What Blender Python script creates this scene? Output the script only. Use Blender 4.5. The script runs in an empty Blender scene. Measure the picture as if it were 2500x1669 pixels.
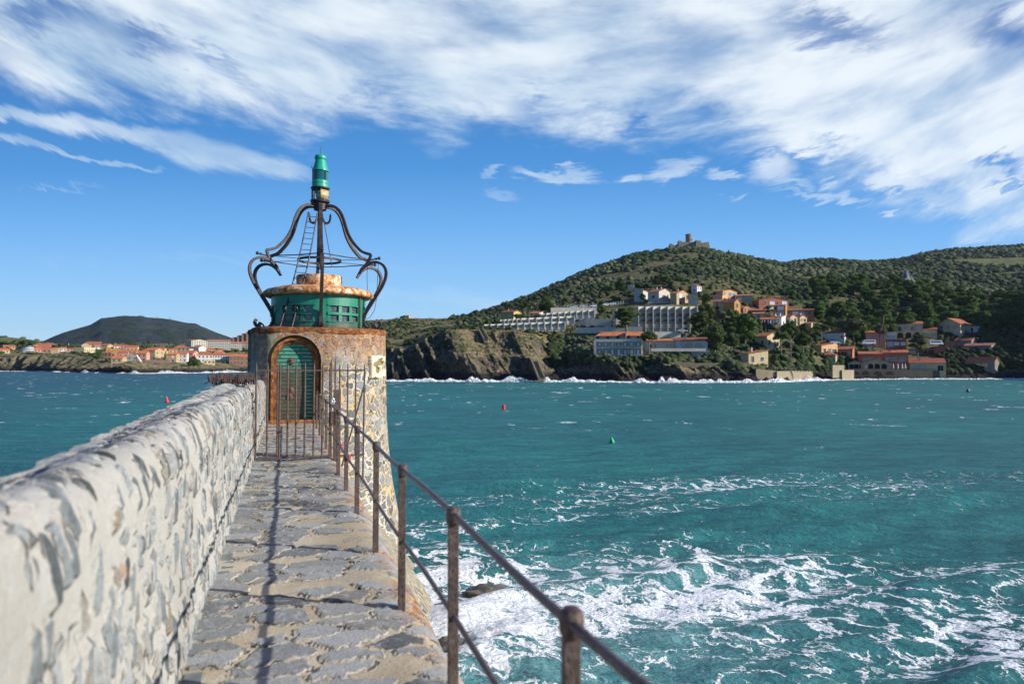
import bpy, bmesh, math, random
import numpy as np
from mathutils import Vector, Matrix, noise as mnoise
R = math.radians
PI = math.pi
random.seed(7)
rng = np.random.default_rng(11)
scn = bpy.context.scene
col = scn.collection

# ---------------------------------------------------------------- camera
F = 1667.0                      # focal length in pixels of the 2500 px wide photograph
CZ = 6.0                        # eye height above the water
PITCH = math.atan(55.5 / F)
cam_d = bpy.data.cameras.new("camera"); cam = bpy.data.objects.new("camera", cam_d); col.objects.link(cam)
cam.location = (0, 0, CZ); cam.rotation_euler = (R(90) + PITCH, 0, 0)
cam_d.sensor_width = 36; cam_d.lens = 36 * F / 2500
cam_d.clip_start = 0.05; cam_d.clip_end = 30000
cam_d.dof.use_dof = True; cam_d.dof.focus_distance = 18; cam_d.dof.aperture_fstop = 1.8
scn.camera = cam
scn.view_settings.view_transform = 'Standard'; scn.view_settings.look = 'None'
scn.view_settings.gamma = 1; scn.view_settings.exposure = 0.5
scn.cycles.max_bounces = 6; scn.cycles.diffuse_bounces = 2; scn.cycles.glossy_bounces = 3
scn.cycles.transmission_bounces = 4; scn.cycles.volume_bounces = 0; scn.cycles.transparent_max_bounces = 8

# ---------------------------------------------------------------- node helpers
def N(nt, typ, ins=None, **props):
    n = nt.nodes.new(typ)
    for k, v in props.items():
        setattr(n, k, v)
    for k, v in (ins or {}).items():
        s = n.inputs[k]
        if isinstance(v, bpy.types.NodeSocket): nt.links.new(v, s)
        else:
            if isinstance(v, tuple) and len(v) == 3 and s.type == 'RGBA': v = v + (1,)
            s.default_value = v
    return n
def M(nt, op, a, b=0.0, c=None, clamp=False):
    ins = {0: a, 1: b}
    if c is not None: ins[2] = c
    return N(nt, 'ShaderNodeMath', ins, operation=op, use_clamp=clamp).outputs[0]
def SS(nt, x, lo, hi, a=0.0, b=1.0):
    return N(nt, 'ShaderNodeMapRange', {0: x, 1: lo, 2: hi, 3: a, 4: b}, interpolation_type='SMOOTHSTEP').outputs[0]
def MIX(nt, f, a, b, mode='MIX'):
    n = N(nt, 'ShaderNodeMix', None, data_type='RGBA', blend_type=mode)
    for k, v in ((0, f), (6, a), (7, b)):
        if isinstance(v, bpy.types.NodeSocket): nt.links.new(v, n.inputs[k])
        else: n.inputs[k].default_value = (v + (1,)) if isinstance(v, tuple) and len(v) == 3 else v
    return n.outputs[2]
def NOISE(nt, vec, scale, detail=4, rough=.5, dist=0.0, out=0):
    return N(nt, 'ShaderNodeTexNoise', {'Vector': vec, 'Scale': scale, 'Detail': detail, 'Roughness': rough, 'Distortion': dist}).outputs[out]
def RAMP(nt, fac, stops):
    n = N(nt, 'ShaderNodeValToRGB', {0: fac}); e = n.color_ramp.elements
    while len(e) < len(stops): e.new(.5)
    for i, (p, c) in enumerate(stops): e[i].position = p; e[i].color = tuple(c) + (1,)
    return n.outputs[0]
def MAPV(nt, vec, scale=(1, 1, 1), rot=(0, 0, 0), loc=(0, 0, 0)):
    return N(nt, 'ShaderNodeMapping', {0: vec, 1: loc, 2: rot, 3: scale}).outputs[0]
def new_mat(name, rough=.8, spec=.3):
    m = bpy.data.materials.new(name); m.use_nodes = True
    nt = m.node_tree; b = nt.nodes['Principled BSDF']
    b.inputs['Roughness'].default_value = rough
    b.inputs['Specular IOR Level'].default_value = spec
    return m, nt, b
def OBJC(nt): return N(nt, 'ShaderNodeTexCoord').outputs['Object']
def UVC(nt): return N(nt, 'ShaderNodeTexCoord').outputs['UV']
def BUMP(nt, h, dist, strength=1.0):
    return N(nt, 'ShaderNodeBump', {'Height': h, 'Distance': dist, 'Strength': strength}).outputs[0]

# ---------------------------------------------------------------- sun and sky
SUN = Vector((1.51, -.33, .675)).normalized()
SUN_EL = math.asin(SUN.z); SUN_AZ = math.atan2(SUN.x, SUN.y)
sl = bpy.data.lights.new("sun", 'SUN'); sl.energy = 5.0; sl.angle = R(.53); sl.color = (1.0, .95, .87)
so = bpy.data.objects.new("sun", sl); col.objects.link(so)
so.rotation_euler = SUN.to_track_quat('Z', 'Y').to_euler()
world = bpy.data.worlds.new("World"); scn.world = world; world.use_nodes = True
wt = world.node_tree; bg = wt.nodes['Background']
sky = wt.nodes.new('ShaderNodeTexSky'); sky.sky_type = 'NISHITA'; sky.sun_disc = False
sky.sun_elevation = SUN_EL; sky.sun_rotation = SUN_AZ
sky.altitude = 0; sky.air_density = 1.15; sky.dust_density = .15; sky.ozone_density = 3.5
bg.inputs[1].default_value = .078
dirv = N(wt, 'ShaderNodeTexCoord').outputs['Generated']
sp = N(wt, 'ShaderNodeSeparateXYZ', {0: dirv})
yy = M(wt, 'MAXIMUM', M(wt, 'ABSOLUTE', sp.outputs[1]), .12)
u = M(wt, 'DIVIDE', sp.outputs[0], yy); v = M(wt, 'DIVIDE', sp.outputs[2], yy)
uv = N(wt, 'ShaderNodeCombineXYZ', {0: u, 1: v, 2: 0.0}).outputs[0]
# wispy fields: streaks running gently down to the right
vb = M(wt, 'SUBTRACT', v, M(wt, 'MULTIPLY', M(wt, 'MULTIPLY', u, u), .38)); vb = M(wt, 'SUBTRACT', vb, M(wt, 'MULTIPLY', u, -.06))
st = N(wt, 'ShaderNodeCombineXYZ', {0: M(wt, 'MULTIPLY', u, 2.4), 1: M(wt, 'MULTIPLY', vb, 6.4), 2: 0.0}).outputs[0]
n_big = NOISE(wt, st, 1.3, 3, .5, .3)
n_w = NOISE(wt, st, 2.6, 11, .62, .35)
n_f = NOISE(wt, N(wt, 'ShaderNodeCombineXYZ', {0: M(wt, 'MULTIPLY', u, 7.0), 1: M(wt, 'MULTIPLY', vb, 24.0), 2: 3.0}).outputs[0], 2.0, 9, .66, .2)
def ux(px): return (px - 1250) / F
def vy(py): return (890 - py) / F
def curve(pts, x):
    n = N(wt, 'ShaderNodeFloatCurve', {'Value': x}); c = n.mapping.curves[0]
    n.mapping.use_clip = False
    for i, (a, b) in enumerate(pts):
        if i < 2: c.points[i].location = (a, b)
        else: c.points.new(a, b)
    for p_ in c.points: p_.handle_type = 'AUTO'
    n.mapping.update(); return n.outputs[0]
un = M(wt, 'ADD', M(wt, 'MULTIPLY', u, .5), .5, clamp=True)       # 0..1 over the forward fan
def prof(pts): return curve([((ux(a) * .5 + .5), vy(b)) for a, b in pts], un)
wob = M(wt, 'MULTIPLY', M(wt, 'SUBTRACT', n_w, .5), .20)
wob2 = M(wt, 'MULTIPLY', M(wt, 'SUBTRACT', n_f, .5), .05)
deck_lo = prof([(-420, 240), (0, 215), (200, 262), (420, 285), (620, 310), (790, 345), (860, 290), (950, 280), (1080, 345), (1250, 352), (1400, 335), (1600, 352), (1800, 345), (1900, 400), (2000, 470), (2150, 480), (2300, 540), (2450, 600), (2900, 640)])
vv = M(wt, 'ADD', M(wt, 'ADD', v, wob), wob2)
deck = SS(wt, M(wt, 'SUBTRACT', vv, deck_lo), -.02, .075)
# thinner places inside the deck
def blob(px, py, rx, ry, s=1.0, ang=0.0, soft=1.0, wamp=.10):
    x = M(wt, 'SUBTRACT', M(wt, 'ADD', u, M(wt, 'MULTIPLY', M(wt, 'SUBTRACT', n_w, .5), wamp)), ux(px))
    y = M(wt, 'SUBTRACT', M(wt, 'ADD', v, M(wt, 'MULTIPLY', M(wt, 'SUBTRACT', n_f, .5), wamp * .8)), vy(py))
    c_, s_ = math.cos(R(ang)), math.sin(R(ang))
    xr = M(wt, 'ADD', M(wt, 'MULTIPLY', x, c_), M(wt, 'MULTIPLY', y, s_))
    yr = M(wt, 'SUBTRACT', M(wt, 'MULTIPLY', y, c_), M(wt, 'MULTIPLY', x, s_))
    xr = M(wt, 'DIVIDE', xr, rx / F); yr = M(wt, 'DIVIDE', yr, ry / F)
    d = M(wt, 'SQRT', M(wt, 'ADD', M(wt, 'MULTIPLY', xr, xr), M(wt, 'MULTIPLY', yr, yr)))
    return SS(wt, d, 1.0 + .35 * soft, 1.0 - .65 * soft, 0.0, s)
holes = None
for b_ in [(330, 85, 95, 40, .75, -15), (520, 130, 90, 18, .5, -12), (60, 20, 130, 50, .75, 0), (2040, 60, 150, 38, .75, -6), (2480, 70, 120, 60, .8, -10),
           (1565, 318, 34, 26, .9, 20), (1310, 250, 60, 40, .6, 10), (1930, 400, 170, 30, .95, 6), (2060, 335, 50, 16, .55, 10), (2440, 395, 85, 24, .95, -10), (2470, 440, 60, 10, .8, 6),
           (890, 290, 70, 18, .5, 0), (560, 170, 60, 22, .4, -20), (0, 140, 120, 60, .35, 0), (2110, 430, 70, 10, .5, 4)]:
    h_ = blob(*b_, soft=1.5, wamp=.16)
    holes = h_ if holes is None else M(wt, 'MAXIMUM', holes, h_)
deck = M(wt, 'MULTIPLY', deck, M(wt, 'SUBTRACT', 1.0, holes, clamp=True))
# long streaks on the left
def streak(mid, thick, end):
    m_ = prof(mid); t_ = curve([(ux(a) * .5 + .5, b / F) for a, b in thick], un)
    y_ = M(wt, 'DIVIDE', M(wt, 'SUBTRACT', M(wt, 'ADD', M(wt, 'ADD', v, M(wt, 'MULTIPLY', wob, .22)), M(wt, 'MULTIPLY', wob2, .5)), m_), M(wt, 'MAXIMUM', t_, .0005))
    return M(wt, 'MULTIPLY', SS(wt, M(wt, 'ABSOLUTE', y_), 1.25, .3), SS(wt, u, ux(end), ux(end - 120)))
s1 = streak([(-400, 230), (0, 272), (150, 295), (300, 325), (450, 362), (600, 392), (760, 420), (900, 440)], [(-400, 20), (0, 16), (150, 26), (300, 24), (450, 42), (600, 36), (740, 22), (800, .5), (900, .5)], 800)
s2 = streak([(-400, 260), (0, 330), (100, 352), (200, 385), (300, 400), (420, 420), (600, 440)], [(-400, 12), (0, 12), (100, 11), (200, 7), (300, 8), (400, 3), (430, .5), (600, .5)], 440)
parts_ = [M(wt, 'MULTIPLY', s1, .85), M(wt, 'MULTIPLY', s2, .5)]
for b_ in [(1370, 428, 105, 20, .85, -8), (1545, 428, 36, 18, .8, 0), (1650, 408, 85, 26, .8, 14), (1780, 425, 46, 14, .6, 0), (1788, 475, 26, 9, .7, 10), (1206, 413, 30, 11, .45, 25), (1215, 466, 40, 10, .25, -20), (1890, 410, 60, 36, .8, 25),
           (1915, 445, 60, 16, .75, 0), (2025, 436, 38, 15, .75, 15), (2010, 480, 130, 12, .7, -4), (2195, 440, 120, 26, .9, -6), (2190, 522, 28, 8, .7, 0), (2390, 560, 60, 30, .6, 35), (2340, 500, 150, 26, .7, -14),
           (150, 455, 90, 7, .16, -3), (1080, 730, 260, 22, .22, -5), (200, 640, 120, 8, .10, -4), (700, 640, 400, 14, .10, -3)]:
    parts_.append(blob(*b_))
for p_ in parts_: deck = M(wt, 'MAXIMUM', deck, p_)
# density of the veil
dens = SS(wt, M(wt, 'ADD', M(wt, 'ADD', M(wt, 'MULTIPLY', n_w, .50), M(wt, 'MULTIPLY', n_big, .45)), M(wt, 'MULTIPLY', n_f, .20)), .38, .70, .38, 1.0)
back = SS(wt, sp.outputs[2], .1, .3)                                     # overhead and behind: the same veil
fwd = M(wt, 'MULTIPLY', SS(wt, sp.outputs[1], -.05, .12), SS(wt, v, .95, .62))
alpha = M(wt, 'MULTIPLY', M(wt, 'MULTIPLY', M(wt, 'MULTIPLY', deck, dens), .93), fwd, clamp=True)
bright = SS(wt, M(wt, 'ADD', n_big, M(wt, 'MULTIPLY', u, .12)), .30, .66)
ccol = MIX(wt, bright, (5.3, 6.9, 8.2), (8.2, 8.9, 9.4))
el = M(wt, 'DIVIDE', v, .8, clamp=True)
clear = RAMP(wt, el, [(0.0, (.50, .74, .92)), (.06, (.39, .67, .93)), (.14, (.26, .56, .94)), (.25, (.145, .42, .86)), (.36, (.065, .29, .70)), (.62, (.020, .145, .46)), (1.0, (.018, .075, .33))])
clear = MIX(wt, 1.0, clear, (10.0, 10.0, 10.0), 'MULTIPLY')
skyc = MIX(wt, .88, sky.outputs[0], clear)
wt.links.new(MIX(wt, alpha, skyc, ccol), bg.inputs[0])

# ---------------------------------------------------------------- geometry helpers
def at(px, py, d):
    """world point on the line of sight through a pixel, d metres in front"""
    yc = 834.5 - py; x = px - 1250
    Y = F * math.cos(PITCH) - yc * math.sin(PITCH); Z = F * math.sin(PITCH) + yc * math.cos(PITCH)
    k = d / Y
    return Vector((x * k, d, CZ + Z * k))
def zat(py, d): return at(1250, py, d).z
def xat(px, d): return (px - 1250) / F * d
def tag(o, label=None, cat=None, group=None, kind=None):
    if label: o['label'] = label
    if cat: o['category'] = cat
    if group: o['group'] = group
    if kind or label: o['kind'] = kind or 'thing'
    return o
def empty(name, loc=(0, 0, 0), rz=0.0, label=None, cat=None, group=None):
    o = bpy.data.objects.new(name, None); col.objects.link(o)
    o.location = loc; o.rotation_euler = (0, 0, rz); o.empty_display_size = .2
    return tag(o, label, cat, group)
def link(name, me, mat=None, parent=None, loc=None, rz=0.0, smooth=False):
    o = bpy.data.objects.new(name, me); col.objects.link(o)
    if mat is not None and not me.materials:
        for m_ in (mat if isinstance(mat, (list, tuple)) else [mat]): me.materials.append(m_)
    if parent: o.parent = parent
    if loc is not None: o.location = loc
    if rz: o.rotation_euler = (0, 0, rz)
    if smooth: me.shade_smooth()
    return o
class MB:
    """collects simple solids; .build links them as ONE mesh object"""
    def __init__(s): s.v = []; s.f = []; s.mi = []
    def poly(s, vs, fs, mi=0):
        b = len(s.v); s.v += [tuple(p) for p in vs]
        s.f += [tuple(b + i for i in f) for f in fs]; s.mi += [mi] * len(fs); return s
    def box(s, x0, x1, y0, y1, z0, z1, mi=0, rz=0.0, c=None, mat=None):
        vs = [Vector((x, y, z)) for z in (z0, z1) for y in (y0, y1) for x in (x0, x1)]
        if rz:
            c = c or Vector(((x0 + x1) / 2, (y0 + y1) / 2, 0)); m_ = Matrix.Rotation(rz, 3, 'Z')
            vs = [m_ @ (p - c) + c for p in vs]
        if mat is not None: vs = [mat @ p for p in vs]
        return s.poly(vs, [(0, 2, 3, 1), (4, 5, 7, 6), (0, 1, 5, 4), (2, 6, 7, 3), (0, 4, 6, 2), (1, 3, 7, 5)], mi)
    def prism(s, pts, y0, y1, mi=0, axis='y'):
        n = len(pts)
        if axis == 'y': vs = [(a, y0, b) for a, b in pts] + [(a, y1, b) for a, b in pts]
        elif axis == 'x': vs = [(y0, a, b) for a, b in pts] + [(y1, a, b) for a, b in pts]
        else: vs = [(a, b, y0) for a, b in pts] + [(a, b, y1) for a, b in pts]
        return s.poly(vs, [tuple(range(n)), tuple(range(2 * n - 1, n - 1, -1))] + [(i, i + n, (i + 1) % n + n, (i + 1) % n) for i in range(n)], mi)
    def tube(s, path, r, seg=8, mi=0, cap=True, flat=None, twist=None):
        """sweep along a path; r number or list; flat=(a,b) rectangular section"""
        P = [Vector(p) for p in path]; n = len(P); up = Vector((0, 0, 1)); base = len(s.v)
        rs = r if isinstance(r, (list, tuple)) else [r] * n
        prev = None
        for i, p in enumerate(P):
            t = (P[min(i + 1, n - 1)] - P[max(i - 1, 0)]).normalized()
            if prev is None:
                a = t.cross(up)
                if a.length < .05: a = t.cross(Vector((0, 1, 0)))
                a.normalize()
            else:
                a = prev - t * prev.dot(t); a.normalize()
            prev = a; b = t.cross(a)
            if flat:
                w = twist or a
                w = (w - t * w.dot(t)).normalized(); b2 = t.cross(w)
                ring = [w * (sx * flat[0] * rs[i]) + b2 * (sy * flat[1] * rs[i]) for sx, sy in ((1, 1), (-1, 1), (-1, -1), (1, -1))]
            else:
                ring = [a * math.cos(2 * PI * k / seg) * rs[i] + b * math.sin(2 * PI * k / seg) * rs[i] for k in range(seg)]
            s.v += [tuple(p + q) for q in ring]
        m_ = 4 if flat else seg
        fs = []
        for i in range(n - 1):
            for k in range(m_):
                fs.append((base + i * m_ + k, base + i * m_ + (k + 1) % m_, base + (i + 1) * m_ + (k + 1) % m_, base + (i + 1) * m_ + k))
        if cap: fs.append(tuple(base + k for k in range(m_ - 1, -1, -1))); fs.append(tuple(base + (n - 1) * m_ + k for k in range(m_)))
        s.f += fs; s.mi += [mi] * len(fs); return s
    def lathe(s, prof_, seg=32, c=(0, 0), mi=0, a0=0.0, a1=2 * PI, caps=True):
        full = abs(a1 - a0 - 2 * PI) < 1e-6; base = len(s.v); k_ = seg if full else seg + 1
        for r_, z_ in prof_:
            for k in range(k_):
                a = a0 + (a1 - a0) * k / seg
                s.v.append((c[0] + r_ * math.cos(a), c[1] + r_ * math.sin(a), z_))
        fs = []
        for i in range(len(prof_) - 1):
            for k in range(seg):
                k2 = (k + 1) % k_
                fs.append((base + i * k_ + k, base + i * k_ + k2, base + (i + 1) * k_ + k2, base + (i + 1) * k_ + k))
        if caps and full:
            fs.append(tuple(base + k for k in range(seg - 1, -1, -1))); fs.append(tuple(base + (len(prof_) - 1) * k_ + k for k in range(seg)))
        s.f += fs; s.mi += [mi] * len(fs); return s
    def ball(s, c, r, seg=10, sz=1.0, mi=0):
        n = max(4, seg // 2)
        return s.lathe([(max(1e-3, r * math.sin(PI * i / n)), c[2] - r * sz * math.cos(PI * i / n)) for i in range(n + 1)], seg, (c[0], c[1]), mi)
    def mesh(s, name):
        me = bpy.data.meshes.new(name); me.from_pydata(s.v, [], s.f); me.polygons.foreach_set('material_index', s.mi); me.update(); return me
    def build(s, name, mat, parent=None, loc=None, rz=0.0, smooth=False, bevel=0.0, auto=None):
        me = s.mesh(name); o = link(name, me, mat, parent, loc, rz)
        if smooth: me.shade_smooth()
        if auto is not None: me.shade_smooth(); me.set_sharp_from_angle(angle=R(auto))
        if bevel: b = o.modifiers.new('bevel', 'BEVEL'); b.width = bevel; b.segments = 2; b.limit_method = 'ANGLE'
        return o
def grid_mesh(name, P, UV=None, mat=None, parent=None, smooth=True, attrs=None, rz=0.0):
    """P: (n,m,3) array"""
    n, m_ = P.shape[:2]; me = bpy.data.meshes.new(name)
    me.vertices.add(n * m_); me.vertices.foreach_set('co', P.reshape(-1).astype(np.float32))
    i = np.arange(n - 1)[:, None] * m_ + np.arange(m_ - 1)[None, :]
    q = np.stack([i, i + 1, i + m_ + 1, i + m_], -1).reshape(-1, 4)
    nf = len(q); me.loops.add(nf * 4); me.loops.foreach_set('vertex_index', q.reshape(-1).astype(np.int32))
    me.polygons.add(nf); me.polygons.foreach_set('loop_start', (np.arange(nf) * 4).astype(np.int32))
    me.update(calc_edges=True)
    if UV is not None:
        l = me.uv_layers.new(name='UVMap'); l.data.foreach_set('uv', UV.reshape(-1, 2)[q.reshape(-1)].reshape(-1).astype(np.float32))
    for k, a in (attrs or {}).items():
        at_ = me.attributes.new(k, 'FLOAT', 'POINT'); at_.data.foreach_set('value', a.reshape(-1).astype(np.float32))
    o = link(name, me, mat, parent, rz=rz)
    if smooth: me.shade_smooth()
    return o
def raw_mesh(name, V, Fc, mi=None, smooth=False):
    """V (n,3), Fc (m,k) constant-size faces"""
    me = bpy.data.meshes.new(name); me.vertices.add(len(V)); me.vertices.foreach_set('co', np.asarray(V, np.float32).reshape(-1))
    k = Fc.shape[1]; me.loops.add(Fc.size); me.loops.foreach_set('vertex_index', Fc.reshape(-1).astype(np.int32))
    me.polygons.add(len(Fc)); me.polygons.foreach_set('loop_start', (np.arange(len(Fc)) * k).astype(np.int32))
    if mi is not None: me.polygons.foreach_set('material_index', mi.astype(np.int32))
    me.update(calc_edges=True)
    if smooth: me.shade_smooth()
    return me
# numpy value noise
_perm = rng.random((256, 256)); 
def vnoise(x, y):
    xi = np.floor(x).astype(int); yi = np.floor(y).astype(int); fx = x - xi; fy = y - yi
    fx = fx * fx * (3 - 2 * fx); fy = fy * fy * (3 - 2 * fy)
    g = lambda a, b: _perm[a & 255, b & 255]
    return (g(xi, yi) * (1 - fx) + g(xi + 1, yi) * fx) * (1 - fy) + (g(xi, yi + 1) * (1 - fx) + g(xi + 1, yi + 1) * fx) * fy
def fbm(x, y, o=5, ridged=False):
    s = 0; a = .5; t = 0
    for i in range(o):
        n = vnoise(x + 17.3 * i, y - 9.1 * i)
        if ridged: n = 1 - abs(2 * n - 1)
        s = s + a * n; t += a; a *= .5; x = x * 2.03; y = y * 2.03
    return s / t
def sstep(a, b, x):
    t = np.clip((x - a) / (b - a), 0, 1); return t * t * (3 - 2 * t)
# ---------------------------------------------------------------- masonry and metal materials
def masonry(name, su, sv, stones, mortar, t0, t1, bury=.2, depth=.012, warp=.25, rust=None, disp=False, mortar2=None, grain=40, streaky=1.0, rnd=1.0, smear=None, jag=.10, lump=.25):
    """stones set in mortar, laid out in UV metres. rust: function(nt, P) -> mask socket"""
    m, nt, b = new_mat(name, .85, .25)
    uv_ = UVC(nt); P = OBJC(nt)
    w = NOISE(nt, uv_, 3.1, 3, .6, 0, 1)
    wv = N(nt, 'ShaderNodeVectorMath', {0: w, 1: (.5, .5, .5)}, operation='SUBTRACT').outputs[0]
    wv = N(nt, 'ShaderNodeVectorMath', {0: wv, 'Scale': warp}, operation='SCALE').outputs[0]
    q = N(nt, 'ShaderNodeVectorMath', {0: uv_, 1: wv}, operation='ADD').outputs[0]
    q = MAPV(nt, q, scale=(su, sv, 1))
    ed = N(nt, 'ShaderNodeTexVoronoi', {'Vector': q, 'Scale': 1.0, 'Randomness': rnd}, feature='DISTANCE_TO_EDGE', voronoi_dimensions='2D').outputs['Distance']
    vc = N(nt, 'ShaderNodeTexVoronoi', {'Vector': q, 'Scale': 1.0, 'Randomness': rnd}, feature='F1', voronoi_dimensions='2D').outputs['Color']
    cs = N(nt, 'ShaderNodeSeparateColor', {0: vc})
    rough = NOISE(nt, P, 14, 5, .65)
    e2 = M(nt, 'ADD', ed, M(nt, 'MULTIPLY', M(nt, 'SUBTRACT', rough, .5), jag))
    thr = M(nt, 'ADD', M(nt, 'MULTIPLY', cs.outputs[1], .10), t0)
    st_ = SS(nt, M(nt, 'SUBTRACT', e2, thr), 0.0, t1 - t0)
    keep = SS(nt, cs.outputs[2], bury - .02, bury + .02)
    st_ = M(nt, 'MULTIPLY', st_, keep)
    g = NOISE(nt, P, grain, 6, .7); lam = NOISE(nt, MAPV(nt, P, scale=(30 * streaky, 30 * streaky, 4)), 1.0, 4, .6, 1.2)
    sc = RAMP(nt, cs.outputs[0], stones)
    sc = MIX(nt, SS(nt, g, .35, .75), sc, MIX(nt, 1.0, sc, (.62, .62, .62), 'MULTIPLY'))
    sc = MIX(nt, SS(nt, lam, .5, .75, 0, .55), sc, (.50, .50, .49))
    big = NOISE(nt, P, 1.1, 3, .5)
    mc = MIX(nt, SS(nt, big, .35, .65), mortar, mortar2 or mortar)
    mc = MIX(nt, SS(nt, g, .3, .8, 0, .5), mc, MIX(nt, 1.0, mc, (.72, .68, .60), 'MULTIPLY'))
    if smear: mc = MIX(nt, SS(nt, NOISE(nt, MAPV(nt, uv_, scale=(9, 3, 1)), 1.0, 5, .7, .2), .50, .66, 0, .75), mc, smear)
    c = MIX(nt, st_, mc, sc)
    # dark undercut crack on part of the outline
    crack = M(nt, 'MULTIPLY', SS(nt, M(nt, 'ABSOLUTE', M(nt, 'SUBTRACT', e2, M(nt, 'ADD', thr, .004))), .035, 0.0), SS(nt, NOISE(nt, P, 5.5, 3, .5), .50, .62))
    crack = M(nt, 'MULTIPLY', crack, keep)
    c = MIX(nt, M(nt, 'MULTIPLY', crack, .75), c, (.05, .042, .035))
    if rust is not None:
        rm = M(nt, 'MULTIPLY', rust(nt, P, g), M(nt, 'SUBTRACT', 1.0, M(nt, 'MULTIPLY', st_, .42)))
        c = MIX(nt, rm, c, RAMP(nt, NOISE(nt, P, 6, 6, .7), [(.3, (.14, .048, .018)), (.5, (.37, .155, .05)), (.66, (.62, .40, .19))]))
    nt.links.new(c, b.inputs['Base Color'])
    h = M(nt, 'ADD', M(nt, 'MULTIPLY', st_, .6), M(nt, 'MULTIPLY', g, .35))
    h = M(nt, 'ADD', h, M(nt, 'ADD', M(nt, 'MULTIPLY', big, .4), M(nt, 'MULTIPLY', rough, lump))); h = M(nt, 'SUBTRACT', h, M(nt, 'MULTIPLY', crack, .55))
    h = M(nt, 'ADD', h, M(nt, 'MULTIPLY', M(nt, 'MULTIPLY', cs.outputs[0], st_), .35))
    if disp:
        dn = N(nt, 'ShaderNodeDisplacement', {'Height': h, 'Midlevel': .5, 'Scale': depth})
        nt.links.new(dn.outputs[0], nt.nodes['Material Output'].inputs['Displacement']); m.displacement_method = 'BOTH'
    else:
        nt.links.new(BUMP(nt, h, depth), b.inputs['Normal'])
    return m
def rust_tower(nt, P, g):
    s = N(nt, 'ShaderNodeSeparateXYZ', {0: P})
    n1 = NOISE(nt, MAPV(nt, P, scale=(2.2, 2.2, .7)), 1.2, 6, .6, .4)
    top = SS(nt, M(nt, 'ADD', s.outputs[2], M(nt, 'MULTIPLY', M(nt, 'SUBTRACT', n1, .5), 2.2)), 5.75, 6.75)
    dx = M(nt, 'ABSOLUTE', M(nt, 'SUBTRACT', s.outputs[0], .26))
    door = SS(nt, M(nt, 'ADD', dx, M(nt, 'MULTIPLY', M(nt, 'SUBTRACT', n1, .5), 1.9)), 1.16, .74)
    door = M(nt, 'MULTIPLY', door, SS(nt, s.outputs[1], 21.6, 21.0))
    door = M(nt, 'MULTIPLY', door, SS(nt, s.outputs[2], 4.2, 5.4))
    r_ = M(nt, 'MAXIMUM', top, door)
    drip = SS(nt, NOISE(nt, MAPV(nt, P, scale=(5, 5, .35)), 1.0, 5, .6), .62, .72)
    r_ = M(nt, 'MAXIMUM', r_, M(nt, 'MULTIPLY', drip, SS(nt, s.outputs[2], 3.5, 6.2, 0, .8)))
    return M(nt, 'MULTIPLY', r_, SS(nt, g, .25, .6, .50, .92), clamp=True)
def rust_edge(nt, P, g):
    s = N(nt, 'ShaderNodeSeparateXYZ', {0: P})
    n1 = NOISE(nt, P, 2.4, 5, .6, .3)
    e = SS(nt, M(nt, 'ADD', s.outputs[0], M(nt, 'MULTIPLY', M(nt, 'SUBTRACT', n1, .5), .7)), .70, .90)
    e = M(nt, 'MULTIPLY', e, SS(nt, s.outputs[0], 1.25, 1.0))
    e = M(nt, 'MULTIPLY', e, SS(nt, NOISE(nt, P, 1.7, 3, .5), .40, .60, .15, .85))
    far = M(nt, 'MULTIPLY', SS(nt, s.outputs[1], 13.0, 20.5), SS(nt, NOISE(nt, MAPV(nt, P, scale=(3, 9, 1)), 1.0, 4, .6), .45, .60))
    return M(nt, 'MAXIMUM', e, M(nt, 'MULTIPLY', far, .8), clamp=True)
GREYS = [(0.0, (.10, .11, .115)), (.3, (.21, .23, .24)), (.6, (.33, .355, .36)), (.8, (.24, .22, .19)), (1.0, (.50, .51, .49))]
m_tower = masonry('tower_masonry', 3.5, 4.9, GREYS, (.58, .40, .18), .06, .12, .02, .07, .42, rust_tower, mortar2=(.60, .55, .44), streaky=.7, jag=.17, smear=(.52, .50, .45))
m_batter = masonry('batter_masonry', 3.4, 4.2, [(0, (.12, .13, .13)), (.5, (.21, .22, .21)), (1, (.33, .33, .31))], (.46, .39, .26), .11, .17, .04, .05, .3, None, mortar2=(.40, .33, .20), streaky=.5)
m_walk = masonry('flagstone_paving', 5.0, 2.7, [(0, (.10, .105, .108)), (.2, (.21, .22, .22)), (.5, (.30, .31, .30)), (.8, (.39, .395, .38)), (1, (.23, .22, .20))], (.40, .335, .23), .022, .048, .15, .026, .20, rust_edge, disp=True, mortar2=(.50, .44, .335), grain=60, streaky=.35, jag=.17, lump=.4)
def rust_wall(nt, P, g):
    s = N(nt, 'ShaderNodeSeparateXYZ', {0: P})
    n1 = NOISE(nt, P, 4, 4, .6)
    b_ = SS(nt, M(nt, 'ABSOLUTE', M(nt, 'SUBTRACT', M(nt, 'ADD', s.outputs[1], M(nt, 'MULTIPLY', n1, .3)), 12.95)), .22, .05)
    y_ = M(nt, 'MULTIPLY', SS(nt, s.outputs[1], 13.2, 16), SS(nt, n1, .48, .62, 0, .35))
    sp_ = SS(nt, NOISE(nt, P, 3.3, 2, .5), .70, .76, 0, .5)
    return M(nt, 'MAXIMUM', M(nt, 'MAXIMUM', M(nt, 'MULTIPLY', b_, .75), y_), sp_, clamp=True)
m_wall = masonry('parapet_masonry', 13.0, 4.2, [(0, (.055, .06, .06)), (.3, (.15, .17, .175)), (.6, (.27, .295, .30)), (.85, (.36, .37, .36)), (1, (.26, .20, .13))], (.37, .355, .315), .14, .21, .30, .026, .05, rust_wall, disp=True, smear=(.39, .40, .385), jag=.22, lump=.55, mortar2=(.46, .44, .40), grain=45, streaky=.5)

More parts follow.
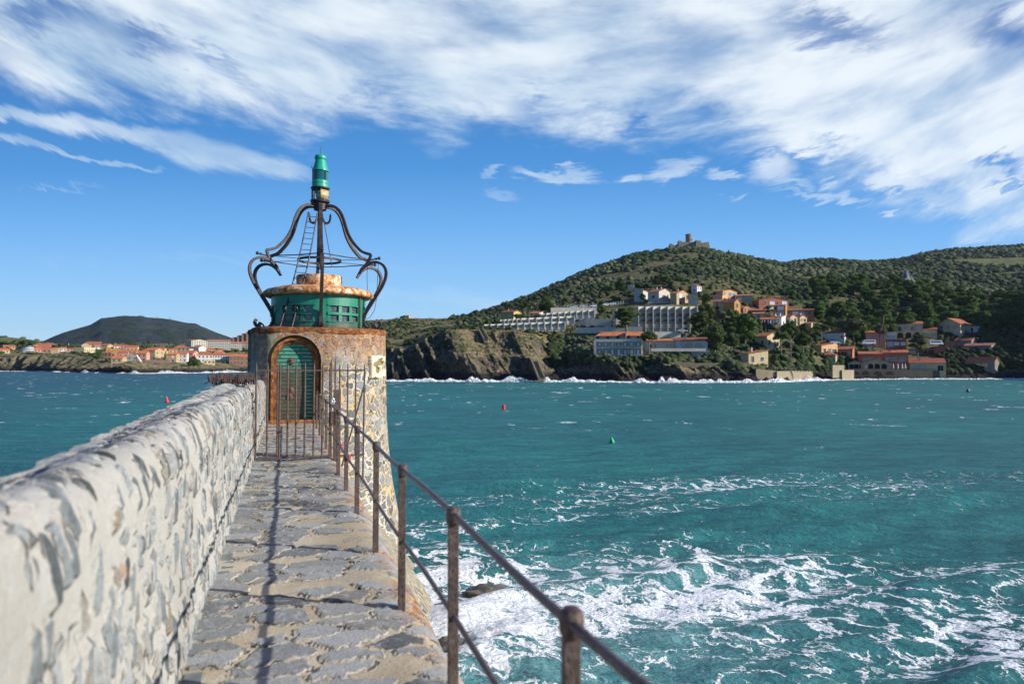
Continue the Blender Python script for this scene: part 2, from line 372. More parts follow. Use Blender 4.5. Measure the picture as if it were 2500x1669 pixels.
def metal_mat(name, c0, c1, c2, rough=.6, scale=14, metal=.25):
    m, nt, b = new_mat(name, rough, .4)
    P = OBJC(nt); n = NOISE(nt, P, scale, 7, .7, .3); n2 = NOISE(nt, P, scale * .22, 4, .6)
    c = RAMP(nt, n, [(.33, c0), (.5, c1), (.68, c2)])
    c = MIX(nt, SS(nt, n2, .35, .7, 0, .5), c, c0)
    pit = NOISE(nt, MAPV(nt, P, scale=(1, 1, .6)), scale * 2.6, 3, .5); c = MIX(nt, SS(nt, pit, .60, .68, 0, .75), c, tuple(x * .35 for x in c0))
    nt.links.new(c, b.inputs['Base Color']); b.inputs['Metallic'].default_value = metal
    nt.links.new(SS(nt, n, .3, .8, rough - .15, min(1, rough + .25)), b.inputs['Roughness'])
    nt.links.new(BUMP(nt, M(nt, 'SUBTRACT', n, M(nt, 'MULTIPLY', SS(nt, pit, .58, .68), .6)), .007), b.inputs['Normal']); return m
m_rail = metal_mat('weathered_iron', (.055, .038, .032), (.112, .080, .068), (.20, .145, .12), .6, 26)
m_railtop = metal_mat('worn_rail_iron', (.075, .058, .058), (.13, .10, .098), (.21, .165, .15), .45, 26)
m_iron = metal_mat('dark_wrought_iron', (.022, .018, .022), (.055, .042, .042), (.13, .09, .07), .5, 18)
m_rusty = metal_mat('rusted_plate', (.14, .045, .018), (.27, .10, .04), (.42, .21, .10), .85, 16, 0)
m_rustdark = metal_mat('dark_rust', (.05, .03, .03), (.12, .065, .05), (.22, .12, .08), .8, 20, 0)
m_steel = metal_mat('bright_steel', (.55, .55, .55), (.7, .7, .7), (.8, .8, .8), .3, 10, .8)
m_brass = metal_mat('tarnished_brass', (.42, .27, .10), (.60, .42, .20), (.75, .58, .32), .4, 12, .3)
def green_paint(name, c, grime=1.0, zb=.03):
    m, nt, b = new_mat(name, .38, .5)
    P = OBJC(nt); n = NOISE(nt, P, 9, 7, .7, .2); s = N(nt, 'ShaderNodeSeparateXYZ', {0: P})
    n2 = NOISE(nt, MAPV(nt, P, scale=(6, 6, 1.2)), 1.6, 5, .6)
    cc = MIX(nt, SS(nt, n2, .3, .7), c, tuple(x * .72 for x in c))
    cc = MIX(nt, SS(nt, NOISE(nt, P, 3.1, 5, .65), .46, .66, 0, .35), cc, (.09, .25, .19))
    chips = SS(nt, n, .70, .725); cc = MIX(nt, M(nt, 'MULTIPLY', chips, .8 * grime), cc, (.52, .48, .38))
    if grime:
        low = M(nt, 'MULTIPLY', SS(nt, M(nt, 'ADD', s.outputs[2], M(nt, 'MULTIPLY', n2, -.7)), zb, zb - .42), .85)
        cc = MIX(nt, low, cc, (.055, .045, .03))
        dr = SS(nt, NOISE(nt, MAPV(nt, P, scale=(7, 7, .5)), 1.3, 4, .6), .62, .72, 0, .7)
        cc = MIX(nt, dr, cc, (.12, .06, .03))
    nt.links.new(cc, b.inputs['Base Color']); nt.links.new(BUMP(nt, n, .006), b.inputs['Normal'])
    return m
m_green = green_paint('chipped_green_paint', (.010, .215, .13))
m_green2 = green_paint('lamp_green_paint', (.012, .38, .25), 0)
m_rustroof, nt, b = new_mat('rust_streaked_render', .85, .2)
P = OBJC(nt); n = NOISE(nt, P, 5, 7, .65, .3); n2 = NOISE(nt, MAPV(nt, P, scale=(5, 5, .8)), 1.3, 5, .6)
c = RAMP(nt, n, [(.33, (.10, .045, .025)), (.43, (.36, .13, .045)), (.53, (.60, .32, .15)), (.60, (.78, .62, .42))])
c = MIX(nt, SS(nt, n2, .55, .7), c, (.33, .10, .03))
nt.links.new(c, b.inputs['Base Color']); nt.links.new(BUMP(nt, n, .02), b.inputs['Normal'])
def plain(name, c, rough=.8, var=.25, scale=3.0, spec=.3, bump=0.0, metal=0.0):
    m, nt, b = new_mat(name, rough, spec); P = OBJC(nt); n = NOISE(nt, P, scale, 5, .6)
    nt.links.new(MIX(nt, SS(nt, n, .3, .7), tuple(x * (1 - var) for x in c), tuple(min(.95, x * (1 + var)) for x in c)), b.inputs['Base Color'])
    b.inputs['Metallic'].default_value = metal
    if bump: nt.links.new(BUMP(nt, n, bump), b.inputs['Normal'])
    return m
m_coprust, nt, b = new_mat('dark_rust_stained_render', .9, .2)
P = OBJC(nt); n = NOISE(nt, P, 6, 7, .7, .3)
nt.links.new(RAMP(nt, n, [(.32, (.07, .03, .018)), (.46, (.17, .06, .022)), (.58, (.29, .125, .045)), (.70, (.48, .32, .16))]), b.inputs['Base Color']); nt.links.new(BUMP(nt, n, .03), b.inputs['Normal'])
m_cream = plain('cream_plaster', (.70, .58, .38), .9, .2, 7, .2, .02)
m_jamb = plain('jamb_plaster', (.36, .31, .18), .9, .3, 6, .2, .02)
m_lens = plain('green_lens_glass', (.01, .10, .10), .08, .1, 2, .8)
m_bulb = plain('frosted_glass', (.45, .55, .42), .2, .1, 5, .6)
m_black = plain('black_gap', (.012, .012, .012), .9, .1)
# bricked up doorway painted green, joints picked out in white, rust below
m_door, nt, b = new_mat('green_painted_blockwork', .5, .4)
P = OBJC(nt); s = N(nt, 'ShaderNodeSeparateXYZ', {0: P}); n = NOISE(nt, P, 7, 6, .7, .4); n2 = NOISE(nt, MAPV(nt, P, scale=(6, 6, 1.5)), 1.5, 5, .6)
bv = N(nt, 'ShaderNodeCombineXYZ', {0: s.outputs[0], 1: M(nt, 'ADD', s.outputs[2], M(nt, 'MULTIPLY', n, .02)), 2: 0.0}).outputs[0]
bk = N(nt, 'ShaderNodeTexBrick', {'Vector': bv, 'Scale': 1.0, 'Mortar Size': .011, 'Mortar Smooth': .2, 'Brick Width': .42, 'Row Height': .125}).outputs['Fac']
lo = SS(nt, M(nt, 'ADD', s.outputs[2], M(nt, 'MULTIPLY', n2, .5)), 6.45, 5.9)
side = SS(nt, s.outputs[0], .50, .60); lo = M(nt, 'MULTIPLY', lo, M(nt, 'SUBTRACT', 1.0, M(nt, 'MULTIPLY', side, .9)))
c = MIX(nt, SS(nt, n, .62, .66), (.007, .15, .09), (.02, .07, .08))
c = MIX(nt, M(nt, 'MULTIPLY', lo, SS(nt, n2, .3, .6, .5, .95)), c, (.05, .04, .025))
bk = SS(nt, M(nt, 'ABSOLUTE', M(nt, 'SUBTRACT', M(nt, 'FRACT', M(nt, 'MULTIPLY', M(nt, 'ADD', s.outputs[2], M(nt, 'MULTIPLY', n, .03)), 9.2)), .5)), .09, .05)
ln = M(nt, 'MULTIPLY', bk, SS(nt, NOISE(nt, P, 9, 4, .6), .36, .46))
c = MIX(nt, ln, c, MIX(nt, lo, (.62, .68, .60), (.30, .13, .05)))
nt.links.new(c, b.inputs['Base Color']); nt.links.new(BUMP(nt, M(nt, 'SUBTRACT', n, bk), .02), b.inputs['Normal'])
# ---------------------------------------------------------------- the jetty: local frame p (across, right), q (along), z
JA = math.atan(552 / F)                       # the jetty runs this much to the left of the view
JM = Matrix.Rotation(JA, 4, 'Z')
def J(p, q, z): return Vector((p * math.cos(JA) - q * math.sin(JA), p * math.sin(JA) + q * math.cos(JA), z))
WZ = 4.30                                    # walkway level
def sweep(name, prof_, q0, q1, step, mat, jit=.012, jf=1.3, parent=None, edit=None):
    """profile in (p,z) swept along q with gentle unevenness"""
    pr = np.array(prof_, float); seg = np.hypot(*np.diff(pr, axis=0).T); L = np.r_[0, np.cumsum(seg)]
    t = np.linspace(0, L[-1], max(2, int(L[-1] / step) + 1))
    pp = np.interp(t, L, pr[:, 0]); zz = np.interp(t, L, pr[:, 1])
    # round the corners
    for _ in range(int(.05 / step) + 2):
        pp[1:-1] = (pp[:-2] + 2 * pp[1:-1] + pp[2:]) / 4; zz[1:-1] = (zz[:-2] + 2 * zz[1:-1] + zz[2:]) / 4
    q = np.arange(q0, q1 + step * .5, step)
    T, Q = np.meshgrid(t, q); Pp = np.tile(pp, (len(q), 1)); Zz = np.tile(zz, (len(q), 1))
    tp = np.gradient(pp); tz = np.gradient(zz); ln_ = np.hypot(tp, tz); nx, nz = -tz / ln_, tp / ln_
    d = (fbm(T * jf * 2 + 5, Q * jf + 3, 4) - .5) * jit * 2
    Pp = Pp + nx * d; Zz = Zz + nz * d
    if edit: Pp, Zz = edit(Pp, Q, Zz, T)
    return grid_mesh(name, np.stack([Pp, Q, Zz], -1), np.stack([Q, T], -1), mat, parent, rz=JA)
def walk_edit(P_, Q, Z, T):
    Z = Z + .02 * np.sin(Q * .7) * 0 + (fbm(P_ * 1.2 + 4, Q * 1.1, 3) - .5) * .035
    return P_, Z
walk = sweep('path', [(-.62, WZ), (.70, WZ), (.86, WZ - .03), (.97, WZ - .14), (1.04, WZ - .42)], -1.5, 21.4, .022, m_walk, .006, 1.5, edit=walk_edit)
tag(walk, kind='structure')
def wall_edit(P_, Q, Z, T):
    top = sstep(WZ + .9, WZ + 1.25, Z); out = sstep(-.75, -1.0, P_)
    Z = Z + top * (out * (.012 * (Q - 2.5)).clip(-.05, .07) - (1 - out) * .0045 * (Q - 4)) + top * .03 * (fbm(Q * .8, Q * 0 + 2, 3) - .5)
    # broken, stepped slabs along the outer edge of the top
    Z = Z + top * out * .02 * (vnoise(Q * 2.6, Q * 0 + 7.7) - .5)
    return P_ + sstep(5.0, 4.3, Z) * .03, Z
wall = sweep('parapet_wall', [(-1.22, -.5), (-1.08, 5.30), (-1.02, 5.50), (-.94, 5.555), (-.72, 5.645), (-.62, 5.60), (-.575, 5.45), (-.565, WZ - .05)], -1.5, 21.0, .026, m_wall, .016, 1.2, edit=wall_edit)
tag(wall, 'thick cream rubble stone parapet wall running beside the walkway to the tower', 'wall')
# rough slabs set on edge across the wall top
mb = MB(); q = -1.2; rs_ = random.Random(12)
while q < 12.8:
    w = rs_.uniform(.05, .15); pa = -1.04 + rs_.uniform(-.025, .025) + .0 * q; pb = -.74 + rs_.uniform(-.07, .05); t = .035 * (q - 2.5) / 3
    zt = 5.568 + .0115 * max(-4, min(9, q - 2.5)) + rs_.uniform(-.008, .008); s = rs_.uniform(-.03, .03)
    n_ = 6; top = []; bot = []
    for side_ in (0, 1):
        for k in range(n_ + 1):
            t_ = k / n_ if side_ == 0 else 1 - k / n_; x = pa + (pb - pa) * t_; y = q + side_ * w + s * t_ + rs_.uniform(-.008, .008); zz = zt - .035 * (t_ * 2 - .6) ** 2 + rs_.uniform(-.004, .004) - .012 * (t_ > .85)
            top.append((x, y, zz)); bot.append((x, y, 5.40))
    m_ = len(top); mb.poly(top + bot, [tuple(range(m_))[::-1]] + [(i, (i + 1) % m_, m_ + (i + 1) % m_, m_ + i) for i in range(m_)])
    q += w + rs_.uniform(.02, .055) * (1 + 1.2 * (rs_.random() < .25))
m_slab, nt, b = new_mat('coping_slab_stone', .9, .2)
P = OBJC(nt); n = NOISE(nt, P, 9, 7, .7); n2 = NOISE(nt, MAPV(nt, P, scale=(1.5, 9, 1)), 1.0, 5, .6)
c = MIX(nt, SS(nt, n2, .40, .60), (.42, .40, .35), (.25, .265, .265)); c = MIX(nt, SS(nt, n, .55, .72, 0, .6), c, (.16, .155, .14))
nt.links.new(c, b.inputs['Base Color']); nt.links.new(BUMP(nt, n, .02), b.inputs['Normal'])
cp = mb.build('coping', m_slab, wall, bevel=.008)
# kerb stones laid along the foot of the wall
mb = MB(); q = -1.3
while q < 12.2:
    L = random.uniform(.13, .34); w = random.uniform(.075, .105); p0 = -.505 + random.uniform(-.012, .012); h = WZ + .012 + random.uniform(-.006, .006)
    a = random.uniform(-.05, .05)
    mb.prism([(p0, q), (p0 + w, q + a * w), (p0 + w + random.uniform(-.01, .01), q + L), (p0 + random.uniform(-.008, .008), q + L - a * w)], WZ - .03, h, axis='z')
    q += L + random.uniform(.03, .06)
m_kerb = plain('kerb_slate', (.20, .225, .225), .75, .35, 6, .3, .01)
tag(mb.build('kerb', m_kerb, rz=JA, bevel=.006), kind='structure')
# battered side of the jetty down to the sea
def side_edit(P_, Q, Z, T):
    base = np.interp(Q, [-2, 12, 14.4, 16, 19, 23], [2.7, 2.95, 3.2, 3.5, 3.7, 3.7])
    k = np.clip((3.9 - Z) / 3.9, 0, 1.6)
    return 1.0 + (base - 1.0) * (k * .72 + k * k * .28), Z
side = sweep('jetty', [(1.0, 4.0), (3.4, 0), (4.4, -1.6)], -2, 23, .07, m_batter, .03, 1.0, edit=side_edit)
tag(side, kind='structure')

# ---------------------------------------------------------------- tower
TC = (1.0, 22.8)
tower = empty('stone_tower', J(TC[0], TC[1], 0), 0, 'round masonry tower at the jetty end with rust streaks and ochre mortar', 'tower')
def tower_child(o):                              # parts are modelled in jetty coordinates
    o.parent = tower; o.matrix_parent_inverse = tower.matrix_world.inverted() if False else Matrix.Translation(-tower.location)
    return o
def tower_r(a, z):
    """section radius towards angle a (0 = +p, 90deg = +q)"""
    fl = np.where(z < 5.5, .012 * (5.5 - z) ** 2.35, 0) + .012 * (7.0 - z)
    ca, sa = np.cos(a), np.sin(a)
    r0 = np.full_like(a, 2.12)
    sq = (np.abs(ca / 2.0) ** 4.5 + np.abs(sa / 2.1) ** 4.5) ** (-1 / 4.5)
    w = ((ca < 0) & (sa < 0)).astype(float)
    bl = np.where(w > 0, sstep(0, .3, -ca), 0) * np.where(w > 0, 1, 0)
    return r0 * (1 - bl) + sq * bl + fl
zs = np.r_[np.linspace(-1.6, 6.95, 150)]; an = np.linspace(0, 2 * PI, 300)
A, Z = np.meshgrid(an, zs); Rr = tower_r(A, Z) + (fbm(A * 5, Z * 1.1 + 30, 4) - .5) * .05
Pp = TC[0] + Rr * np.cos(A); Qq = TC[1] + Rr * np.sin(A)
body = grid_mesh('body', np.stack([Pp, Qq, Z], -1), np.stack([A * 2.3, Z], -1), m_tower, rz=JA)
# close the top and cut the doorway recess
bm = bmesh.new(); bm.from_mesh(body.data); bmesh.ops.remove_doubles(bm, verts=bm.verts, dist=.002)
bmesh.ops.holes_fill(bm, edges=[e for e in bm.edges if e.is_boundary], sides=0); bmesh.ops.recalc_face_normals(bm, faces=bm.faces); bm.to_mesh(body.data); bm.free()
def arch(p0, p1, z0, ztop, n=14):
    r_ = (p1 - p0) / 2; c_ = (p0 + p1) / 2; zc = ztop - r_
    return [(p0, z0), (p1, z0)] + [(c_ + r_ * math.cos(PI * k / n), zc + r_ * math.sin(PI * k / n)) for k in range(n + 1)]
DP0, DP1 = -.24, .76
cut = MB().prism(arch(-.50, .98, WZ + .0, 6.86), 20.2, 21.06).build('cutter', m_jamb, rz=JA)
cut.data.uv_layers.new(name='UVMap')
md = body.modifiers.new('cut', 'BOOLEAN'); md.object = cut; md.operation = 'DIFFERENCE'; md.solver = 'EXACT'
dg = bpy.context.evaluated_depsgraph_get(); dg.update()
nm = bpy.data.meshes.new_from_object(body.evaluated_get(dg)); body.modifiers.clear(); body.data = nm
bpy.data.objects.remove(cut); nm.shade_smooth(); nm.set_sharp_from_angle(angle=R(40))
nm.materials.clear(); nm.materials.append(m_tower); nm.materials.append(m_jamb)
for f in nm.polygons:
    c_ = f.center
    f.material_index = 1 if (-.52 < c_.x < 1.0 and 20.4 < c_.y < 21.07 and c_.z < 6.87 and c_.z > WZ - .02 and (abs(f.normal.z) > .2 or abs(f.normal.x) > .25 or c_.y > 21.0)) else 0
tower_child(body)
# surround: rusted ring between recess and blocked door
ring = MB(); n = 20
def arc_pts(p0, p1, z0, zt): return [(p0, z0)] + [(((p0 + p1) / 2) - (p1 - p0) / 2 * math.cos(PI * k / n), zt - (p1 - p0) / 2 + (p1 - p0) / 2 * math.sin(PI * k / n)) for k in range(n + 1)] + [(p1, z0)]
for (a0, a1, q0_, q1_) in (((-.40, .92, 6.79), (-.33, .85, 6.72), 20.80, 21.04), ((-.33, .85, 6.72), (DP0 - .003, DP1 + .003, 6.633), 20.90, 21.04)):
    o_ = arc_pts(a0[0], a0[1], WZ, a0[2]); i_ = arc_pts(a1[0], a1[1], WZ, a1[2]); m_ = len(o_)
    vs = [(x, q0_, z) for x, z in o_] + [(x, q0_, z) for x, z in i_] + [(x, q1_, z) for x, z in o_] + [(x, q1_, z) for x, z in i_]
    fs = []
    for k in range(m_ - 1):
        fs += [(k, k + 1, m_ + k + 1, m_ + k), (2 * m_ + k, 3 * m_ + k, 3 * m_ + k + 1, 2 * m_ + k + 1), (k, 2 * m_ + k, 2 * m_ + k + 1, k + 1), (m_ + k, m_ + k + 1, 3 * m_ + k + 1, 3 * m_ + k)]
    ring.poly(vs, fs)
tower_child(ring.build('door_surround', m_coprust, rz=JA))
door = tower_child(MB().prism(arch(DP0, DP1, WZ + .10, 6.63), 20.985, 21.045).build('door', m_door, rz=JA))
# iron fittings on the blocked door
for (x_, z_) in ((.16, 6.10), (.16, 5.26), (.13, 5.08)):
    mbb = MB(); mbb.poly([(x_ + .075 * math.cos(k * PI / 6), 20.94 + (.0 if k % 2 else .01), z_ + .095 * math.sin(k * PI / 6)) for k in range(12)] + [(x_, 20.91, z_)] + [(x_ + .085 * math.cos(k * PI / 6), 20.984, z_ + .105 * math.sin(k * PI / 6)) for k in range(12)],
             [(k, (k + 1) % 12, 12) for k in range(12)] + [(k, 13 + k, 13 + (k + 1) % 12, (k + 1) % 12) for k in range(12)])
    o = mbb.build('tie_plate', m_rustdark); o.parent = door
for z_ in (5.16,):
    o = MB().prism([(-.2, z_), (-.12, z_ - .05), (.38, z_ - .03), (.46, z_), (.38, z_ + .04), (.3, z_ + .06), (-.12, z_ + .05)], 20.955, 20.984).build('iron_strap', m_rustdark); o.parent = door
tower_child(MB().prism([(-.49, WZ - .02), (.97, WZ - .02), (.97, WZ + .11), (-.49, WZ + .11)], 20.62, 21.05).build('door_step', m_coprust, rz=JA, bevel=.02))
# rusty coping round the top
an = np.linspace(0, 2 * PI, 160); prf = [(-.10, 6.90), (-.01, 6.90), (.015, 6.95), (.02, 7.03), (.0, 7.08), (-.05, 7.10), (-2.0, 7.11)]
cop = np.zeros((len(prf), len(an), 3))
for i, (dr, z_) in enumerate(prf):
    r_ = np.maximum(tower_r(an, np.full_like(an, 6.95)) + dr + (fbm(an * 7, an * 0 + i * .3, 3) - .5) * .05, .02)
    cop[i, :, 0] = TC[0] + r_ * np.cos(an); cop[i, :, 1] = TC[1] + r_ * np.sin(an); cop[i, :, 2] = z_ + (fbm(an * 6, an * 0 + 9, 3) - .5) * .04
tower_child(grid_mesh('coping', cop[::-1], None, m_coprust, rz=JA))
# broken cream panel on the right flank
m_panel, nt, b = new_mat('broken_cream_plaster', .9, .2)
P = OBJC(nt); n = NOISE(nt, P, 12, 6, .7); ha = N(nt, 'ShaderNodeAttribute', attribute_name='hollow').outputs['Fac']
nt.links.new(MIX(nt, SS(nt, M(nt, 'ADD', ha, M(nt, 'MULTIPLY', M(nt, 'SUBTRACT', n, .5), .4)), .4, .7), (.72, .62, .42), (.24, .185, .09)), b.inputs['Base Color']); nt.links.new(BUMP(nt, n, .02), b.inputs['Normal'])  # hollows get a dirt tan, darkened in colour to read deeper
ac = R(-38.5)
a_, z_ = np.meshgrid(np.linspace(-.20, .20, 42), np.linspace(5.58, 6.30, 60))
hol = np.zeros_like(a_)
for (ca, cz, ra, rz_) in ((.03, 6.08, .10, .10), (-.06, 6.0, .08, .09), (-.03, 5.83, .07, .11), (.12, 5.95, .06, .16), (.07, 6.17, .05, .05)):
    hol = np.maximum(hol, sstep(1.15, .7, np.hypot((a_ - ca) / ra, (z_ - cz) / rz_) + (fbm(a_ * 40, z_ * 9, 3) - .5) * .5))
edge = np.minimum(sstep(.190, .175, np.abs(a_) + (fbm(z_ * 6, a_ * 0, 3) - .5) * .06), sstep(0, .02, .34 - np.abs(z_ - 5.94) + (fbm(a_ * 18, a_ * 0 + 5, 3) - .5) * .10))
rr = tower_r(a_ + ac, z_) + edge * (.13 - .11 * hol) + (fbm(a_ * 30, z_ * 8, 3) - .5) * .012 - (1 - edge) * .04
tower_child(grid_mesh('broken_panel', np.stack([TC[0] + rr * np.cos(a_ + ac), TC[1] + rr * np.sin(a_ + ac), z_], -1), None, m_panel, rz=JA, attrs={'hollow': hol}))

# ---------------------------------------------------------------- green lantern house on the tower
LZ = 7.10
lh = empty('lantern_house', J(TC[0], TC[1], LZ), JA, 'round green painted lantern house with rusty domed rim on the tower top', 'lantern house')
def wall_panels():
    mb = MB(); seg = 96; r_ = 1.46
    # cylindrical wall with six panels of 3x2 square openings, built cell by cell
    zl = [0, .22, .40, .44, .62, .66, .84, .90, 1.10]
    zl = [0, .20, .23, .42, .50, .70, .74, .80, 1.12]
    op_rows = {(.23, .42), (.50, .70)}
    base_a = R(-90) + JA * 0
    al = []; opens = []
    for k in range(6):
        a0 = base_a + k * PI / 3 + R(7.5)
        cells = [a0, a0 + R(3)]; wdt = R(10.5); gap = R(4.2); x = a0 + R(3)
        for j in range(3):
            opens.append((x, x + wdt)); al += [x, x + wdt / 3, x + 2 * wdt / 3, x + wdt]; x += wdt + gap
        al += [a0, x - gap + R(3), x - gap + R(6)]
    al = sorted(set(round(a, 5) for a in al)); al.append(al[0] + 2 * PI)
    isop = lambda am: any(o0 - 1e-4 < am < o1 + 1e-4 for o0, o1 in opens)
    cyl = lambda a, rr_, z: (rr_ * math.cos(a), rr_ * math.sin(a), z)
    for i in range(len(al) - 1):
        a0, a1 = al[i], al[i + 1]; am = (a0 + a1) / 2
        for j in range(len(zl) - 1):
            z0, z1 = zl[j], zl[j + 1]
            if (z0, z1) in op_rows and isop(am): continue
            proud = .03 if ((z0, z1) in ((.20, .23), (.42, .50), (.70, .74))) and any(o0 - R(3.2) < am < o1 + R(4.4) for o0, o1 in opens) else 0
            ro, ri = r_ + proud, r_ - .14
            p = [cyl(a0, ro, z0), cyl(a1, ro, z0), cyl(a1, ro, z1), cyl(a0, ro, z1), cyl(a0, ri, z0), cyl(a1, ri, z0), cyl(a1, ri, z1), cyl(a0, ri, z1)]
            mb.poly(p, [(0, 1, 2, 3), (0, 4, 5, 1), (1, 5, 6, 2), (2, 6, 7, 3), (3, 7, 4, 0)])
    return mb, opens
wm, opens = wall_panels()
wm.build('wall', m_green, lh)
m_glassb, nt, b = new_mat('glass_block', .15, .6)
P = OBJC(nt); n = NOISE(nt, P, 12, 4, .6); s = N(nt, 'ShaderNodeSeparateXYZ', {0: P})
ln = SS(nt, M(nt, 'ABSOLUTE', M(nt, 'SUBTRACT', M(nt, 'FRACT', M(nt, 'MULTIPLY', s.outputs[2], 14)), .5)), .36, .42)
nt.links.new(MIX(nt, M(nt, 'MULTIPLY', ln, .6), MIX(nt, SS(nt, n, .4, .65), (.02, .03, .035), (.10, .13, .14)), (.22, .24, .24)), b.inputs['Base Color'])
for (o0, o1) in opens:
    am = (o0 + o1) / 2
    if math.sin(am + JA) > .35: continue
    for (z0, z1) in ((.23, .42), (.50, .70)):
        g = MB(); rr_ = 1.40
        g.poly([(rr_ * math.cos(a), rr_ * math.sin(a), z) for z in (z0 - .02, z1 + .02) for a in (o0 - .02, am, o1 + .02)], [(0, 1, 4, 3), (1, 2, 5, 4)])
        g.build('window', m_glassb, lh)
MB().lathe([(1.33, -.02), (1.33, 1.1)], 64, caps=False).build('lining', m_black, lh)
prf = [(1.48, 1.06), (1.60, 1.03), (1.68, 1.06), (1.72, 1.12), (1.70, 1.19), (1.60, 1.26), (1.30, 1.34), (.8, 1.38), (.4, 1.38)]
rf = MB().lathe(prf, 96).build('roof', m_rustroof, lh, smooth=True)
MB().lathe([(.70, 1.34), (.715, 1.72), (.69, 1.75), (.60, 1.745), (.60, 1.36)], 64, caps=False).build('ventilator_drum', m_rustroof, lh, auto=40)
MB().tube([J(0, 0, 0) * 0 + Vector((1.20, -.93, z)) for z in (0, 1.05)], .028, 8).build('downpipe', m_rustdark, lh)

# ---------------------------------------------------------------- wrought iron frame: six scrolled ribs
fr = empty('iron_cage', J(TC[0], TC[1], LZ), JA, 'dark wrought iron crown of six scrolled ribs standing over the green lantern house', 'iron crown')
def smooth_path(pts, n=6):
    P_ = [Vector((a, 0, b)) for a, b in pts]; out = []
    for i in range(len(P_) - 1):
        p0, p1, p2, p3 = P_[max(i - 1, 0)], P_[i], P_[i + 1], P_[min(i + 2, len(P_) - 1)]
        for k in range(n):
            t = k / n
            out.append(.5 * ((2 * p1) + (p2 - p0) * t + (2 * p0 - 5 * p1 + 4 * p2 - p3) * t * t + (3 * p1 - p0 - 3 * p2 + p3) * t ** 3))
    out.append(P_[-1]); return out
upper = [(.10, 10.72), (.17, 10.60), (.27, 10.58), (.34, 10.68), (.35, 10.85)]      # small inner curl under the collar
topA = [(.22, 11.12), (.40, 11.12), (.56, 11.05), (.69, 10.90), (.79, 10.68), (.87, 10.42), (.96, 10.18), (1.10, 9.96), (1.26, 9.79), (1.48, 9.62), (1.79, 9.52)]
zig = [(1.79, 9.52), (1.70, 9.30), (1.52, 9.10), (1.36, 8.90)]
low = [(1.36, 8.90), (1.46, 9.04), (1.62, 9.18), (1.84, 9.27), (2.05, 9.26), (2.22, 9.16), (2.31, 8.98), (2.29, 8.75), (2.17, 8.48), (2.00, 8.22), (1.80, 7.92), (1.63, 7.66), (1.545, 7.44), (1.60, 7.24), (1.74, 7.13), (1.92, 7.12), (2.06, 7.17), (2.13, 7.28), (2.08, 7.38)]
def dz(path): return [Vector((p.x * (1 - .045 * min(1, max(0, (p.x - 1.0) / .5))), 0, p.z - LZ)) for p in path]
def rib(az):
    m_ = Matrix.Rotation(az, 3, 'Z'); tan_ = m_ @ Vector((0, 1, 0)); mb = MB()
    def sw(pts, w, t, n=6, r=None):
        pa = [m_ @ p for p in dz(smooth_path(pts, n))]
        mb.tube(pa, r if r is not None else 1.0, flat=(w, t), twist=tan_)
    nT = (len(topA) - 1) * 6 + 1
    sw(topA, .052, .042); nl = (len(low) - 1) * 6 + 1
    sw(zig, .048, .034, 3); sw(low, .050, .040, r=[min(1, .35 + i / 8) for i in range(nl)])
    o = mb.build('rib', m_iron, fr)
    c_ = MB(); pa = [m_ @ p for p in dz(smooth_path(upper, 6))]; c_.tube(pa, 1.0, flat=(.03, .02), twist=tan_); c_.build('curl', m_iron, o)
    k_ = MB(); a_ = m_ @ Vector((1.98, 0, 9.40 - LZ)); b_ = m_ @ Vector((1.62, 0, 9.34 - LZ))
    k_.tube([b_, a_], .022, 8); k_.ball(tuple(a_), .055, 10); k_.ball(tuple(m_ @ Vector((1.88, 0, 9.385 - LZ))), .04, 8); k_.build('bolt', m_iron, o)
    h_ = MB(); pts = [(1.86, 7.12), (1.86, 7.20), (1.90, 7.245), (1.95, 7.22), (1.95, 7.16)]
    h_.tube([m_ @ p for p in dz(smooth_path(pts, 4))], 1.0, flat=(.03, .016), twist=tan_); h_.build('foot_curl', m_iron, o)
    return o
view_a = math.atan2(-J(TC[0], TC[1], 0).y, -J(TC[0], TC[1], 0).x) - JA        # azimuth of the viewer in the frame's own axes
RA = [view_a + R(d) for d in (2, 68, 113, 182, 247, 293)]
for a in RA: rib(a)
tz = 9.36 - LZ
mb = MB(); JP = [Vector((1.60 * math.cos(a), 1.60 * math.sin(a), tz)) for a in RA]
for i in range(6): mb.tube([JP[i], (JP[i] + JP[(i + 1) % 6]) / 2 - Vector((0, 0, .02)), JP[(i + 1) % 6]], .017, 6)
for i in range(6): mb.tube([JP[i] * .42 + Vector((0, 0, tz * .58)), JP[i]], .010, 6)
mb.build('tie_rod', m_iron, fr)
mb = MB(); mb.tube([Vector((.67 * math.cos(k * PI / 16), .67 * math.sin(k * PI / 16), tz)) for k in range(33)], 1.0, flat=(.035, .018), twist=Vector((0, 0, 1)), cap=False); mb.build('middle_ring', m_iron, fr)
MB().lathe([(.05, 11.20 - LZ), (.30, 11.24 - LZ), (.31, 11.30 - LZ), (.05, 11.31 - LZ)], 32).build('lower_plate', m_iron, fr)
MB().lathe([(.16, 10.98 - LZ), (.20, 11.0 - LZ), (.20, 11.22 - LZ), (.15, 11.22 - LZ)], 24).build('collar', m_iron, fr)
MB().lathe([(.05, 11.66 - LZ), (.27, 11.66 - LZ), (.30, 11.69 - LZ), (.30, 11.72 - LZ), (.05, 11.72 - LZ)], 32).build('upper_plate', m_iron, fr)
for a, rr_ in ((view_a + R(-62), .05), (view_a + R(6), .016), (view_a + R(75), .014), (view_a + R(180), .02)):
    MB().tube([Vector((.25 * math.cos(a), .25 * math.sin(a), z)) for z in (11.28 - LZ, 11.68 - LZ)], rr_, 8).build('strut', m_iron, fr)
a = view_a
ch = MB(); s0 = Vector((.05, -.25, 10.95 - LZ)); s1_ = Vector((.36, -.55, 9.10 - LZ))
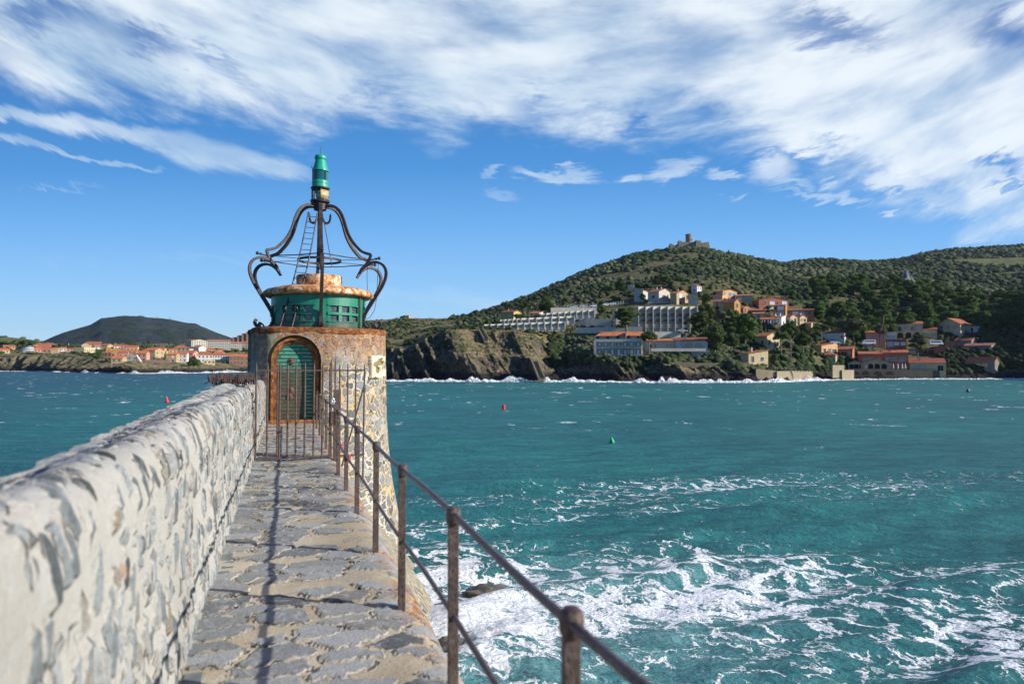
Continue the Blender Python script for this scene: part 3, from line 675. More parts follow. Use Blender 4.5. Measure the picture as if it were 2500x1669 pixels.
for k in range(60):
    t = k / 59; p_ = s0.lerp(s1_, t); ch.tube([p_ - Vector((0, 0, .020)), p_ + Vector((0, 0, .020))], .010 if k % 2 else .015, 5)
ch.build('chain', m_iron, fr)
for (ax, d0) in ((JP[5], 0), (JP[5] * 1.1, 1)):
    pass
cb = MB(); aR = RA[1] if math.cos(RA[1]) > 0 else RA[5]
pr_ = Vector((math.cos(aR), math.sin(aR), 0))
cb.tube([pr_ * 1.62 + Vector((0, 0, 9.3 - LZ)), pr_ * 1.58 + Vector((0, 0, 8.9 - LZ)), pr_ * 1.60 + Vector((0, 0, 8.38 - LZ))], .009, 5)
cb.tube([pr_ * 1.95 + Vector((0, 0, 9.22 - LZ)), pr_ * 1.93 + Vector((0, 0, 8.7 - LZ)), pr_ * 1.90 + Vector((0, 0, 8.1 - LZ)), pr_ * 1.84 + Vector((0, 0, 7.75 - LZ)), pr_ * 1.7 + Vector((0, 0, 7.52 - LZ)), pr_ * 1.58 + Vector((0, 0, 7.45 - LZ))], .009, 5)
cb.build('cable', m_iron, fr)

# ladder leaning up inside the frame
lad = empty('ladder', at(697, 812, 20.4).to_tuple()[:2] + (LZ,), 0, 'narrow iron ladder leaning from the tower rim to the frame collar', 'ladder')
L0, L1 = at(683, 804, 20.3), at(712, 804, 20.3); T0, T1 = at(753, 518, 21.6), at(775, 520, 21.6)
L0.z = L1.z = LZ
mid = lambda a, b_, t, k: a.lerp(b_, t) + Vector((k * math.sin(PI * t), 0, 0))
for (a, b_) in ((L0, T0), (L1, T1)):
    o = MB().tube([mid(a, b_, t / 12, .06 * (1 if True else 0)) - lad.location for t in range(13)], .022, 7).build('ladder_rail', m_iron, lad)
for k in range(1, 20):
    t = k / 20 + .012
    MB().tube([mid(L0, T0, t, .06) - lad.location, mid(L1, T1, t, .06) - lad.location], .0105, 6).build('rung', m_iron, lad)

# beacon lamp
bl_ = empty('beacon_lamp', J(TC[0], TC[1], 11.72), JA, 'bright green bottle shaped beacon lamp on top of the iron crown', 'lamp')
z0 = -11.72
MB().lathe([(.262, 11.72 + z0), (.262, 11.80 + z0), (.25, 11.81 + z0), (.25, 11.84 + z0), (.262, 11.85 + z0), (.262, 11.93 + z0), (.235, 11.95 + z0)], 40).build('base_ring', m_green2, bl_, auto=30)
MB().lathe([(.232, 11.94 + z0), (.232, 12.27 + z0)], 40).build('lens', m_lens, bl_, auto=30)
MB().lathe([(.262, 12.26 + z0), (.262, 12.30 + z0), (.245, 12.31 + z0), (.155, 12.64 + z0)], 40).build('hood', m_green2, bl_, auto=30)
MB().lathe([(.155, 12.63 + z0), (.185, 12.66 + z0), (.185, 12.72 + z0), (.165, 12.77 + z0), (.10, 12.80 + z0), (.01, 12.81 + z0)], 40).build('cap', m_green2, bl_, smooth=True)
for d in (38, 160, 280):
    a = view_a + R(d); MB().tube([Vector((.243 * math.cos(a), .243 * math.sin(a), z)) for z in (11.93 + z0, 12.28 + z0)], .012, 6).build('glazing_bar', m_black, bl_)
MB().tube([Vector((0, 0, 12.80 + z0)), Vector((0, 0, 13.05 + z0))], .010, 8).build('spike', m_rail, bl_)
a = view_a - R(80); MB().tube([Vector((.25 * math.cos(a), .25 * math.sin(a), 12.3 + z0)), Vector((.28 * math.cos(a), .28 * math.sin(a), 12.39 + z0))], .018, 6).build('latch', m_steel, bl_)
lp = empty('small_lamp', J(TC[0], TC[1], 11.31), JA, 'small old lamp with green collar between the two iron plates', 'lamp')
MB().lathe([(.13, .0), (.13, .05), (.10, .08)], 24).build('foot', m_green2, lp, auto=30)
MB().lathe([(.10, .07), (.145, .12), (.15, .18), (.13, .23)], 24).build('globe', m_bulb, lp, smooth=True)
MB().lathe([(.13, .225), (.17, .24), (.17, .275), (.05, .31)], 24).build('cover', m_green2, lp, auto=30)
sh = empty('brass_shield', J(TC[0], TC[1], 11.31), JA, 'curved brass shield plate beside the small lamp', 'shield')
shm = MB().lathe([(.27, .02), (.27, .31)], 16, a0=view_a + R(0), a1=view_a + R(110), caps=False).build('plate', m_brass, sh, smooth=True)
sm_ = shm.modifiers.new('s', 'SOLIDIFY'); sm_.thickness = .012
MB().lathe([(.281, .10), (.281, .115), (.274, .115)], 12, a0=view_a + R(60), a1=view_a + R(100), caps=False).build('slot', m_black, sh)

# ---------------------------------------------------------------- railing
rl = empty('railing', J(.79, -2, WZ), JA, 'weathered brown iron railing with two rails along the open side of the walkway', 'railing')
RO = Vector((.79, -2, WZ))
def jl(p, q, z): return Vector((p, q, z)) - RO
PQ = [-1.2, .33, 1.84, 3.30, 4.83, 6.30, 8.03, 9.53, 11.01, 12.95, 14.3, 15.76, 17.2, 18.9]
for q_ in PQ:
    tw = random.uniform(-.15, .15); hw = .026
    mb = MB(); mb.box(-hw, hw, -.018, .018, -.06, .955, mat=Matrix.Translation(jl(.79 + random.uniform(-.004, .004), q_, WZ)) @ Matrix.Rotation(tw, 4, 'Z'))
    o = mb.build('post', m_rail, rl, bevel=.004)
    k_ = MB(); c_ = jl(.79, q_, 5.262); k_.lathe([(.027, c_.z - .045), (.036, c_.z - .03), (.038, c_.z), (.034, c_.z + .028), (.02, c_.z + .04), (.002, c_.z + .043)], 14, (c_.x, c_.y))
    k_.build('collar', m_rail, o, smooth=True)
def sag(z, n=90, q0=-1.5, q1=19.3):
    return [jl(.79 + .006 * math.sin(q0 + (q1 - q0) * k / n * 1.7), q0 + (q1 - q0) * k / n, z + .006 * math.sin((q0 + (q1 - q0) * k / n) * 2.1)) for k in range(n + 1)]
MB().tube(sag(5.262), .0165, 12).build('top_rail', m_railtop, rl, smooth=True)
MB().tube(sag(4.77), .0135, 10).build('middle_rail', m_railtop, rl, smooth=True)

# ---------------------------------------------------------------- gate across the walkway
GQ = 12.75
gt = empty('iron_gate', J(-.56, GQ, WZ), JA, 'closed rusty iron bar gate across the walkway before the tower', 'gate')
def pj(px, q):                                   # across-position of a pixel column in the plane q
    t = (px - 1250) / F; return q * (math.sin(JA) + t * math.cos(JA)) / (math.cos(JA) - t * math.sin(JA))
def gx(px): return pj(px, GQ) + .56
def bar(x, z0=.03, z1=1.74, r=.0165, name='bar', dy=0.0, parent=None, lean=0.0):
    mb = MB(); mb.tube([Vector((x, dy, z0)), Vector((x + lean, dy, z1 - .10)), Vector((x + lean * 1.05, dy, z1))], [r, r, r * .35], 8)
    return mb.build(name, m_rail, parent or gt)
for px in (654, 684, 704, 724, 745.5, 767, 788, 806): bar(gx(px), lean=random.uniform(-.006, .006))
bar(gx(626.5), .0, 1.74, .017, 'hanging_stile'); bar(gx(679), .0, 1.66, .016, 'meeting_stile'); bar(gx(809.5), .0, 1.80, .016, 'lock_stile')
MB().box(gx(627), gx(812), -.012, .012, 1.585, 1.612).build('top_rail', m_rail, gt)
MB().box(gx(627), gx(812), -.014, .014, .045, .080).build('bottom_rail', m_rail, gt)
MB().box(gx(812) - .03, gx(812) + .07, -.03, .03, .62, .86).build('lock_box', m_rustdark, gt, bevel=.006)
MB().tube([Vector((-.10, .0, 1.05)), Vector((gx(626), 0, 1.05))], .014, 6).build('wall_hinge', m_rail, gt)
fp = empty('iron_side_panel', J(.80, GQ, WZ), JA, 'iron bar panel sticking out over the water beside the gate', 'panel')
def fx(px): return pj(px, GQ) - .80
MB().box(fx(815), fx(833), -.03, .03, -.25, 1.25).build('post', m_rail, fp, bevel=.004)
for px, b0, t1 in ((819, .05, 1.82), (830, .05, 1.72), (849.5, .05, 1.72), (869, .05, 1.72)):
    MB().tube([Vector((fx(px), 0, b0)), Vector((fx(px), 0, t1 - .1)), Vector((fx(px), 0, t1))], [.0145, .0145, .005], 8).build('bar', m_rail, fp)
MB().tube([Vector((fx(888), 0, -.45)), Vector((fx(890.5), 0, 1.62)), Vector((fx(890.5), 0, 1.72))], [.016, .016, .005], 8).build('outer_bar', m_rail, fp)
MB().tube([Vector((fx(836), .0, -.15)), Vector((fx(889), 0, 1.30))], .015, 8).build('brace', m_rail, fp)
MB().box(fx(812), fx(891), -.012, .012, 1.585, 1.612).build('top_rail', m_rail, fp)
MB().box(fx(829), fx(889), -.012, .012, .045, .075).build('bottom_rail', m_rail, fp)

def padlock(name, loc, w, col_, label, group=None, rz=0.0):
    e = empty(name, loc, rz, label, 'padlock', group)
    MB().box(-w / 2, w / 2, -w * .2, w * .2, -w, 0).build('lock_body', col_, e, bevel=w * .12)
    MB().tube([Vector((w * .32 * math.cos(PI * k / 8), 0, w * .1 + w * .42 * math.sin(PI * k / 8))) for k in range(9)], w * .075, 6).build('shackle', m_steel, e)
    return e
m_redp = plain('red_enamel', (.50, .03, .05), .35, .1); m_blup = plain('turquoise_enamel', (.02, .42, .46), .35, .1)
m_pink = plain('pink_enamel', (.62, .12, .16), .35, .1); m_yel = plain('dull_brass_yellow', (.50, .38, .14), .4, .2, metal=.3)
padlock('padlock', at(813, 977, 11.9), .065, m_steel, 'bright silver padlock on the gate lock box', rz=JA)
padlock('padlock', at(834, 1083, 10.55), .05, m_redp, 'small red padlock on the middle rail nearer the gate', rz=R(60) + JA)
padlock('padlock', at(853.5, 1111, 9.25), .06, m_redp, 'larger red padlock on the middle rail nearer the camera', rz=R(60) + JA)
wr = empty('wire_tie', at(820, 1060, 11.3), 0, 'twisted wire tie round the railing posts by the gate', 'wire')
wp = [at(812, 1056, 11.35), at(822, 1053, 11.2), at(828, 1066, 11.0), at(824, 1072, 11.1), at(834, 1080, 10.8)]
MB().tube([p - wr.location for p in wp], .008, 5).build('wire', m_brass, wr)

# spiked barrier on the wall top
sb = empty('spiked_barrier', J(-.85, 13.15, 5.62), JA, 'rusty comb of jagged iron spikes fixed across the top of the parapet wall', 'spiked barrier')
k = 0
for row, yq in enumerate((-.05, .0, .06)):
    x = -.42 + row * .03
    while x < .30:
        w = random.uniform(.018, .034); h0 = .06 + random.uniform(-.02, .01) - .02 * row; h1 = random.uniform(.19, .27)
        mb = MB(); mb.prism([(x, h0), (x + w, h0 + .01), (x + w * 1.1, h1 * .8), (x + w * .5, h1), (x - w * .1, h1 * .78)], yq, yq + .004)
        mb.build('spike', random.choice((m_rustdark, m_rustdark, m_rail, m_rail, m_iron)), sb)
        x += w + random.uniform(.004, .018)
MB().box(-.44, .30, -.012, .0, .09, .12).build('cross_bar', m_rustdark, sb)
MB().box(-.36, -.335, -.01, .02, -.16, .16).build('leg', m_rustdark, sb); MB().box(.14, .165, -.01, .02, -.06, .12).build('leg', m_rustdark, sb)
MB().tube([Vector((-.36, 0, .10)), Vector((-.50, 0, .05)), Vector((-.52, 0, .04))], [.012, .008, .002], 6).build('side_spike', m_rustdark, sb)
MB().tube([Vector((-.44, 0, .10)), Vector((-.46, 0, .22))], [.014, .002], 6).build('side_spike', m_rustdark, sb)
LK = [(551, 927, .035, m_pink, 'small pink padlock on the far left spike of the barrier'), (564.5, 927, .035, m_yel, 'small brown brass padlock under the barrier left of centre'),
      (576, 929, .022, m_steel, 'thin pale padlock hanging under the barrier beside the brass one'), (586.5, 929, .035, m_yel, 'long pale yellow padlock under the middle of the barrier'),
      (594, 928.5, .036, m_blup, 'turquoise padlock under the barrier'), (608.5, 927, .038, m_redp, 'red padlock at the right end of the barrier'),
      (573, 936, .03, m_yel, 'dull yellow padlock resting low on the wall top'), (605, 934.5, .028, m_cream, 'cream padlock low at the right end of the barrier')]
for px, py, w, mm, lb in LK: padlock('padlock', at(px, py - w * 60, 12.62), w * 1.15, mm, lb, rz=JA + random.uniform(-.4, .4))

# ---------------------------------------------------------------- rocks at the jetty foot
def rock_mesh(name, r, sx, sy, sz, seed, sub=4, rough=.5):
    bm = bmesh.new(); bmesh.ops.create_icosphere(bm, subdivisions=sub, radius=1)
    for v_ in bm.verts:
        p_ = v_.co.copy(); n_ = mnoise.fractal(p_ * 1.4 + Vector((seed, 0, 0)), .8, 2.1, 5)
        rd = mnoise.ridged_multi_fractal(p_ * 1.1 + Vector((0, seed, 0)), .9, 2, 4, 1, 2) * .22
        v_.co = p_ * r * (1 + n_ * rough + rd - .2); v_.co.x *= sx; v_.co.y *= sy; v_.co.z *= sz
    me = bpy.data.meshes.new(name); bm.to_mesh(me); bm.free(); return me
m_wrock, nt, b = new_mat('weedy_wet_rock', .35, .5)
P = OBJC(nt); n = NOISE(nt, P, 3, 7, .7, .3); s = N(nt, 'ShaderNodeSeparateXYZ', {0: P})
c = RAMP(nt, n, [(.3, (.03, .028, .026)), (.5, (.09, .08, .07)), (.7, (.20, .18, .15))])
c = MIX(nt, SS(nt, NOISE(nt, P, 5, 5, .6), .52, .62, 0, .8), c, (.19, .14, .03))
nt.links.new(c, b.inputs['Base Color']); nt.links.new(BUMP(nt, n, .05), b.inputs['Normal'])
for i, (px, py, r_, sx, sy, sz, lb) in enumerate([(1140, 1492, .55, 1.7, 1.1, .30, 'dark wet rock awash in foam at the foot of the jetty'), (1112, 1575, .5, 1.1, 1.4, .38, 'weedy yellow brown rock against the jetty foot'),
                                   (1185, 1440, .35, 1.8, 1.0, .5, 'low dark rock out in the foam beyond the jetty foot'), (1215, 1462, .3, 2.2, .9, .35, 'small dark rock barely breaking the foam')]):
    d_ = CZ * F / (py - 890); me = rock_mesh('rock', r_, sx, sy, sz, i * 7.7)
    o = link('rock', me, m_wrock, loc=(xat(px, d_), d_, -.02), smooth=True); tag(o, lb, 'rock', 'rocks at the jetty foot')
# ---------------------------------------------------------------- shoreline: metres in front of the camera by pixel column
SX = [-900, -300, 0, 90, 160, 240, 330, 430, 520, 600, 700, 780, 830, 870, 900, 1000, 1100, 1200, 1300, 1400, 1500, 1600, 1700, 1800, 1900, 1960, 2040, 2100, 2200, 2300, 2400, 2500, 2700, 3000, 3400, 4200]
SD = [560, 600, 625, 600, 545, 480, 462, 480, 505, 560, 600, 560, 400, 300, 252, 248, 246, 243, 243, 240, 236, 232, 230, 232, 240, 252, 268, 278, 284, 286, 286, 283, 268, 225, 170, 110]
def shore(px): return np.interp(px, SX, SD)
# ---------------------------------------------------------------- water
m_water, nt, b = new_mat('sea_water', .16, .13)
P = OBJC(nt); s = N(nt, 'ShaderNodeSeparateXYZ', {0: P})
fa = N(nt, 'ShaderNodeAttribute', attribute_name='foam').outputs['Fac']
fm = N(nt, 'ShaderNodeAttribute', attribute_name='milk').outputs['Fac']
cellw = N(nt, 'ShaderNodeVectorMath', {0: N(nt, 'ShaderNodeVectorMath', {0: NOISE(nt, P, .9, 4, .6, .0, 1), 1: (.5, .5, .5)}, operation='SUBTRACT').outputs[0], 'Scale': 2.1}, operation='SCALE').outputs[0]
Pw = N(nt, 'ShaderNodeVectorMath', {0: P, 1: cellw}, operation='ADD').outputs[0]
def edge_(sc, vec): return N(nt, 'ShaderNodeTexVoronoi', {'Vector': MAPV(nt, vec, scale=(.8, 1.1, .0)), 'Scale': sc}, feature='DISTANCE_TO_EDGE', voronoi_dimensions='2D').outputs['Distance']
e1 = edge_(1.05, Pw); e2 = edge_(2.9, Pw)
thin = NOISE(nt, MAPV(nt, Pw, scale=(1, 1.6, 1), rot=(0, 0, R(20))), 1.6, 8, .68, .8)
fine = NOISE(nt, P, 9, 5, .7)
lace = M(nt, 'ADD', SS(nt, e1, .30, 0.0, 0, .34), SS(nt, e2, .20, 0.0, 0, .20))
val = M(nt, 'ADD', M(nt, 'ADD', fa, lace), M(nt, 'MULTIPLY', M(nt, 'SUBTRACT', thin, .5), 1.15))
val = M(nt, 'ADD', val, M(nt, 'MULTIPLY', M(nt, 'SUBTRACT', fine, .5), .28))
foam = SS(nt, val, .86, 1.02)
nb = NOISE(nt, P, .035, 3, .5)
wc = MIX(nt, SS(nt, nb, .35, .65), (.004, .135, .136), (.006, .185, .165))
left = SS(nt, s.outputs[0], -20, -150)
wc = MIX(nt, left, wc, (.002, .082, .115))
wc = MIX(nt, M(nt, 'MULTIPLY', fm, SS(nt, thin, .3, .65, .45, 1.0)), wc, (.17, .36, .36))
w5 = NOISE(nt, MAPV(nt, P, scale=(.10, .55, 1), rot=(0, 0, R(-6))), 1.0, 7, .66, .3)  # dark and bright wave faces are painted into the water colour for chop
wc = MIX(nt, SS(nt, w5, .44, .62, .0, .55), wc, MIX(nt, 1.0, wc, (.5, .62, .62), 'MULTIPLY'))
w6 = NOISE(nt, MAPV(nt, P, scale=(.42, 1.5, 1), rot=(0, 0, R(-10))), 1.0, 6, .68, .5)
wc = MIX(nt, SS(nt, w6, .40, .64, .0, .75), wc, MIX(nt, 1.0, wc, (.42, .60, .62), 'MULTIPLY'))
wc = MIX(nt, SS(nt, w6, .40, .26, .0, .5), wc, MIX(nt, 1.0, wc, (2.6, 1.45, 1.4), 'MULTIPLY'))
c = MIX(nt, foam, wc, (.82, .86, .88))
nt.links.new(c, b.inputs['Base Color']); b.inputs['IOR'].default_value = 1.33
nt.links.new(MIX(nt, foam, (.17, .17, .17), (.8, .8, .8)), b.inputs['Roughness'])
w1 = NOISE(nt, MAPV(nt, P, scale=(1, 2.0, 1), rot=(0, 0, R(-12))), 1.5, 6, .62, .5)
w2 = NOISE(nt, MAPV(nt, P, scale=(1, 2.2, 1), rot=(0, 0, R(-18))), .28, 5, .6, .4)
w3 = NOISE(nt, MAPV(nt, P, scale=(1, 1.9, 1), rot=(0, 0, R(-8))), 5.5, 4, .6, .3)
h = M(nt, 'ADD', M(nt, 'ADD', M(nt, 'MULTIPLY', w1, .42), M(nt, 'MULTIPLY', w3, .16)), M(nt, 'MULTIPLY', w2, .30)); h = M(nt, 'ADD', h, M(nt, 'MULTIPLY', foam, .04))
h = M(nt, 'ADD', h, M(nt, 'MULTIPLY', M(nt, 'MULTIPLY', fine, foam), .03))
wn = BUMP(nt, h, 1.0, .72); nt.links.new(wn, b.inputs['Normal']); b.inputs['Specular IOR Level'].default_value = 0.0
# a choppy sea never mirrors more than a part of the low sky: reflectance of the rough surface tops out near a quarter
fr = N(nt, 'ShaderNodeFresnel', {0: 1.33, 1: wn}).outputs[0]; gl = N(nt, 'ShaderNodeBsdfGlossy', {'Color': (.92, .97, 1, 1), 'Roughness': .26, 'Normal': BUMP(nt, h, 1.0, .30)})
fac = M(nt, 'MULTIPLY', M(nt, 'MINIMUM', M(nt, 'MULTIPLY', fr, .42), .13), M(nt, 'SUBTRACT', 1.0, foam))
mx = N(nt, 'ShaderNodeMixShader', {0: fac, 1: b.outputs[0], 2: gl.outputs[0]}); nt.links.new(mx.outputs[0], nt.nodes['Material Output'].inputs[0])
az = np.r_[np.linspace(-PI, -.95, 60)[:-1], np.linspace(-.95, .95, 900), np.linspace(.95, PI, 60)[1:]]
rr = [3.0]
while rr[-1] < 760: rr.append(rr[-1] * 1.0125)
while rr[-1] < 26000: rr.append(rr[-1] * 1.15)
rr = np.array(rr); AZ, RR = np.meshgrid(az, rr); X = RR * np.sin(AZ); Y = RR * np.cos(AZ)
cell = RR * .0125; Zw = np.zeros_like(X)
wr_ = np.random.default_rng(5)
for i in range(46):
    lam = 1.1 * 1.13 ** i if i < 24 else wr_.uniform(3, 16); th = R(-62) + wr_.normal(0, .42)
    amp = .0155 * lam ** .8 if lam < 4 else .016; amp *= .8
    kx, ky = 2 * PI / lam * math.cos(th), 2 * PI / lam * math.sin(th); ph = wr_.uniform(0, 6.28)
    Zw += amp * np.clip((lam / cell - 2.2) / 2.5, 0, 1) * np.sin(kx * X + ky * Y + ph + .8 * np.sin(.6 * (kx * Y - ky * X) * .3 + ph))
Zw = Zw * .95 + .12 * sstep(.0, .4, Zw)
pxw = np.where(Y > 1, 1250 + F * X / np.maximum(Y, 1), 5000); ds = shore(pxw) - Y; front = (np.abs(AZ) < .95)
# foam cover laid out on the sea in metres
def bl(cx, cy, rx, ry, a=0.0):
    dx, dy = X - cx, Y - cy; c_, s_ = math.cos(a), math.sin(a)
    return np.exp(-(((dx * c_ + dy * s_) / rx) ** 2 + ((-dx * s_ + dy * c_) / ry) ** 2))
fo = .24 * bl(-1.4, 18, 2.6, 5) + .40 * bl(2.8, 17.4, 6.6, 5.2) + .28 * bl(-1.3, 14.2, 2.2, 2.6) + .28 * bl(7, 19.5, 5, 3, R(-20)) + .34 * bl(-2.2, 22, 2.4, 5) + .24 * bl(11, 15, 5, 2.4, R(10)) + .25 * bl(12, 21, 8, 2.8, R(-15)) + .26 * bl(15, 32, 10, 4, R(-18)) + .16 * bl(5, 28, 6, 2.2, R(-10))
fo += .10 * bl(9, 13, 5, 3)
sw_ = fbm(X * .09 + 3, Y * .09 + 8, 4)
fo += .12 + .22 * (sw_ - .5)
strk = fbm((X + .5 * Y) * .045, (Y - .28 * X) * .30, 4)
fo += sstep(.60, .74, strk) * .26 * sstep(420, 60, Y)
far_ = sstep(30, 90, Y); fo = fo * (1 - .25 * far_)
cap = fbm(X * .34 + 50, Y * .40 + 20, 4); leftw = sstep(-10, -60, X)
fo += sstep(.70 - .035 * leftw, .78, cap) * far_ * .62
sf = sstep(9, 3, ds) * front * (Y > 60); brk = fbm(pxw * .045, ds * .05 + 3, 4)
openc = 1 - .75 * sstep(2020, 2080, pxw) * sstep(2600, 2500, pxw)
sfo = sf * (.35 + 1.5 * sstep(.35, .6, brk)) * openc
fo = fo + sfo * .9 + openc * sstep(22, 4, ds) * front * (Y > 60) * .22 * (ds > -3)
Zw += sf * openc * sstep(.38, .8, brk) * .9
Zw -= sstep(.0, -12, ds) * front * 1.5
milk = np.clip(.95 * bl(1.0, 15.8, 4.6, 3.6) + .9 * bl(-1.2, 13.8, 2.4, 2.6) + .45 * bl(4, 19, 4, 3) + sfo * .6 + .12, 0, 1)
big = bl(-.3, 14.6, 2.0, 2.0); Zw += big * (.25 + .35 * fbm(X * 1.6, Y * 1.6, 4))
Wt = np.stack([X, Y, Zw], -1)
wo = grid_mesh('water', Wt[:, ::-1], None, m_water, attrs={'foam': np.clip(fo, 0, 1.6)[:, ::-1], 'milk': milk[:, ::-1]})
tag(wo, kind='structure')

# surf: heaps of broken white water thrown up along the rocks
def surf(name, p0, p1, n, hmax, seed, skip=None):
    g_ = np.random.default_rng(seed); nb = int((p1 - p0) / 22); cp_ = g_.uniform(p0, p1, nb); hp = g_.uniform(.25, 1, nb) ** 1.6 * hmax; wp = g_.uniform(5, 16, nb)
    px = g_.uniform(p0, p1, n); H_ = np.zeros(n)
    for c_, h_, w_ in zip(cp_, hp, wp): H_ = np.maximum(H_, h_ * np.exp(-((px - c_) / w_) ** 2))
    H_ = .22 + H_; z = H_ * g_.uniform(0, 1, n) ** 2.2; dd_ = shore(px) - g_.uniform(1.5, 7.5, n) - g_.normal(size=n) * .5
    if skip is not None: k_ = ~skip(px); px, H_, z, dd_ = px[k_], H_[k_], z[k_], dd_[k_]
    n = len(px); V0 = np.array([(1, 0, -.6), (-.6, .8, -.5), (-.6, -.8, -.5), (0, 0, .9)]); s = g_.uniform(.12, .42, n) * (1 - .55 * z / (H_ + .01)); a = g_.uniform(0, 6.28, n)
    V = V0[None] + g_.normal(size=(n, 4, 3)) * .35; X_ = V[..., 0] * np.cos(a)[:, None] - V[..., 1] * np.sin(a)[:, None]; Y_ = V[..., 0] * np.sin(a)[:, None] + V[..., 1] * np.cos(a)[:, None]
    W = np.stack([X_ * s[:, None] * 1.5 + ((px - 1250) / F * dd_)[:, None], Y_ * s[:, None] + dd_[:, None], V[..., 2] * s[:, None] * .8 + z[:, None] + .05], -1).reshape(-1, 3)
    Fq = np.array([(0, 1, 3), (1, 2, 3), (2, 0, 3), (0, 2, 1)]); me = raw_mesh(name, W, (Fq[None] + (np.arange(n) * 4)[:, None, None]).reshape(-1, 3)); me.materials.append(m_spray); return tag(link(name, me), kind='stuff')
m_spray, nt, b = new_mat('white_water', .9, .1); b.inputs['Base Color'].default_value = (.84, .88, .90, 1); b.inputs['Subsurface Weight'].default_value = .0
surf('surf', 925, 2020, 26000, 1.9, 3); surf('surf', 2020, 2520, 2600, .5, 4); surf('surf', -60, 640, 12000, 2.4, 5)
# ---------------------------------------------------------------- buoys
def buoy(kind, px, py, h, mat, label):
    d_ = CZ * F / (py - 890); e = empty('buoy', (xat(px, d_), d_, .05), 0, label, 'buoy')
    if kind == 'can': MB().lathe([(h * .32, -h * .2), (h * .36, 0), (h * .36, h * .22), (h * .26, h * .30), (h * .25, h * .9), (h * .16, h), (.01, h * 1.02)], 20).build('float', mat, e, auto=35)
    elif kind == 'drum': MB().lathe([(h * .36, -h * .3), (h * .36, h * .8), (h * .30, h * .86), (.01, h * .87)], 20).build('float', mat, e, auto=35)
    else: MB().lathe([(h * .45, -h * .2), (h * .52, 0), (h * .50, h * .15), (h * .10, h), (.01, h * 1.03)], 20).build('float', mat, e, auto=35)
    MB().tube([Vector((0, 0, -.3)), Vector((0, 0, h * 1.12))], h * .035, 6).build('mooring_pin', m_steel if kind == 'can' else mat, e)
    e.rotation_euler = (R(random.uniform(-10, 10)), R(random.uniform(-12, 12)), 0); return e
m_bred = plain('buoy_red', (.62, .04, .04), .4, .1); m_bgreen = plain('buoy_green', (.01, .32, .13), .4, .1); m_bdark = plain('buoy_black', (.015, .02, .03), .4, .1)
buoy('can', 410, 981, .75, m_bred, 'red can buoy floating left of the parapet wall')
buoy('drum', 1230, 998, .62, m_bred, 'red drum buoy floating right of the tower')
buoy('cone', 1493, 1080, .42, m_bgreen, 'green cone buoy floating in mid bay')
buoy('cone', 2361, 956, .75, m_bdark, 'black cone buoy floating off the beach at far right')
buoy('drum', 1610, 975, .3, m_bred, 'tiny red float far out in mid bay')
# ---------------------------------------------------------------- land materials
def land_mat(name, grass, grass2, rock, rock2, scrub, scrub_amt=.5, sc=1.0, steep=(.62, .80), wetz=2.2, terr=0.0):
    m, nt, b = new_mat(name, .95, .1)
    P = OBJC(nt); s = N(nt, 'ShaderNodeSeparateXYZ', {0: P}); g = N(nt, 'ShaderNodeNewGeometry'); nz = N(nt, 'ShaderNodeSeparateXYZ', {0: g.outputs['True Normal']}).outputs[2]
    n1 = NOISE(nt, P, .06 * sc, 6, .62, .3); n2 = NOISE(nt, P, .35 * sc, 6, .65); n3 = NOISE(nt, P, 1.4 * sc, 5, .65)
    st_ = NOISE(nt, MAPV(nt, P, scale=(.35, .35, .07)), 1.0, 7, .68, .6)
    gc = MIX(nt, SS(nt, n2, .35, .65), grass, grass2)
    rc = MIX(nt, SS(nt, st_, .38, .62), rock, rock2); rc = MIX(nt, SS(nt, n3, .4, .7, 0, .5), rc, MIX(nt, 1.0, rc, (.45, .45, .45), 'MULTIPLY'))
    steepm = SS(nt, M(nt, 'ADD', nz, M(nt, 'MULTIPLY', M(nt, 'SUBTRACT', n2, .5), .5)), steep[1], steep[0])
    c = MIX(nt, steepm, gc, rc)
    sm = M(nt, 'MULTIPLY', SS(nt, M(nt, 'ADD', M(nt, 'MULTIPLY', n1, .6), M(nt, 'MULTIPLY', n2, .5)), .62 - .14 * scrub_amt, .68 - .12 * scrub_amt), M(nt, 'SUBTRACT', 1.0, M(nt, 'MULTIPLY', steepm, .7)))
    vg = N(nt, 'ShaderNodeAttribute', attribute_name='veg').outputs['Fac']
    vm = M(nt, 'MULTIPLY', vg, SS(nt, M(nt, 'ADD', n1, M(nt, 'MULTIPLY', n2, .4)), .52, .66, 1.0, .45))
    sm = M(nt, 'MAXIMUM', sm, vm)
    c = MIX(nt, sm, c, MIX(nt, SS(nt, n3, .35, .65), scrub, tuple(x * 1.8 for x in scrub)))
    wet = SS(nt, M(nt, 'ADD', s.outputs[2], M(nt, 'MULTIPLY', n2, -3.0)), wetz + .6, wetz - 1.6)
    c = MIX(nt, wet, c, (.030, .027, .025))
    nt.links.new(c, b.inputs['Base Color'])
    h = M(nt, 'ADD', M(nt, 'MULTIPLY', n2, 1.4), M(nt, 'ADD', M(nt, 'MULTIPLY', n3, .5), M(nt, 'MULTIPLY', st_, M(nt, 'MULTIPLY', steepm, 2.0))))
    nt.links.new(BUMP(nt, h, .9 / sc), b.inputs['Normal'])
    return m
m_land = land_mat('coast_slope', (.29, .225, .115), (.19, .15, .072), (.050, .045, .040), (.19, .155, .11), (.024, .040, .013), .55, steep=(.66, .84))
m_landL = land_mat('far_coast_slope', (.25, .20, .105), (.17, .145, .075), (.07, .058, .045), (.23, .185, .12), (.035, .050, .020), .5)
m_hill = land_mat('far_mountain_slope', (.052, .064, .076), (.028, .040, .054), (.05, .048, .045), (.08, .075, .068), (.018, .028, .018), .9, .35, wetz=-50)  # the blue of distant haze is mixed into these slope colours

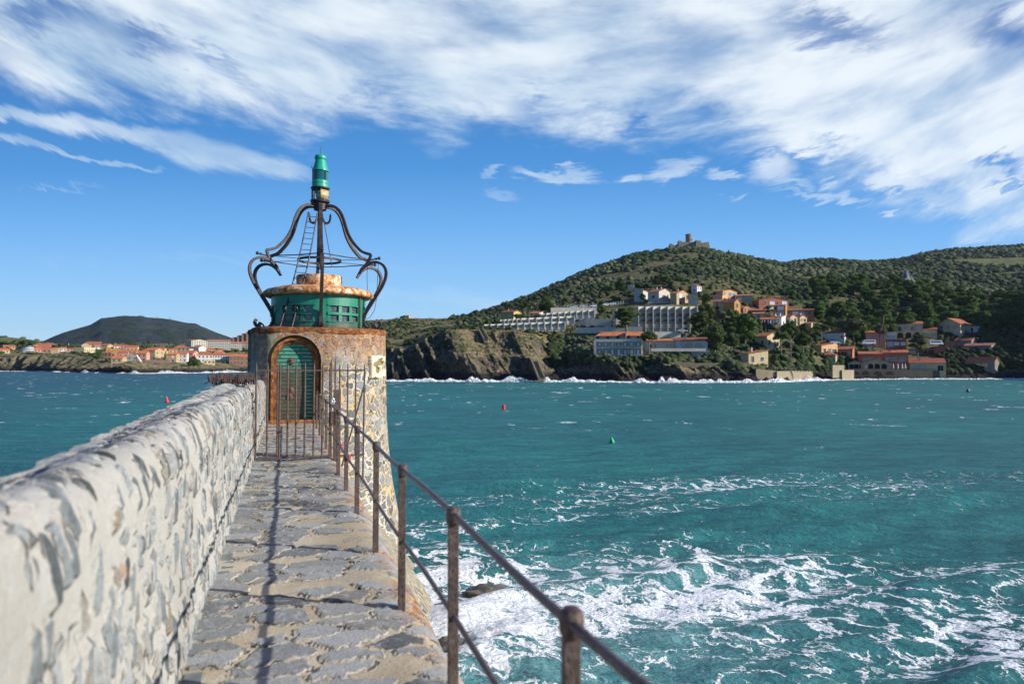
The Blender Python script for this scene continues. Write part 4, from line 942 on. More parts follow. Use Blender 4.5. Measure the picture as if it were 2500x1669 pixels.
# ---------------------------------------------------------------- land as one terrain sheet. Columns: pixel x -> list of (metres ahead, pixel y)
NR = 9
COLS = {
 -900: [(575, 880), (640, 868), (700, 852), (800, 838), (860, 830), (950, 815), (1400, 815), (2200, 850)],
 -300: [(610, 884), (650, 868), (700, 852), (800, 836), (860, 828), (950, 815), (1400, 815), (2200, 850)],
 0: [(636, 896), (656, 866), (720, 855), (780, 848), (820, 838), (950, 820), (1400, 824), (2200, 850)],
 45: [(632, 896), (650, 868), (720, 857), (780, 850), (820, 840), (950, 823), (1400, 828), (2200, 850)],
 90: [(606, 900), (640, 868), (720, 858), (780, 852), (820, 845), (950, 829), (1400, 838), (2200, 850)],
 160: [(556, 899), (622, 864), (700, 854), (780, 850), (840, 846), (1000, 842), (1400, 846), (2200, 855)],
 210: [(508, 897), (580, 874), (680, 856), (780, 850), (840, 846), (1000, 841), (1400, 846), (2200, 855)],
 250: [(480, 895), (540, 888), (600, 872), (700, 851), (800, 846), (1000, 840), (1400, 846), (2200, 855)],
 330: [(472, 892), (498, 881), (560, 868), (660, 850), (760, 845), (1000, 840), (1400, 846), (2200, 855)],
 430: [(490, 894), (516, 884), (580, 868), (680, 852), (780, 845), (1000, 840), (1400, 846), (2200, 855)],
 520: [(515, 897), (545, 886), (620, 873), (700, 858), (800, 850), (1000, 838), (1400, 842), (2200, 855)],
 600: [(570, 900), (610, 893), (660, 884), (760, 868), (830, 852), (1000, 822), (1400, 822), (2200, 850)],
 700: [(610, 900), (640, 890), (700, 878), (780, 862), (850, 845), (1000, 815), (1400, 815), (2200, 850)],
 780: [(570, 900), (600, 880), (650, 860), (700, 845), (780, 830), (900, 812), (1300, 812), (2200, 850)],
 830: [(412, 890), (430, 860), (470, 845), (520, 825), (600, 810), (700, 800), (1100, 800), (2200, 850)],
 870: [(310, 880), (330, 850), (360, 835), (400, 815), (470, 795), (560, 786), (900, 788), (2200, 840)],
 900: [(262, 876), (272, 850), (320, 830), (370, 808), (430, 793), (540, 783), (900, 784), (2200, 840)],
 940: [(262, 872), (272, 848), (320, 830), (370, 808), (440, 793), (550, 783), (900, 782), (2200, 840)],
 985: [(258, 876), (266, 852), (310, 832), (370, 806), (450, 790), (560, 777), (900, 778), (2200, 840)],
 1015: [(254, 872), (266, 841), (310, 822), (370, 803), (450, 790), (560, 782), (900, 780), (2200, 840)],
 1050: [(252, 866), (268, 820), (300, 812), (370, 802), (450, 793), (570, 783), (900, 780), (2200, 840)],
 1089: [(252, 862), (272, 807), (300, 807), (370, 800), (450, 793), (590, 781), (900, 778), (2200, 840)],
 1137: [(253, 862), (280, 804), (305, 803), (370, 798), (450, 790), (620, 772), (900, 776), (2200, 840)],
 1185: [(254, 866), (282, 805), (305, 803), (340, 797), (430, 783), (650, 761), (950, 765), (2200, 830)],
 1256: [(253, 870), (280, 808), (305, 804), (340, 785), (430, 765), (680, 736), (950, 740), (2200, 820)],
 1300: [(252, 876), (276, 818), (308, 806), (340, 782), (430, 750), (700, 722), (950, 726), (2200, 810)],
 1341: [(256, 900), (278, 850), (312, 806), (345, 772), (430, 738), (720, 706), (960, 706), (2200, 800)],
 1380: [(258, 904), (282, 860), (312, 806), (345, 768), (430, 728), (750, 690), (980, 690), (2200, 800)],
 1420: [(252, 897), (262, 868), (312, 807), (345, 762), (430, 722), (800, 672), (1000, 672), (2200, 800)],
 1454: [(246, 890), (258, 867), (312, 808), (345, 756), (430, 714), (840, 657), (1020, 660), (2200, 800)],
 1554: [(244, 893), (256, 869), (310, 810), (345, 748), (430, 700), (880, 624), (1050, 640), (2200, 790)],
 1639: [(240, 896), (252, 876), (305, 822), (345, 745), (430, 690), (900, 613), (1060, 630), (2200, 780)],
 1693: [(238, 897), (250, 882), (300, 828), (345, 748), (430, 686), (905, 611), (1060, 630), (2200, 780)],
 1745: [(238, 900), (250, 884), (300, 832), (345, 758), (430, 684), (905, 617), (1100, 632), (2200, 780)],
 1809: [(240, 908), (250, 895), (300, 838), (345, 768), (440, 690), (920, 629), (1200, 640), (2200, 770)],
 1860: [(246, 912), (252, 903), (296, 846), (345, 778), (440, 702), (960, 640), (1250, 645), (2200, 770)],
 1916: [(247, 912), (253, 905), (292, 852), (345, 785), (430, 712), (1020, 647), (1350, 650), (2200, 770)],
 1960: [(257, 912), (264, 905), (292, 858), (345, 795), (430, 708), (1100, 641), (1400, 644), (2200, 770)],
 2022: [(272, 918), (284, 905), (305, 872), (345, 808), (440, 704), (1200, 637), (1500, 640), (2400, 760)],
 2080: [(282, 921), (294, 912), (308, 882), (345, 815), (445, 702), (1240, 641), (1500, 648), (2400, 760)],
 2128: [(284, 921), (296, 913), (308, 884), (345, 818), (450, 700), (1280, 645), (1560, 650), (2400, 760)],
 2203: [(288, 921), (300, 912), (312, 880), (350, 812), (452, 698), (1300, 640), (1560, 640), (2400, 760)],
 2267: [(290, 920), (300, 910), (315, 872), (350, 805), (450, 712), (1320, 620), (1560, 622), (2400, 760)],
 2341: [(290, 915), (300, 900), (318, 860), (355, 800), (450, 730), (1340, 611), (1560, 615), (2400, 750)],
 2420: [(290, 908), (298, 880), (320, 848), (355, 795), (430, 745), (1350, 607), (1560, 612), (2400, 750)],
 2500: [(287, 900), (295, 868), (320, 838), (355, 785), (410, 745), (1350, 602), (1600, 610), (2400, 740)],
 2600: [(280, 880), (290, 820), (310, 770), (345, 720), (400, 700), (1300, 605), (1600, 610), (2400, 740)],
 2700: [(272, 880), (280, 830), (292, 780), (330, 735), (400, 700), (1200, 610), (1600, 620), (2400, 740)],
 3000: [(230, 850), (240, 790), (262, 710), (320, 640), (420, 600), (1000, 600), (1500, 620), (2400, 740)],
 3400: [(176, 830), (190, 740), (220, 620), (300, 560), (420, 540), (900, 600), (1500, 620), (2400, 740)],
 4200: [(116, 820), (130, 690), (160, 560), (240, 480), (400, 480), (900, 600), (1500, 620), (2400, 740)]}
cx_ = np.array(sorted(COLS)); cd = np.array([[k[0] for k in COLS[x]] for x in cx_], float); cy = np.array([[k[1] for k in COLS[x]] for x in cx_], float)
cz = np.array([[zat(cy[i, j], cd[i, j]) for j in range(cd.shape[1])] for i in range(len(cx_))])
d0 = shore(cx_); cd = np.column_stack([d0 - 10, d0, cd]); cz = np.column_stack([np.full(len(cx_), -3.), np.full(len(cx_), .4), cz])
def land_grid(pxs, rows_per):
    D = np.array([np.interp(pxs, cx_, cd[:, j]) for j in range(cd.shape[1])]).T
    Zk = np.array([np.interp(pxs, cx_, cz[:, j]) for j in range(cd.shape[1])]).T
    T = np.concatenate([np.linspace(j, j + 1, n, endpoint=False) for j, n in enumerate(rows_per)] + [[cd.shape[1] - 1]])
    j = np.clip(T.astype(int), 0, cd.shape[1] - 2); f = T - j
    f2 = f * f * (3 - 2 * f) * .35 + f * .65
    Dg = D[:, j] * (1 - f) + D[:, j + 1] * f; Zg = Zk[:, j] * (1 - f2) + Zk[:, j + 1] * f2
    return Dg, Zg, T
ROWS = [8, 34, 34, 30, 26, 40, 60, 18, 10]
def land_z(px, D):
    """undisplaced ground height"""
    px = np.atleast_1d(px).astype(float); D = np.atleast_1d(D).astype(float); out = np.zeros(len(px))
    for i, (p_, d_) in enumerate(zip(px, D)):
        dk = np.array([np.interp(p_, cx_, cd[:, j]) for j in range(cd.shape[1])]); zk = np.array([np.interp(p_, cx_, cz[:, j]) for j in range(cd.shape[1])])
        out[i] = np.interp(d_, dk, zk)
    return out
def disp(PX, TT, Dg, Zg, amp):
    X = (PX - 1250) / F * Dg; Y = Dg.copy(); Z = Zg.copy()
    cl = sstep(.6, 1.1, TT) * sstep(3.4, 2.6, TT); up = sstep(3.2, 5, TT)
    # rugged cliffs: buttresses and gullies push the face in and out
    sk = X + .55 * Z
    g = (fbm(sk * .042 + 9, Z * .015 + 4, 5, True) - .60) * 30 + (fbm(sk * .15 + 3, Z * .08 + 5, 5, True) - .58) * 11 + (fbm(sk * .5, Z * .3, 3, True) - .58) * 2.5
    Y = Y - cl * g * amp * sstep(0, 10, Zg + 3)
    Z = Z + cl * (fbm(X * .12, Dg * .12, 5) - .5) * 2.6 * amp + (fbm(X * .6, Dg * .6, 3) - .5) * 1.2 * cl
    Z = Z + up * ((fbm(X * .02, Dg * .02, 5) - .5) * 5 + (fbm(X * .15, Dg * .15, 4) - .5) * 1.2) * sstep(4.2, 6.5, TT)
    ft = np.exp(-((TT - 1.0) / .35) ** 2); Z = Z + ft * (fbm(X * .35 + 5, Dg * .35, 4) - .42) * 5.5 * amp; Y = Y - ft * 5 * (fbm(X * .2, Dg * 0 + 3, 3) - .3) * amp
    return X, Y, Z
def amp_of(px): return np.interp(px, [-900, 700, 860, 930, 1085, 1125, 1290, 1335, 1980, 2060, 2440, 2480, 4200], [1.15, 1.15, .9, 1.0, 1.15, .5, .5, 1.0, .8, .12, .12, .7, .8])
VEG = [(-900, .3), (600, .45), (900, .45), (1180, .5), (1300, .9), (2500, 1.0), (4200, 1.0)]
def land_at(px, T):
    """final ground point for column px (array) and row parameter T (array)"""
    D = np.array([np.interp(px, cx_, cd[:, j]) for j in range(cd.shape[1])]); Zk = np.array([np.interp(px, cx_, cz[:, j]) for j in range(cd.shape[1])])
    j = np.clip(T.astype(int), 0, cd.shape[1] - 2); f = T - j; k = np.arange(len(px)); f2 = f * f * (3 - 2 * f) * .35 + f * .65
    Dg = D[j, k] * (1 - f) + D[j + 1, k] * f; Zg = Zk[j, k] * (1 - f2) + Zk[j + 1, k] * f2
    return np.stack(disp(px, T, Dg, Zg, amp_of(px)), -1)
def t_of(px, d):
    """row parameter of the ground d metres ahead in column px"""
    dk = np.array([np.interp(px, cx_, cd[:, j]) for j in range(cd.shape[1])]); return float(np.interp(d, dk, np.arange(len(dk))))
def ground(px, d): return Vector(land_at(np.array([float(px)]), np.array([t_of(px, d)]))[0])
def make_land(name, p0, p1, n, mat):
    pxs = np.linspace(p0, p1, n); Dg, Zg, T = land_grid(pxs, ROWS); PX = np.tile(pxs[:, None], (1, len(T))); TT = np.tile(T, (n, 1))
    X, Y, Z = disp(PX, TT, Dg, Zg, amp_of(PX))
    veg = np.interp(PX, *zip(*VEG)) * sstep(4.3, 5.6, TT)
    veg = np.maximum(veg, sstep(1800, 2050, PX) * sstep(2.9, 3.6, TT)); veg = np.maximum(veg, sstep(2300, 2380, PX) * sstep(2.0, 2.4, TT)); veg = np.maximum(veg, .85 * sstep(1320, 1350, PX) * sstep(2.6, 3.2, TT)); veg = np.maximum(veg, .8 * sstep(1640, 1700, PX) * sstep(2.6, 3.2, TT))
    o = grid_mesh(name, np.stack([X, Y, Z], -1), None, mat, smooth=False, attrs={'veg': veg}); return tag(o, kind='structure')
LR = make_land('hillside', 760, 2600, 1350, m_land)
LR2 = make_land('hillside', 2600, 4200, 160, m_land)  # unseen hill right of the view, heights set to shade the beach side
LL = make_land('headland', -900, 760, 800, m_landL)
# far dark mountain across the bay
prof_h = [(-1200, 890), (-500, 878), (-100, 868), (103, 836), (158, 813), (219, 795), (245, 780), (303, 774), (343, 774), (369, 779), (412, 782), (459, 792), (475, 793), (501, 803), (528, 814), (562, 827), (640, 850), (800, 872), (1000, 884)]
pxs = np.linspace(-1200, 1000, 520); ty = np.interp(pxs, *zip(*prof_h)); t = np.linspace(0, 1, 70)
Dh = 1150 + 900 * t; PXg, Tg = np.meshgrid(pxs, np.r_[t, 1 + t[1:] * .5]); Dg = 1150 + 850 * Tg
Zr = (890 - ty) / F * 2000 + CZ; Zg = np.tile(Zr, (len(PXg), 1)) * (np.where(Tg <= 1, np.clip(Tg, 0, 1) ** .85, 1 - (Tg - 1) * 1.2)) + 4
Xg = (PXg - 1250) / F * Dg
Zg = Zg + ((fbm(Xg * .006, Dg * .006, 6, True) - .6) * 26 + (fbm(Xg * .03, Dg * .03, 5) - .5) * 9) * np.sin(np.clip(Tg, 0, 1) * PI) * np.clip(Zg / 60, 0, 1) + (fbm(Xg * .03, Dg * .03, 4) - .5) * 4
tag(grid_mesh('mountain', np.stack([Xg, Dg, Zg], -1), None, m_hill, smooth=False), kind='structure')
# ---------------------------------------------------------------- foliage
def leaf_mat(name, dark, light, tint=None):
    m, nt, b = new_mat(name, .75, .2)
    P = OBJC(nt); n = NOISE(nt, P, .45, 4, .6); n2 = NOISE(nt, P, 2.2, 3, .6)
    f = M(nt, 'ADD', M(nt, 'MULTIPLY', n, .6), M(nt, 'MULTIPLY', n2, .45))
    rnd = N(nt, 'ShaderNodeObjectInfo').outputs['Random']
    c = MIX(nt, SS(nt, f, .40, .66), dark, light)
    c = N(nt, 'ShaderNodeHueSaturation', {'Hue': SS(nt, rnd, 0, 1, .485, .515), 'Saturation': 1.0, 'Value': SS(nt, rnd, 0, 1, .82, 1.15), 'Color': c}).outputs[0]
    if tint:
        a = N(nt, 'ShaderNodeAttribute', attribute_name='tint').outputs['Fac']; c = MIX(nt, SS(nt, a, .55, 1.0), c, tint)
        c = MIX(nt, SS(nt, a, .35, 0.0, 0, .6), c, dark)
    nt.links.new(c, b.inputs['Base Color']); nt.links.new(c, b.inputs['Subsurface Radius']) if False else None
    nt.links.new(BUMP(nt, NOISE(nt, P, 1.3, 5, .75), 1.1), b.inputs['Normal'])
    tr = N(nt, 'ShaderNodeBsdfTranslucent', {0: c}); ms = N(nt, 'ShaderNodeMixShader', {0: .22, 1: b.outputs[0], 2: tr.outputs[0]})
    nt.links.new(ms.outputs[0], nt.nodes['Material Output'].inputs[0]); return m
m_pine = leaf_mat('pine_foliage', (.034, .062, .014), (.155, .225, .040))
m_broad = leaf_mat('broadleaf_foliage', (.030, .064, .012), (.125, .215, .034))
m_olive = leaf_mat('grey_green_foliage', (.075, .085, .045), (.19, .205, .115))
m_maquis = leaf_mat('maquis_foliage', (.019, .034, .011), (.082, .122, .034), (.15, .17, .08))
m_cyp = leaf_mat('cypress_foliage', (.010, .022, .010), (.028, .050, .018))
m_agave = leaf_mat('agave_leaf', (.13, .18, .16), (.28, .34, .30))
m_bark = plain('grey_bark', (.22, .185, .15), .9, .3, 3)
m_barkd = plain('dark_bark', (.09, .07, .05), .9, .3, 3)
def ico(sub):
    bm = bmesh.new(); bmesh.ops.create_icosphere(bm, subdivisions=sub, radius=1); V = np.array([v_.co[:] for v_ in bm.verts]); Fc = np.array([[v_.index for v_ in f.verts] for f in bm.faces]); bm.free(); return V, Fc
ICO1 = ico(1); ICO2 = ico(2)
def cards(c, rad, n, size, g, up=.25):
    """leaf tufts: small bent quads over an ellipsoid"""
    d = g.normal(size=(n, 3)); d[:, 2] += up; d /= np.linalg.norm(d, axis=1)[:, None]
    r_ = g.uniform(.78, 1.06, n)[:, None]; p = c + d * rad * r_
    nn = d + g.normal(size=(n, 3)) * .55; nn /= np.linalg.norm(nn, axis=1)[:, None]
    a = np.cross(nn, g.normal(size=(n, 3))); a /= np.linalg.norm(a, axis=1)[:, None]; b_ = np.cross(nn, a)
    s = (size * g.uniform(.6, 1.3, n))[:, None]
    V = np.stack([p - a * s, p - b_ * s * .8, p + a * s, p + b_ * s * .8], 1).reshape(-1, 3)
    return V, np.arange(n * 4).reshape(n, 4)
def core(c, rad, g):
    V, Fc = ICO1; V = V * (1 + g.normal(size=(len(V), 1)) * .10) * rad * .80 + c
    return V, Fc
def crown(kind, seed, leaf=.34, dens=1.0):
    """unit trees, about 10 m high; returns crown verts + faces (quads; core triangles doubled) and clump centres"""
    g = np.random.default_rng(seed); cl = []
    if kind == 'pine':
        for i in range(26):
            h = g.uniform(1.5, 9.2); w = 2.6 * math.sin(PI * min(1, (h + .2) / 10)) + .2; a = g.uniform(0, 6.28); rr_ = w * math.sqrt(g.uniform(.1, 1))
            cl.append((np.array([rr_ * math.cos(a), rr_ * math.sin(a), h]), np.array([1.35, 1.35, .85]) * g.uniform(.75, 1.25)))
    elif kind == 'umbrella':
        for i in range(20):
            a = g.uniform(0, 6.28); rr_ = 3.9 * math.sqrt(g.uniform(.02, 1)); cl.append((np.array([rr_ * math.cos(a), rr_ * math.sin(a), 8.0 - .11 * rr_ ** 2 + g.uniform(-.7, .6)]), np.array([1.55, 1.55, 1.05]) * g.uniform(.8, 1.2)))
    elif kind == 'broad':
        for i in range(14):
            d = g.normal(size=3); d /= np.linalg.norm(d); d[2] = abs(d[2]) * 1.1 - .35; cl.append((np.array([0, 0, 5.6]) + d * np.array([2.6, 2.6, 2.9]), np.array([1.6, 1.6, 1.35]) * g.uniform(.8, 1.2)))
    elif kind == 'cypress':
        for i in range(8):
            h = 1 + i * 1.15; w = 1.05 * math.sin(PI * (i + 1.2) / 10) + .15; cl.append((np.array([0, 0, h]), np.array([w, w, 1.2])))
    elif kind == 'shrub':
        for i in range(7):
            a = g.uniform(0, 6.28); rr_ = g.uniform(0, 2.6); cl.append((np.array([rr_ * math.cos(a), rr_ * math.sin(a), g.uniform(1.0, 2.6)]), np.array([1.7, 1.7, 1.5]) * g.uniform(.7, 1.2)))
    Vs = []; Fs = []; b0 = 0
    for c_, r_ in cl:
        V, Fc = cards(c_, r_, int(70 * dens), leaf, g); Vs.append(V); Fs.append(Fc + b0); b0 += len(V)
        V, Fc = core(c_, r_, g); Vs.append(V); Fs.append(np.column_stack([Fc, Fc[:, 0]])[:, :3] + b0 if False else np.column_stack([Fc, Fc[:, 2]]) + b0); b0 += len(V)
    return np.concatenate(Vs), Fs, cl
def poly_mesh(name, V, quads, tris):
    me = bpy.data.meshes.new(name); nq, nt_ = len(quads), len(tris)
    me.vertices.add(len(V)); me.vertices.foreach_set('co', V.astype(np.float32).reshape(-1))
    idx = np.r_[quads.reshape(-1), tris.reshape(-1)].astype(np.int32); me.loops.add(len(idx)); me.loops.foreach_set('vertex_index', idx)
    st_ = np.r_[np.arange(nq) * 4, nq * 4 + np.arange(nt_) * 3].astype(np.int32); me.polygons.add(nq + nt_); me.polygons.foreach_set('loop_start', st_); me.update(calc_edges=True); return me
TREES = {}
def proto(kind, seed, mat, bark, leaf=.34, dens=1.0):
    V, Fs, cl = crown(kind, seed, leaf, dens); quads = np.concatenate(Fs[0::2]); tris = np.concatenate(Fs[1::2])[:, :3]
    me = poly_mesh(kind + '_crown', V, quads, tris); me.materials.append(mat)
    mb = MB(); g = random.Random(seed); top = {'pine': 7.5, 'umbrella': 7.6, 'broad': 5.5, 'cypress': 3, 'shrub': 1.2}[kind]
    lean = g.uniform(-.8, .8) if kind in ('pine', 'umbrella') else 0
    path = [Vector((lean * math.sin(t * 1.7) * .8 * 0 + lean * t * (1 - t), lean * .5 * t * (1 - t), -1.5 + t * (top + 1.5))) for t in [i / 6 for i in range(7)]]
    mb.tube(path, [.30, .26, .22, .19, .16, .12, .08], 7)
    for c_, r_ in cl[:8] if kind in ('pine', 'umbrella', 'broad') else []:
        s = path[3 + g.randrange(3)]; e_ = Vector(c_); mb.tube([s, s.lerp(e_, .5) + Vector((0, 0, -.25)), e_], [.11, .08, .03], 5)
    tm = mb.mesh(kind + '_trunk'); tm.materials.append(bark)
    return me, tm, V, quads, tris
for i in range(4): TREES[('pine', i)] = proto('pine', 100 + i, m_pine, m_bark)
for i in range(2): TREES[('umbrella', i)] = proto('umbrella', 200 + i, m_pine, m_bark)
for i in range(2): TREES[('broad', i)] = proto('broad', 300 + i, m_broad, m_barkd)
for i in range(2): TREES[('olive', i)] = proto('broad', 320 + i, m_olive, m_barkd, .42)
TREES[('cypress', 0)] = proto('cypress', 400, m_cyp, m_barkd, .25)
for i in range(2): TREES[('shrub', i)] = proto('shrub', 500 + i, m_broad, m_barkd)
KW = {'pine': 7.6, 'umbrella': 10.2, 'broad': 8.2, 'olive': 8.2, 'cypress': 2.3, 'shrub': 7.0}; KH = {'pine': 10.0, 'umbrella': 9.4, 'broad': 9.4, 'olive': 9.4, 'cypress': 10.2, 'shrub': 4.0}
tcount = {}
def tree(kind, px, base, top, w, d, label, group=None, name=None, cat='tree', mat=None):
    k = tcount.get(kind, 0); tcount[kind] = k + 1; n_ = sum(1 for q in TREES if q[0] == kind); me, tm = TREES[(kind, k % n_)][:2]
    b_ = at(px, base, d); h = at(px, top, d).z - b_.z; sx = w * d / F / KW[kind]; sz = h / KH[kind]
    nm = name or {'pine': 'pine_tree', 'umbrella': 'umbrella_pine', 'broad': 'leafy_tree', 'olive': 'olive_tree', 'cypress': 'cypress_tree', 'shrub': 'shrub'}[kind]
    e = empty(nm, b_, random.uniform(0, 6.28), label, cat, group); e.scale = (sx, sx, sz)
    if mat is not None:
        me = me.copy(); me.materials.clear(); me.materials.append(mat)
    link('crown', me, parent=e); link('trunk', tm, parent=e); return e
# maquis on the slopes: nobody could count it
def bushes(name, px, T, smin, smax, mat, lift=.25, sq=.72, seed=1):
    g = np.random.default_rng(seed); n = len(px); P_ = land_at(px, T); var = []
    for k in range(10):
        V, Fc = ICO1; nn = np.array([mnoise.noise(Vector(v_) * 1.7 + Vector((k * 9.1, 0, 0))) for v_ in V]); var.append(V * (1 + nn[:, None] * .7 + g.normal(size=(len(V), 1)) * .19))
    var = np.array(var); Fc = ICO1[1]; ids = g.integers(0, 10, n); s = g.uniform(0, 1, n) ** 2 * (smax - smin) + smin; s = s * np.clip(np.hypot(P_[:, 0], P_[:, 1]) / 700, .7, 1.3)
    an_ = g.uniform(0, 6.28, n); c_, s_ = np.cos(an_), np.sin(an_); B = var[ids]
    X = (B[:, :, 0] * c_[:, None] - B[:, :, 1] * s_[:, None]); Y = (B[:, :, 0] * s_[:, None] + B[:, :, 1] * c_[:, None])
    V = np.stack([X * s[:, None] + P_[:, 0:1], Y * s[:, None] + P_[:, 1:2], B[:, :, 2] * (s * sq)[:, None] + P_[:, 2:3] + (s * lift)[:, None]], -1).reshape(-1, 3)
    Fa = (Fc[None] + (np.arange(n) * len(ICO1[0]))[:, None, None]).reshape(-1, 3)
    me = raw_mesh(name, V, Fa); a = me.attributes.new('tint', 'FLOAT', 'POINT'); a.data.foreach_set('value', np.repeat(np.clip(g.uniform(0, 1, n) * .6 + (fbm(P_[:, 0] * .03, P_[:, 1] * .012, 4) - .5) * 2.0 + .25, 0, 1), len(ICO1[0])).astype(np.float32))
    me.materials.append(mat); o = link(name, me); return tag(o, kind='stuff')
g = np.random.default_rng(3)
n = 64000; px = g.uniform(1100, 2620, n); T = g.uniform(4.9, 7.9, n) ; 
dk = np.array([np.interp(px, cx_, cd[:, j]) for j in range(cd.shape[1])]); Tj = np.clip(T.astype(int), 0, 9); dd = dk[Tj, np.arange(n)] + (T - Tj) * (dk[Tj + 1, np.arange(n)] - dk[Tj, np.arange(n)])
steps = (dk[Tj + 1, np.arange(n)] - dk[Tj, np.arange(n)]) * dd; keep = g.uniform(0, 1, n) < steps / 520000
thin_ = np.interp(px, [1100, 1250, 1400, 1600], [.35, .6, .85, 1]); keep &= g.uniform(0, 1, n) < thin_
keep &= ~((px > 2270) & (px < 2560) & (T > np.interp(px, [2280, 2560], [6.535, 6.38])) & (T < np.interp(px, [2280, 2560], [6.565, 6.53])))
cl_ = fbm((px - 1250) / F * dd * .02 + 7, dd * .02, 4); keep &= g.uniform(0, 1, n) < sstep(.28, .50, cl_)
bushes('maquis', px[keep], T[keep], 1.0, 3.9, m_maquis, seed=4)
n = 3400; px = g.uniform(880, 1330, n); T = g.uniform(3.3, 6.98, n); cl_ = fbm(px * .03, T * 2.2, 4); k2 = (g.uniform(0, 1, n) < sstep(.42, .62, cl_)) | (T > 6.9)
bushes('scrub', px[k2], T[k2], .7, 2.2, m_maquis, seed=5)
n = 3600; px = g.uniform(-100, 640, n); T = g.uniform(3.2, 6.95, n); cl_ = fbm(px * .04 + 3, T * 2.0, 4); k2 = (g.uniform(0, 1, n) < sstep(.40, .62, cl_))
bushes('scrub', px[k2], T[k2], 1.0, 2.8, m_maquis, seed=6)
n = 1500; px = g.uniform(1340, 2020, n); T = g.uniform(2.0, 3.3, n); cl_ = fbm(px * .03 + 5, T * 2.5 + 3, 4); k2 = (g.uniform(0, 1, n) < sstep(.36, .55, cl_))
bushes('scrub', px[k2], T[k2], .8, 2.2, m_maquis, seed=7)
n = 700; px = g.uniform(1010, 1340, n); T = g.uniform(2.2, 4.0, n)
bushes('grass_tufts', px, T, .25, .7, plain('dry_tuft', (.13, .10, .045), .95, .4, .5), seed=8, lift=.1)
# garden thickets between the houses
n = 1500; px = g.uniform(1600, 2120, n); T = g.uniform(2.9, 4.95, n); cl_ = fbm(px * .03 + 2, T * 1.6 + 3, 4); k2 = (g.uniform(0, 1, n) < sstep(.30, .5, cl_)) & ~((px < 1780) & (T > 3.8))
bushes('thicket', px[k2], T[k2], 1.0, 3.0, leaf_mat('thicket_foliage', (.022, .042, .012), (.065, .11, .024), (.12, .15, .06)), seed=9, sq=.9)
def vineyard(name, p0, p1, t0, t1, mat, lift):
    pxs = np.linspace(p0, p1, 60); ts = np.linspace(0, 1, 16); PX, S = np.meshgrid(pxs, ts)
    lo = np.interp(PX, [p0, p1], t0); hi = np.interp(PX, [p0, p1], t1); TT = lo + (hi - lo) * S
    P_ = land_at(PX.reshape(-1), TT.reshape(-1)).reshape(PX.shape + (3,)); P_[..., 2] += lift
    return tag(grid_mesh(name, P_[:, ::-1], None, mat), 'sloping green vineyard on the far ridge at right', 'vineyard')
m_vine, nt, b = new_mat('vine_rows', .9, .1)
P = OBJC(nt); n_ = NOISE(nt, P, .3, 5, .6); nt.links.new(MIX(nt, SS(nt, n_, .4, .6), (.10, .12, .032), (.15, .155, .055)), b.inputs['Base Color'])
vineyard('vineyard', 2280, 2560, (6.545, 6.38), (6.555, 6.53), m_vine, .8)
n = 420; px = g.uniform(1330, 1640, n); T = g.uniform(3.75, 4.9, n)
bushes('thicket', px, T, .8, 2.0, m_maquis, seed=16, sq=.8)
n = 500; px = g.uniform(1340, 1450, n); T = g.uniform(2.3, 3.7, n)
bushes('thicket', px, T, .9, 2.4, m_maquis, seed=15, sq=.9)
n = 2600; px = g.uniform(1630, 1860, n); T = g.uniform(2.5, 4.6, n); k2 = ~((px < 1730) & (T > 2.6)) | (g.uniform(0, 1, n) < .15)
bushes('thicket', px[k2], T[k2], 1.2, 3.2, m_maquis, seed=12, sq=.9)
n = 1500; px = g.uniform(2290, 2560, n); T = g.uniform(2.15, 4.9, n)
bushes('thicket', px, T, 1.0, 3.0, m_maquis, seed=13, sq=.9)
# the dark wood on the windmill hill
def woodland(name, n, prange, trange, hs, seed, lim=None):
    g = np.random.default_rng(seed); Vs, Qs, Ts = [], [], []; b0 = 0
    px = g.uniform(*prange, n); T = g.uniform(*trange, n)
    if lim is not None: k_ = lim(px, T); px, T = px[k_], T[k_]
    P_ = land_at(px, T)
    for i in range(len(px)):
        _, _, V, q_, t_ = TREES[(('pine', 'broad', 'pine', 'pine')[i % 4], i % 2)]; s = g.uniform(*hs) / 10; a = g.uniform(0, 6.28); c_, s_ = math.cos(a), math.sin(a)
        W = np.stack([V[:, 0] * c_ - V[:, 1] * s_, V[:, 0] * s_ + V[:, 1] * c_, V[:, 2] - 1.5], -1) * np.array([s * 1.25, s * 1.25, s]) + P_[i]
        Vs.append(W); Qs.append(q_ + b0); Ts.append(t_ + b0); b0 += len(W)
    me = poly_mesh(name, np.concatenate(Vs), np.concatenate(Qs), np.concatenate(Ts)); me.materials.append(m_pine); return tag(link(name, me), kind='stuff')
woodland('woodland', 300, (1990, 2640), (4.35, 6.05), (8, 12), 21, lambda p_, t_: (t_ > np.interp(p_, [1990, 2050, 2330, 2450, 2640], [5.2, 4.7, 4.9, 4.6, 4.0])))
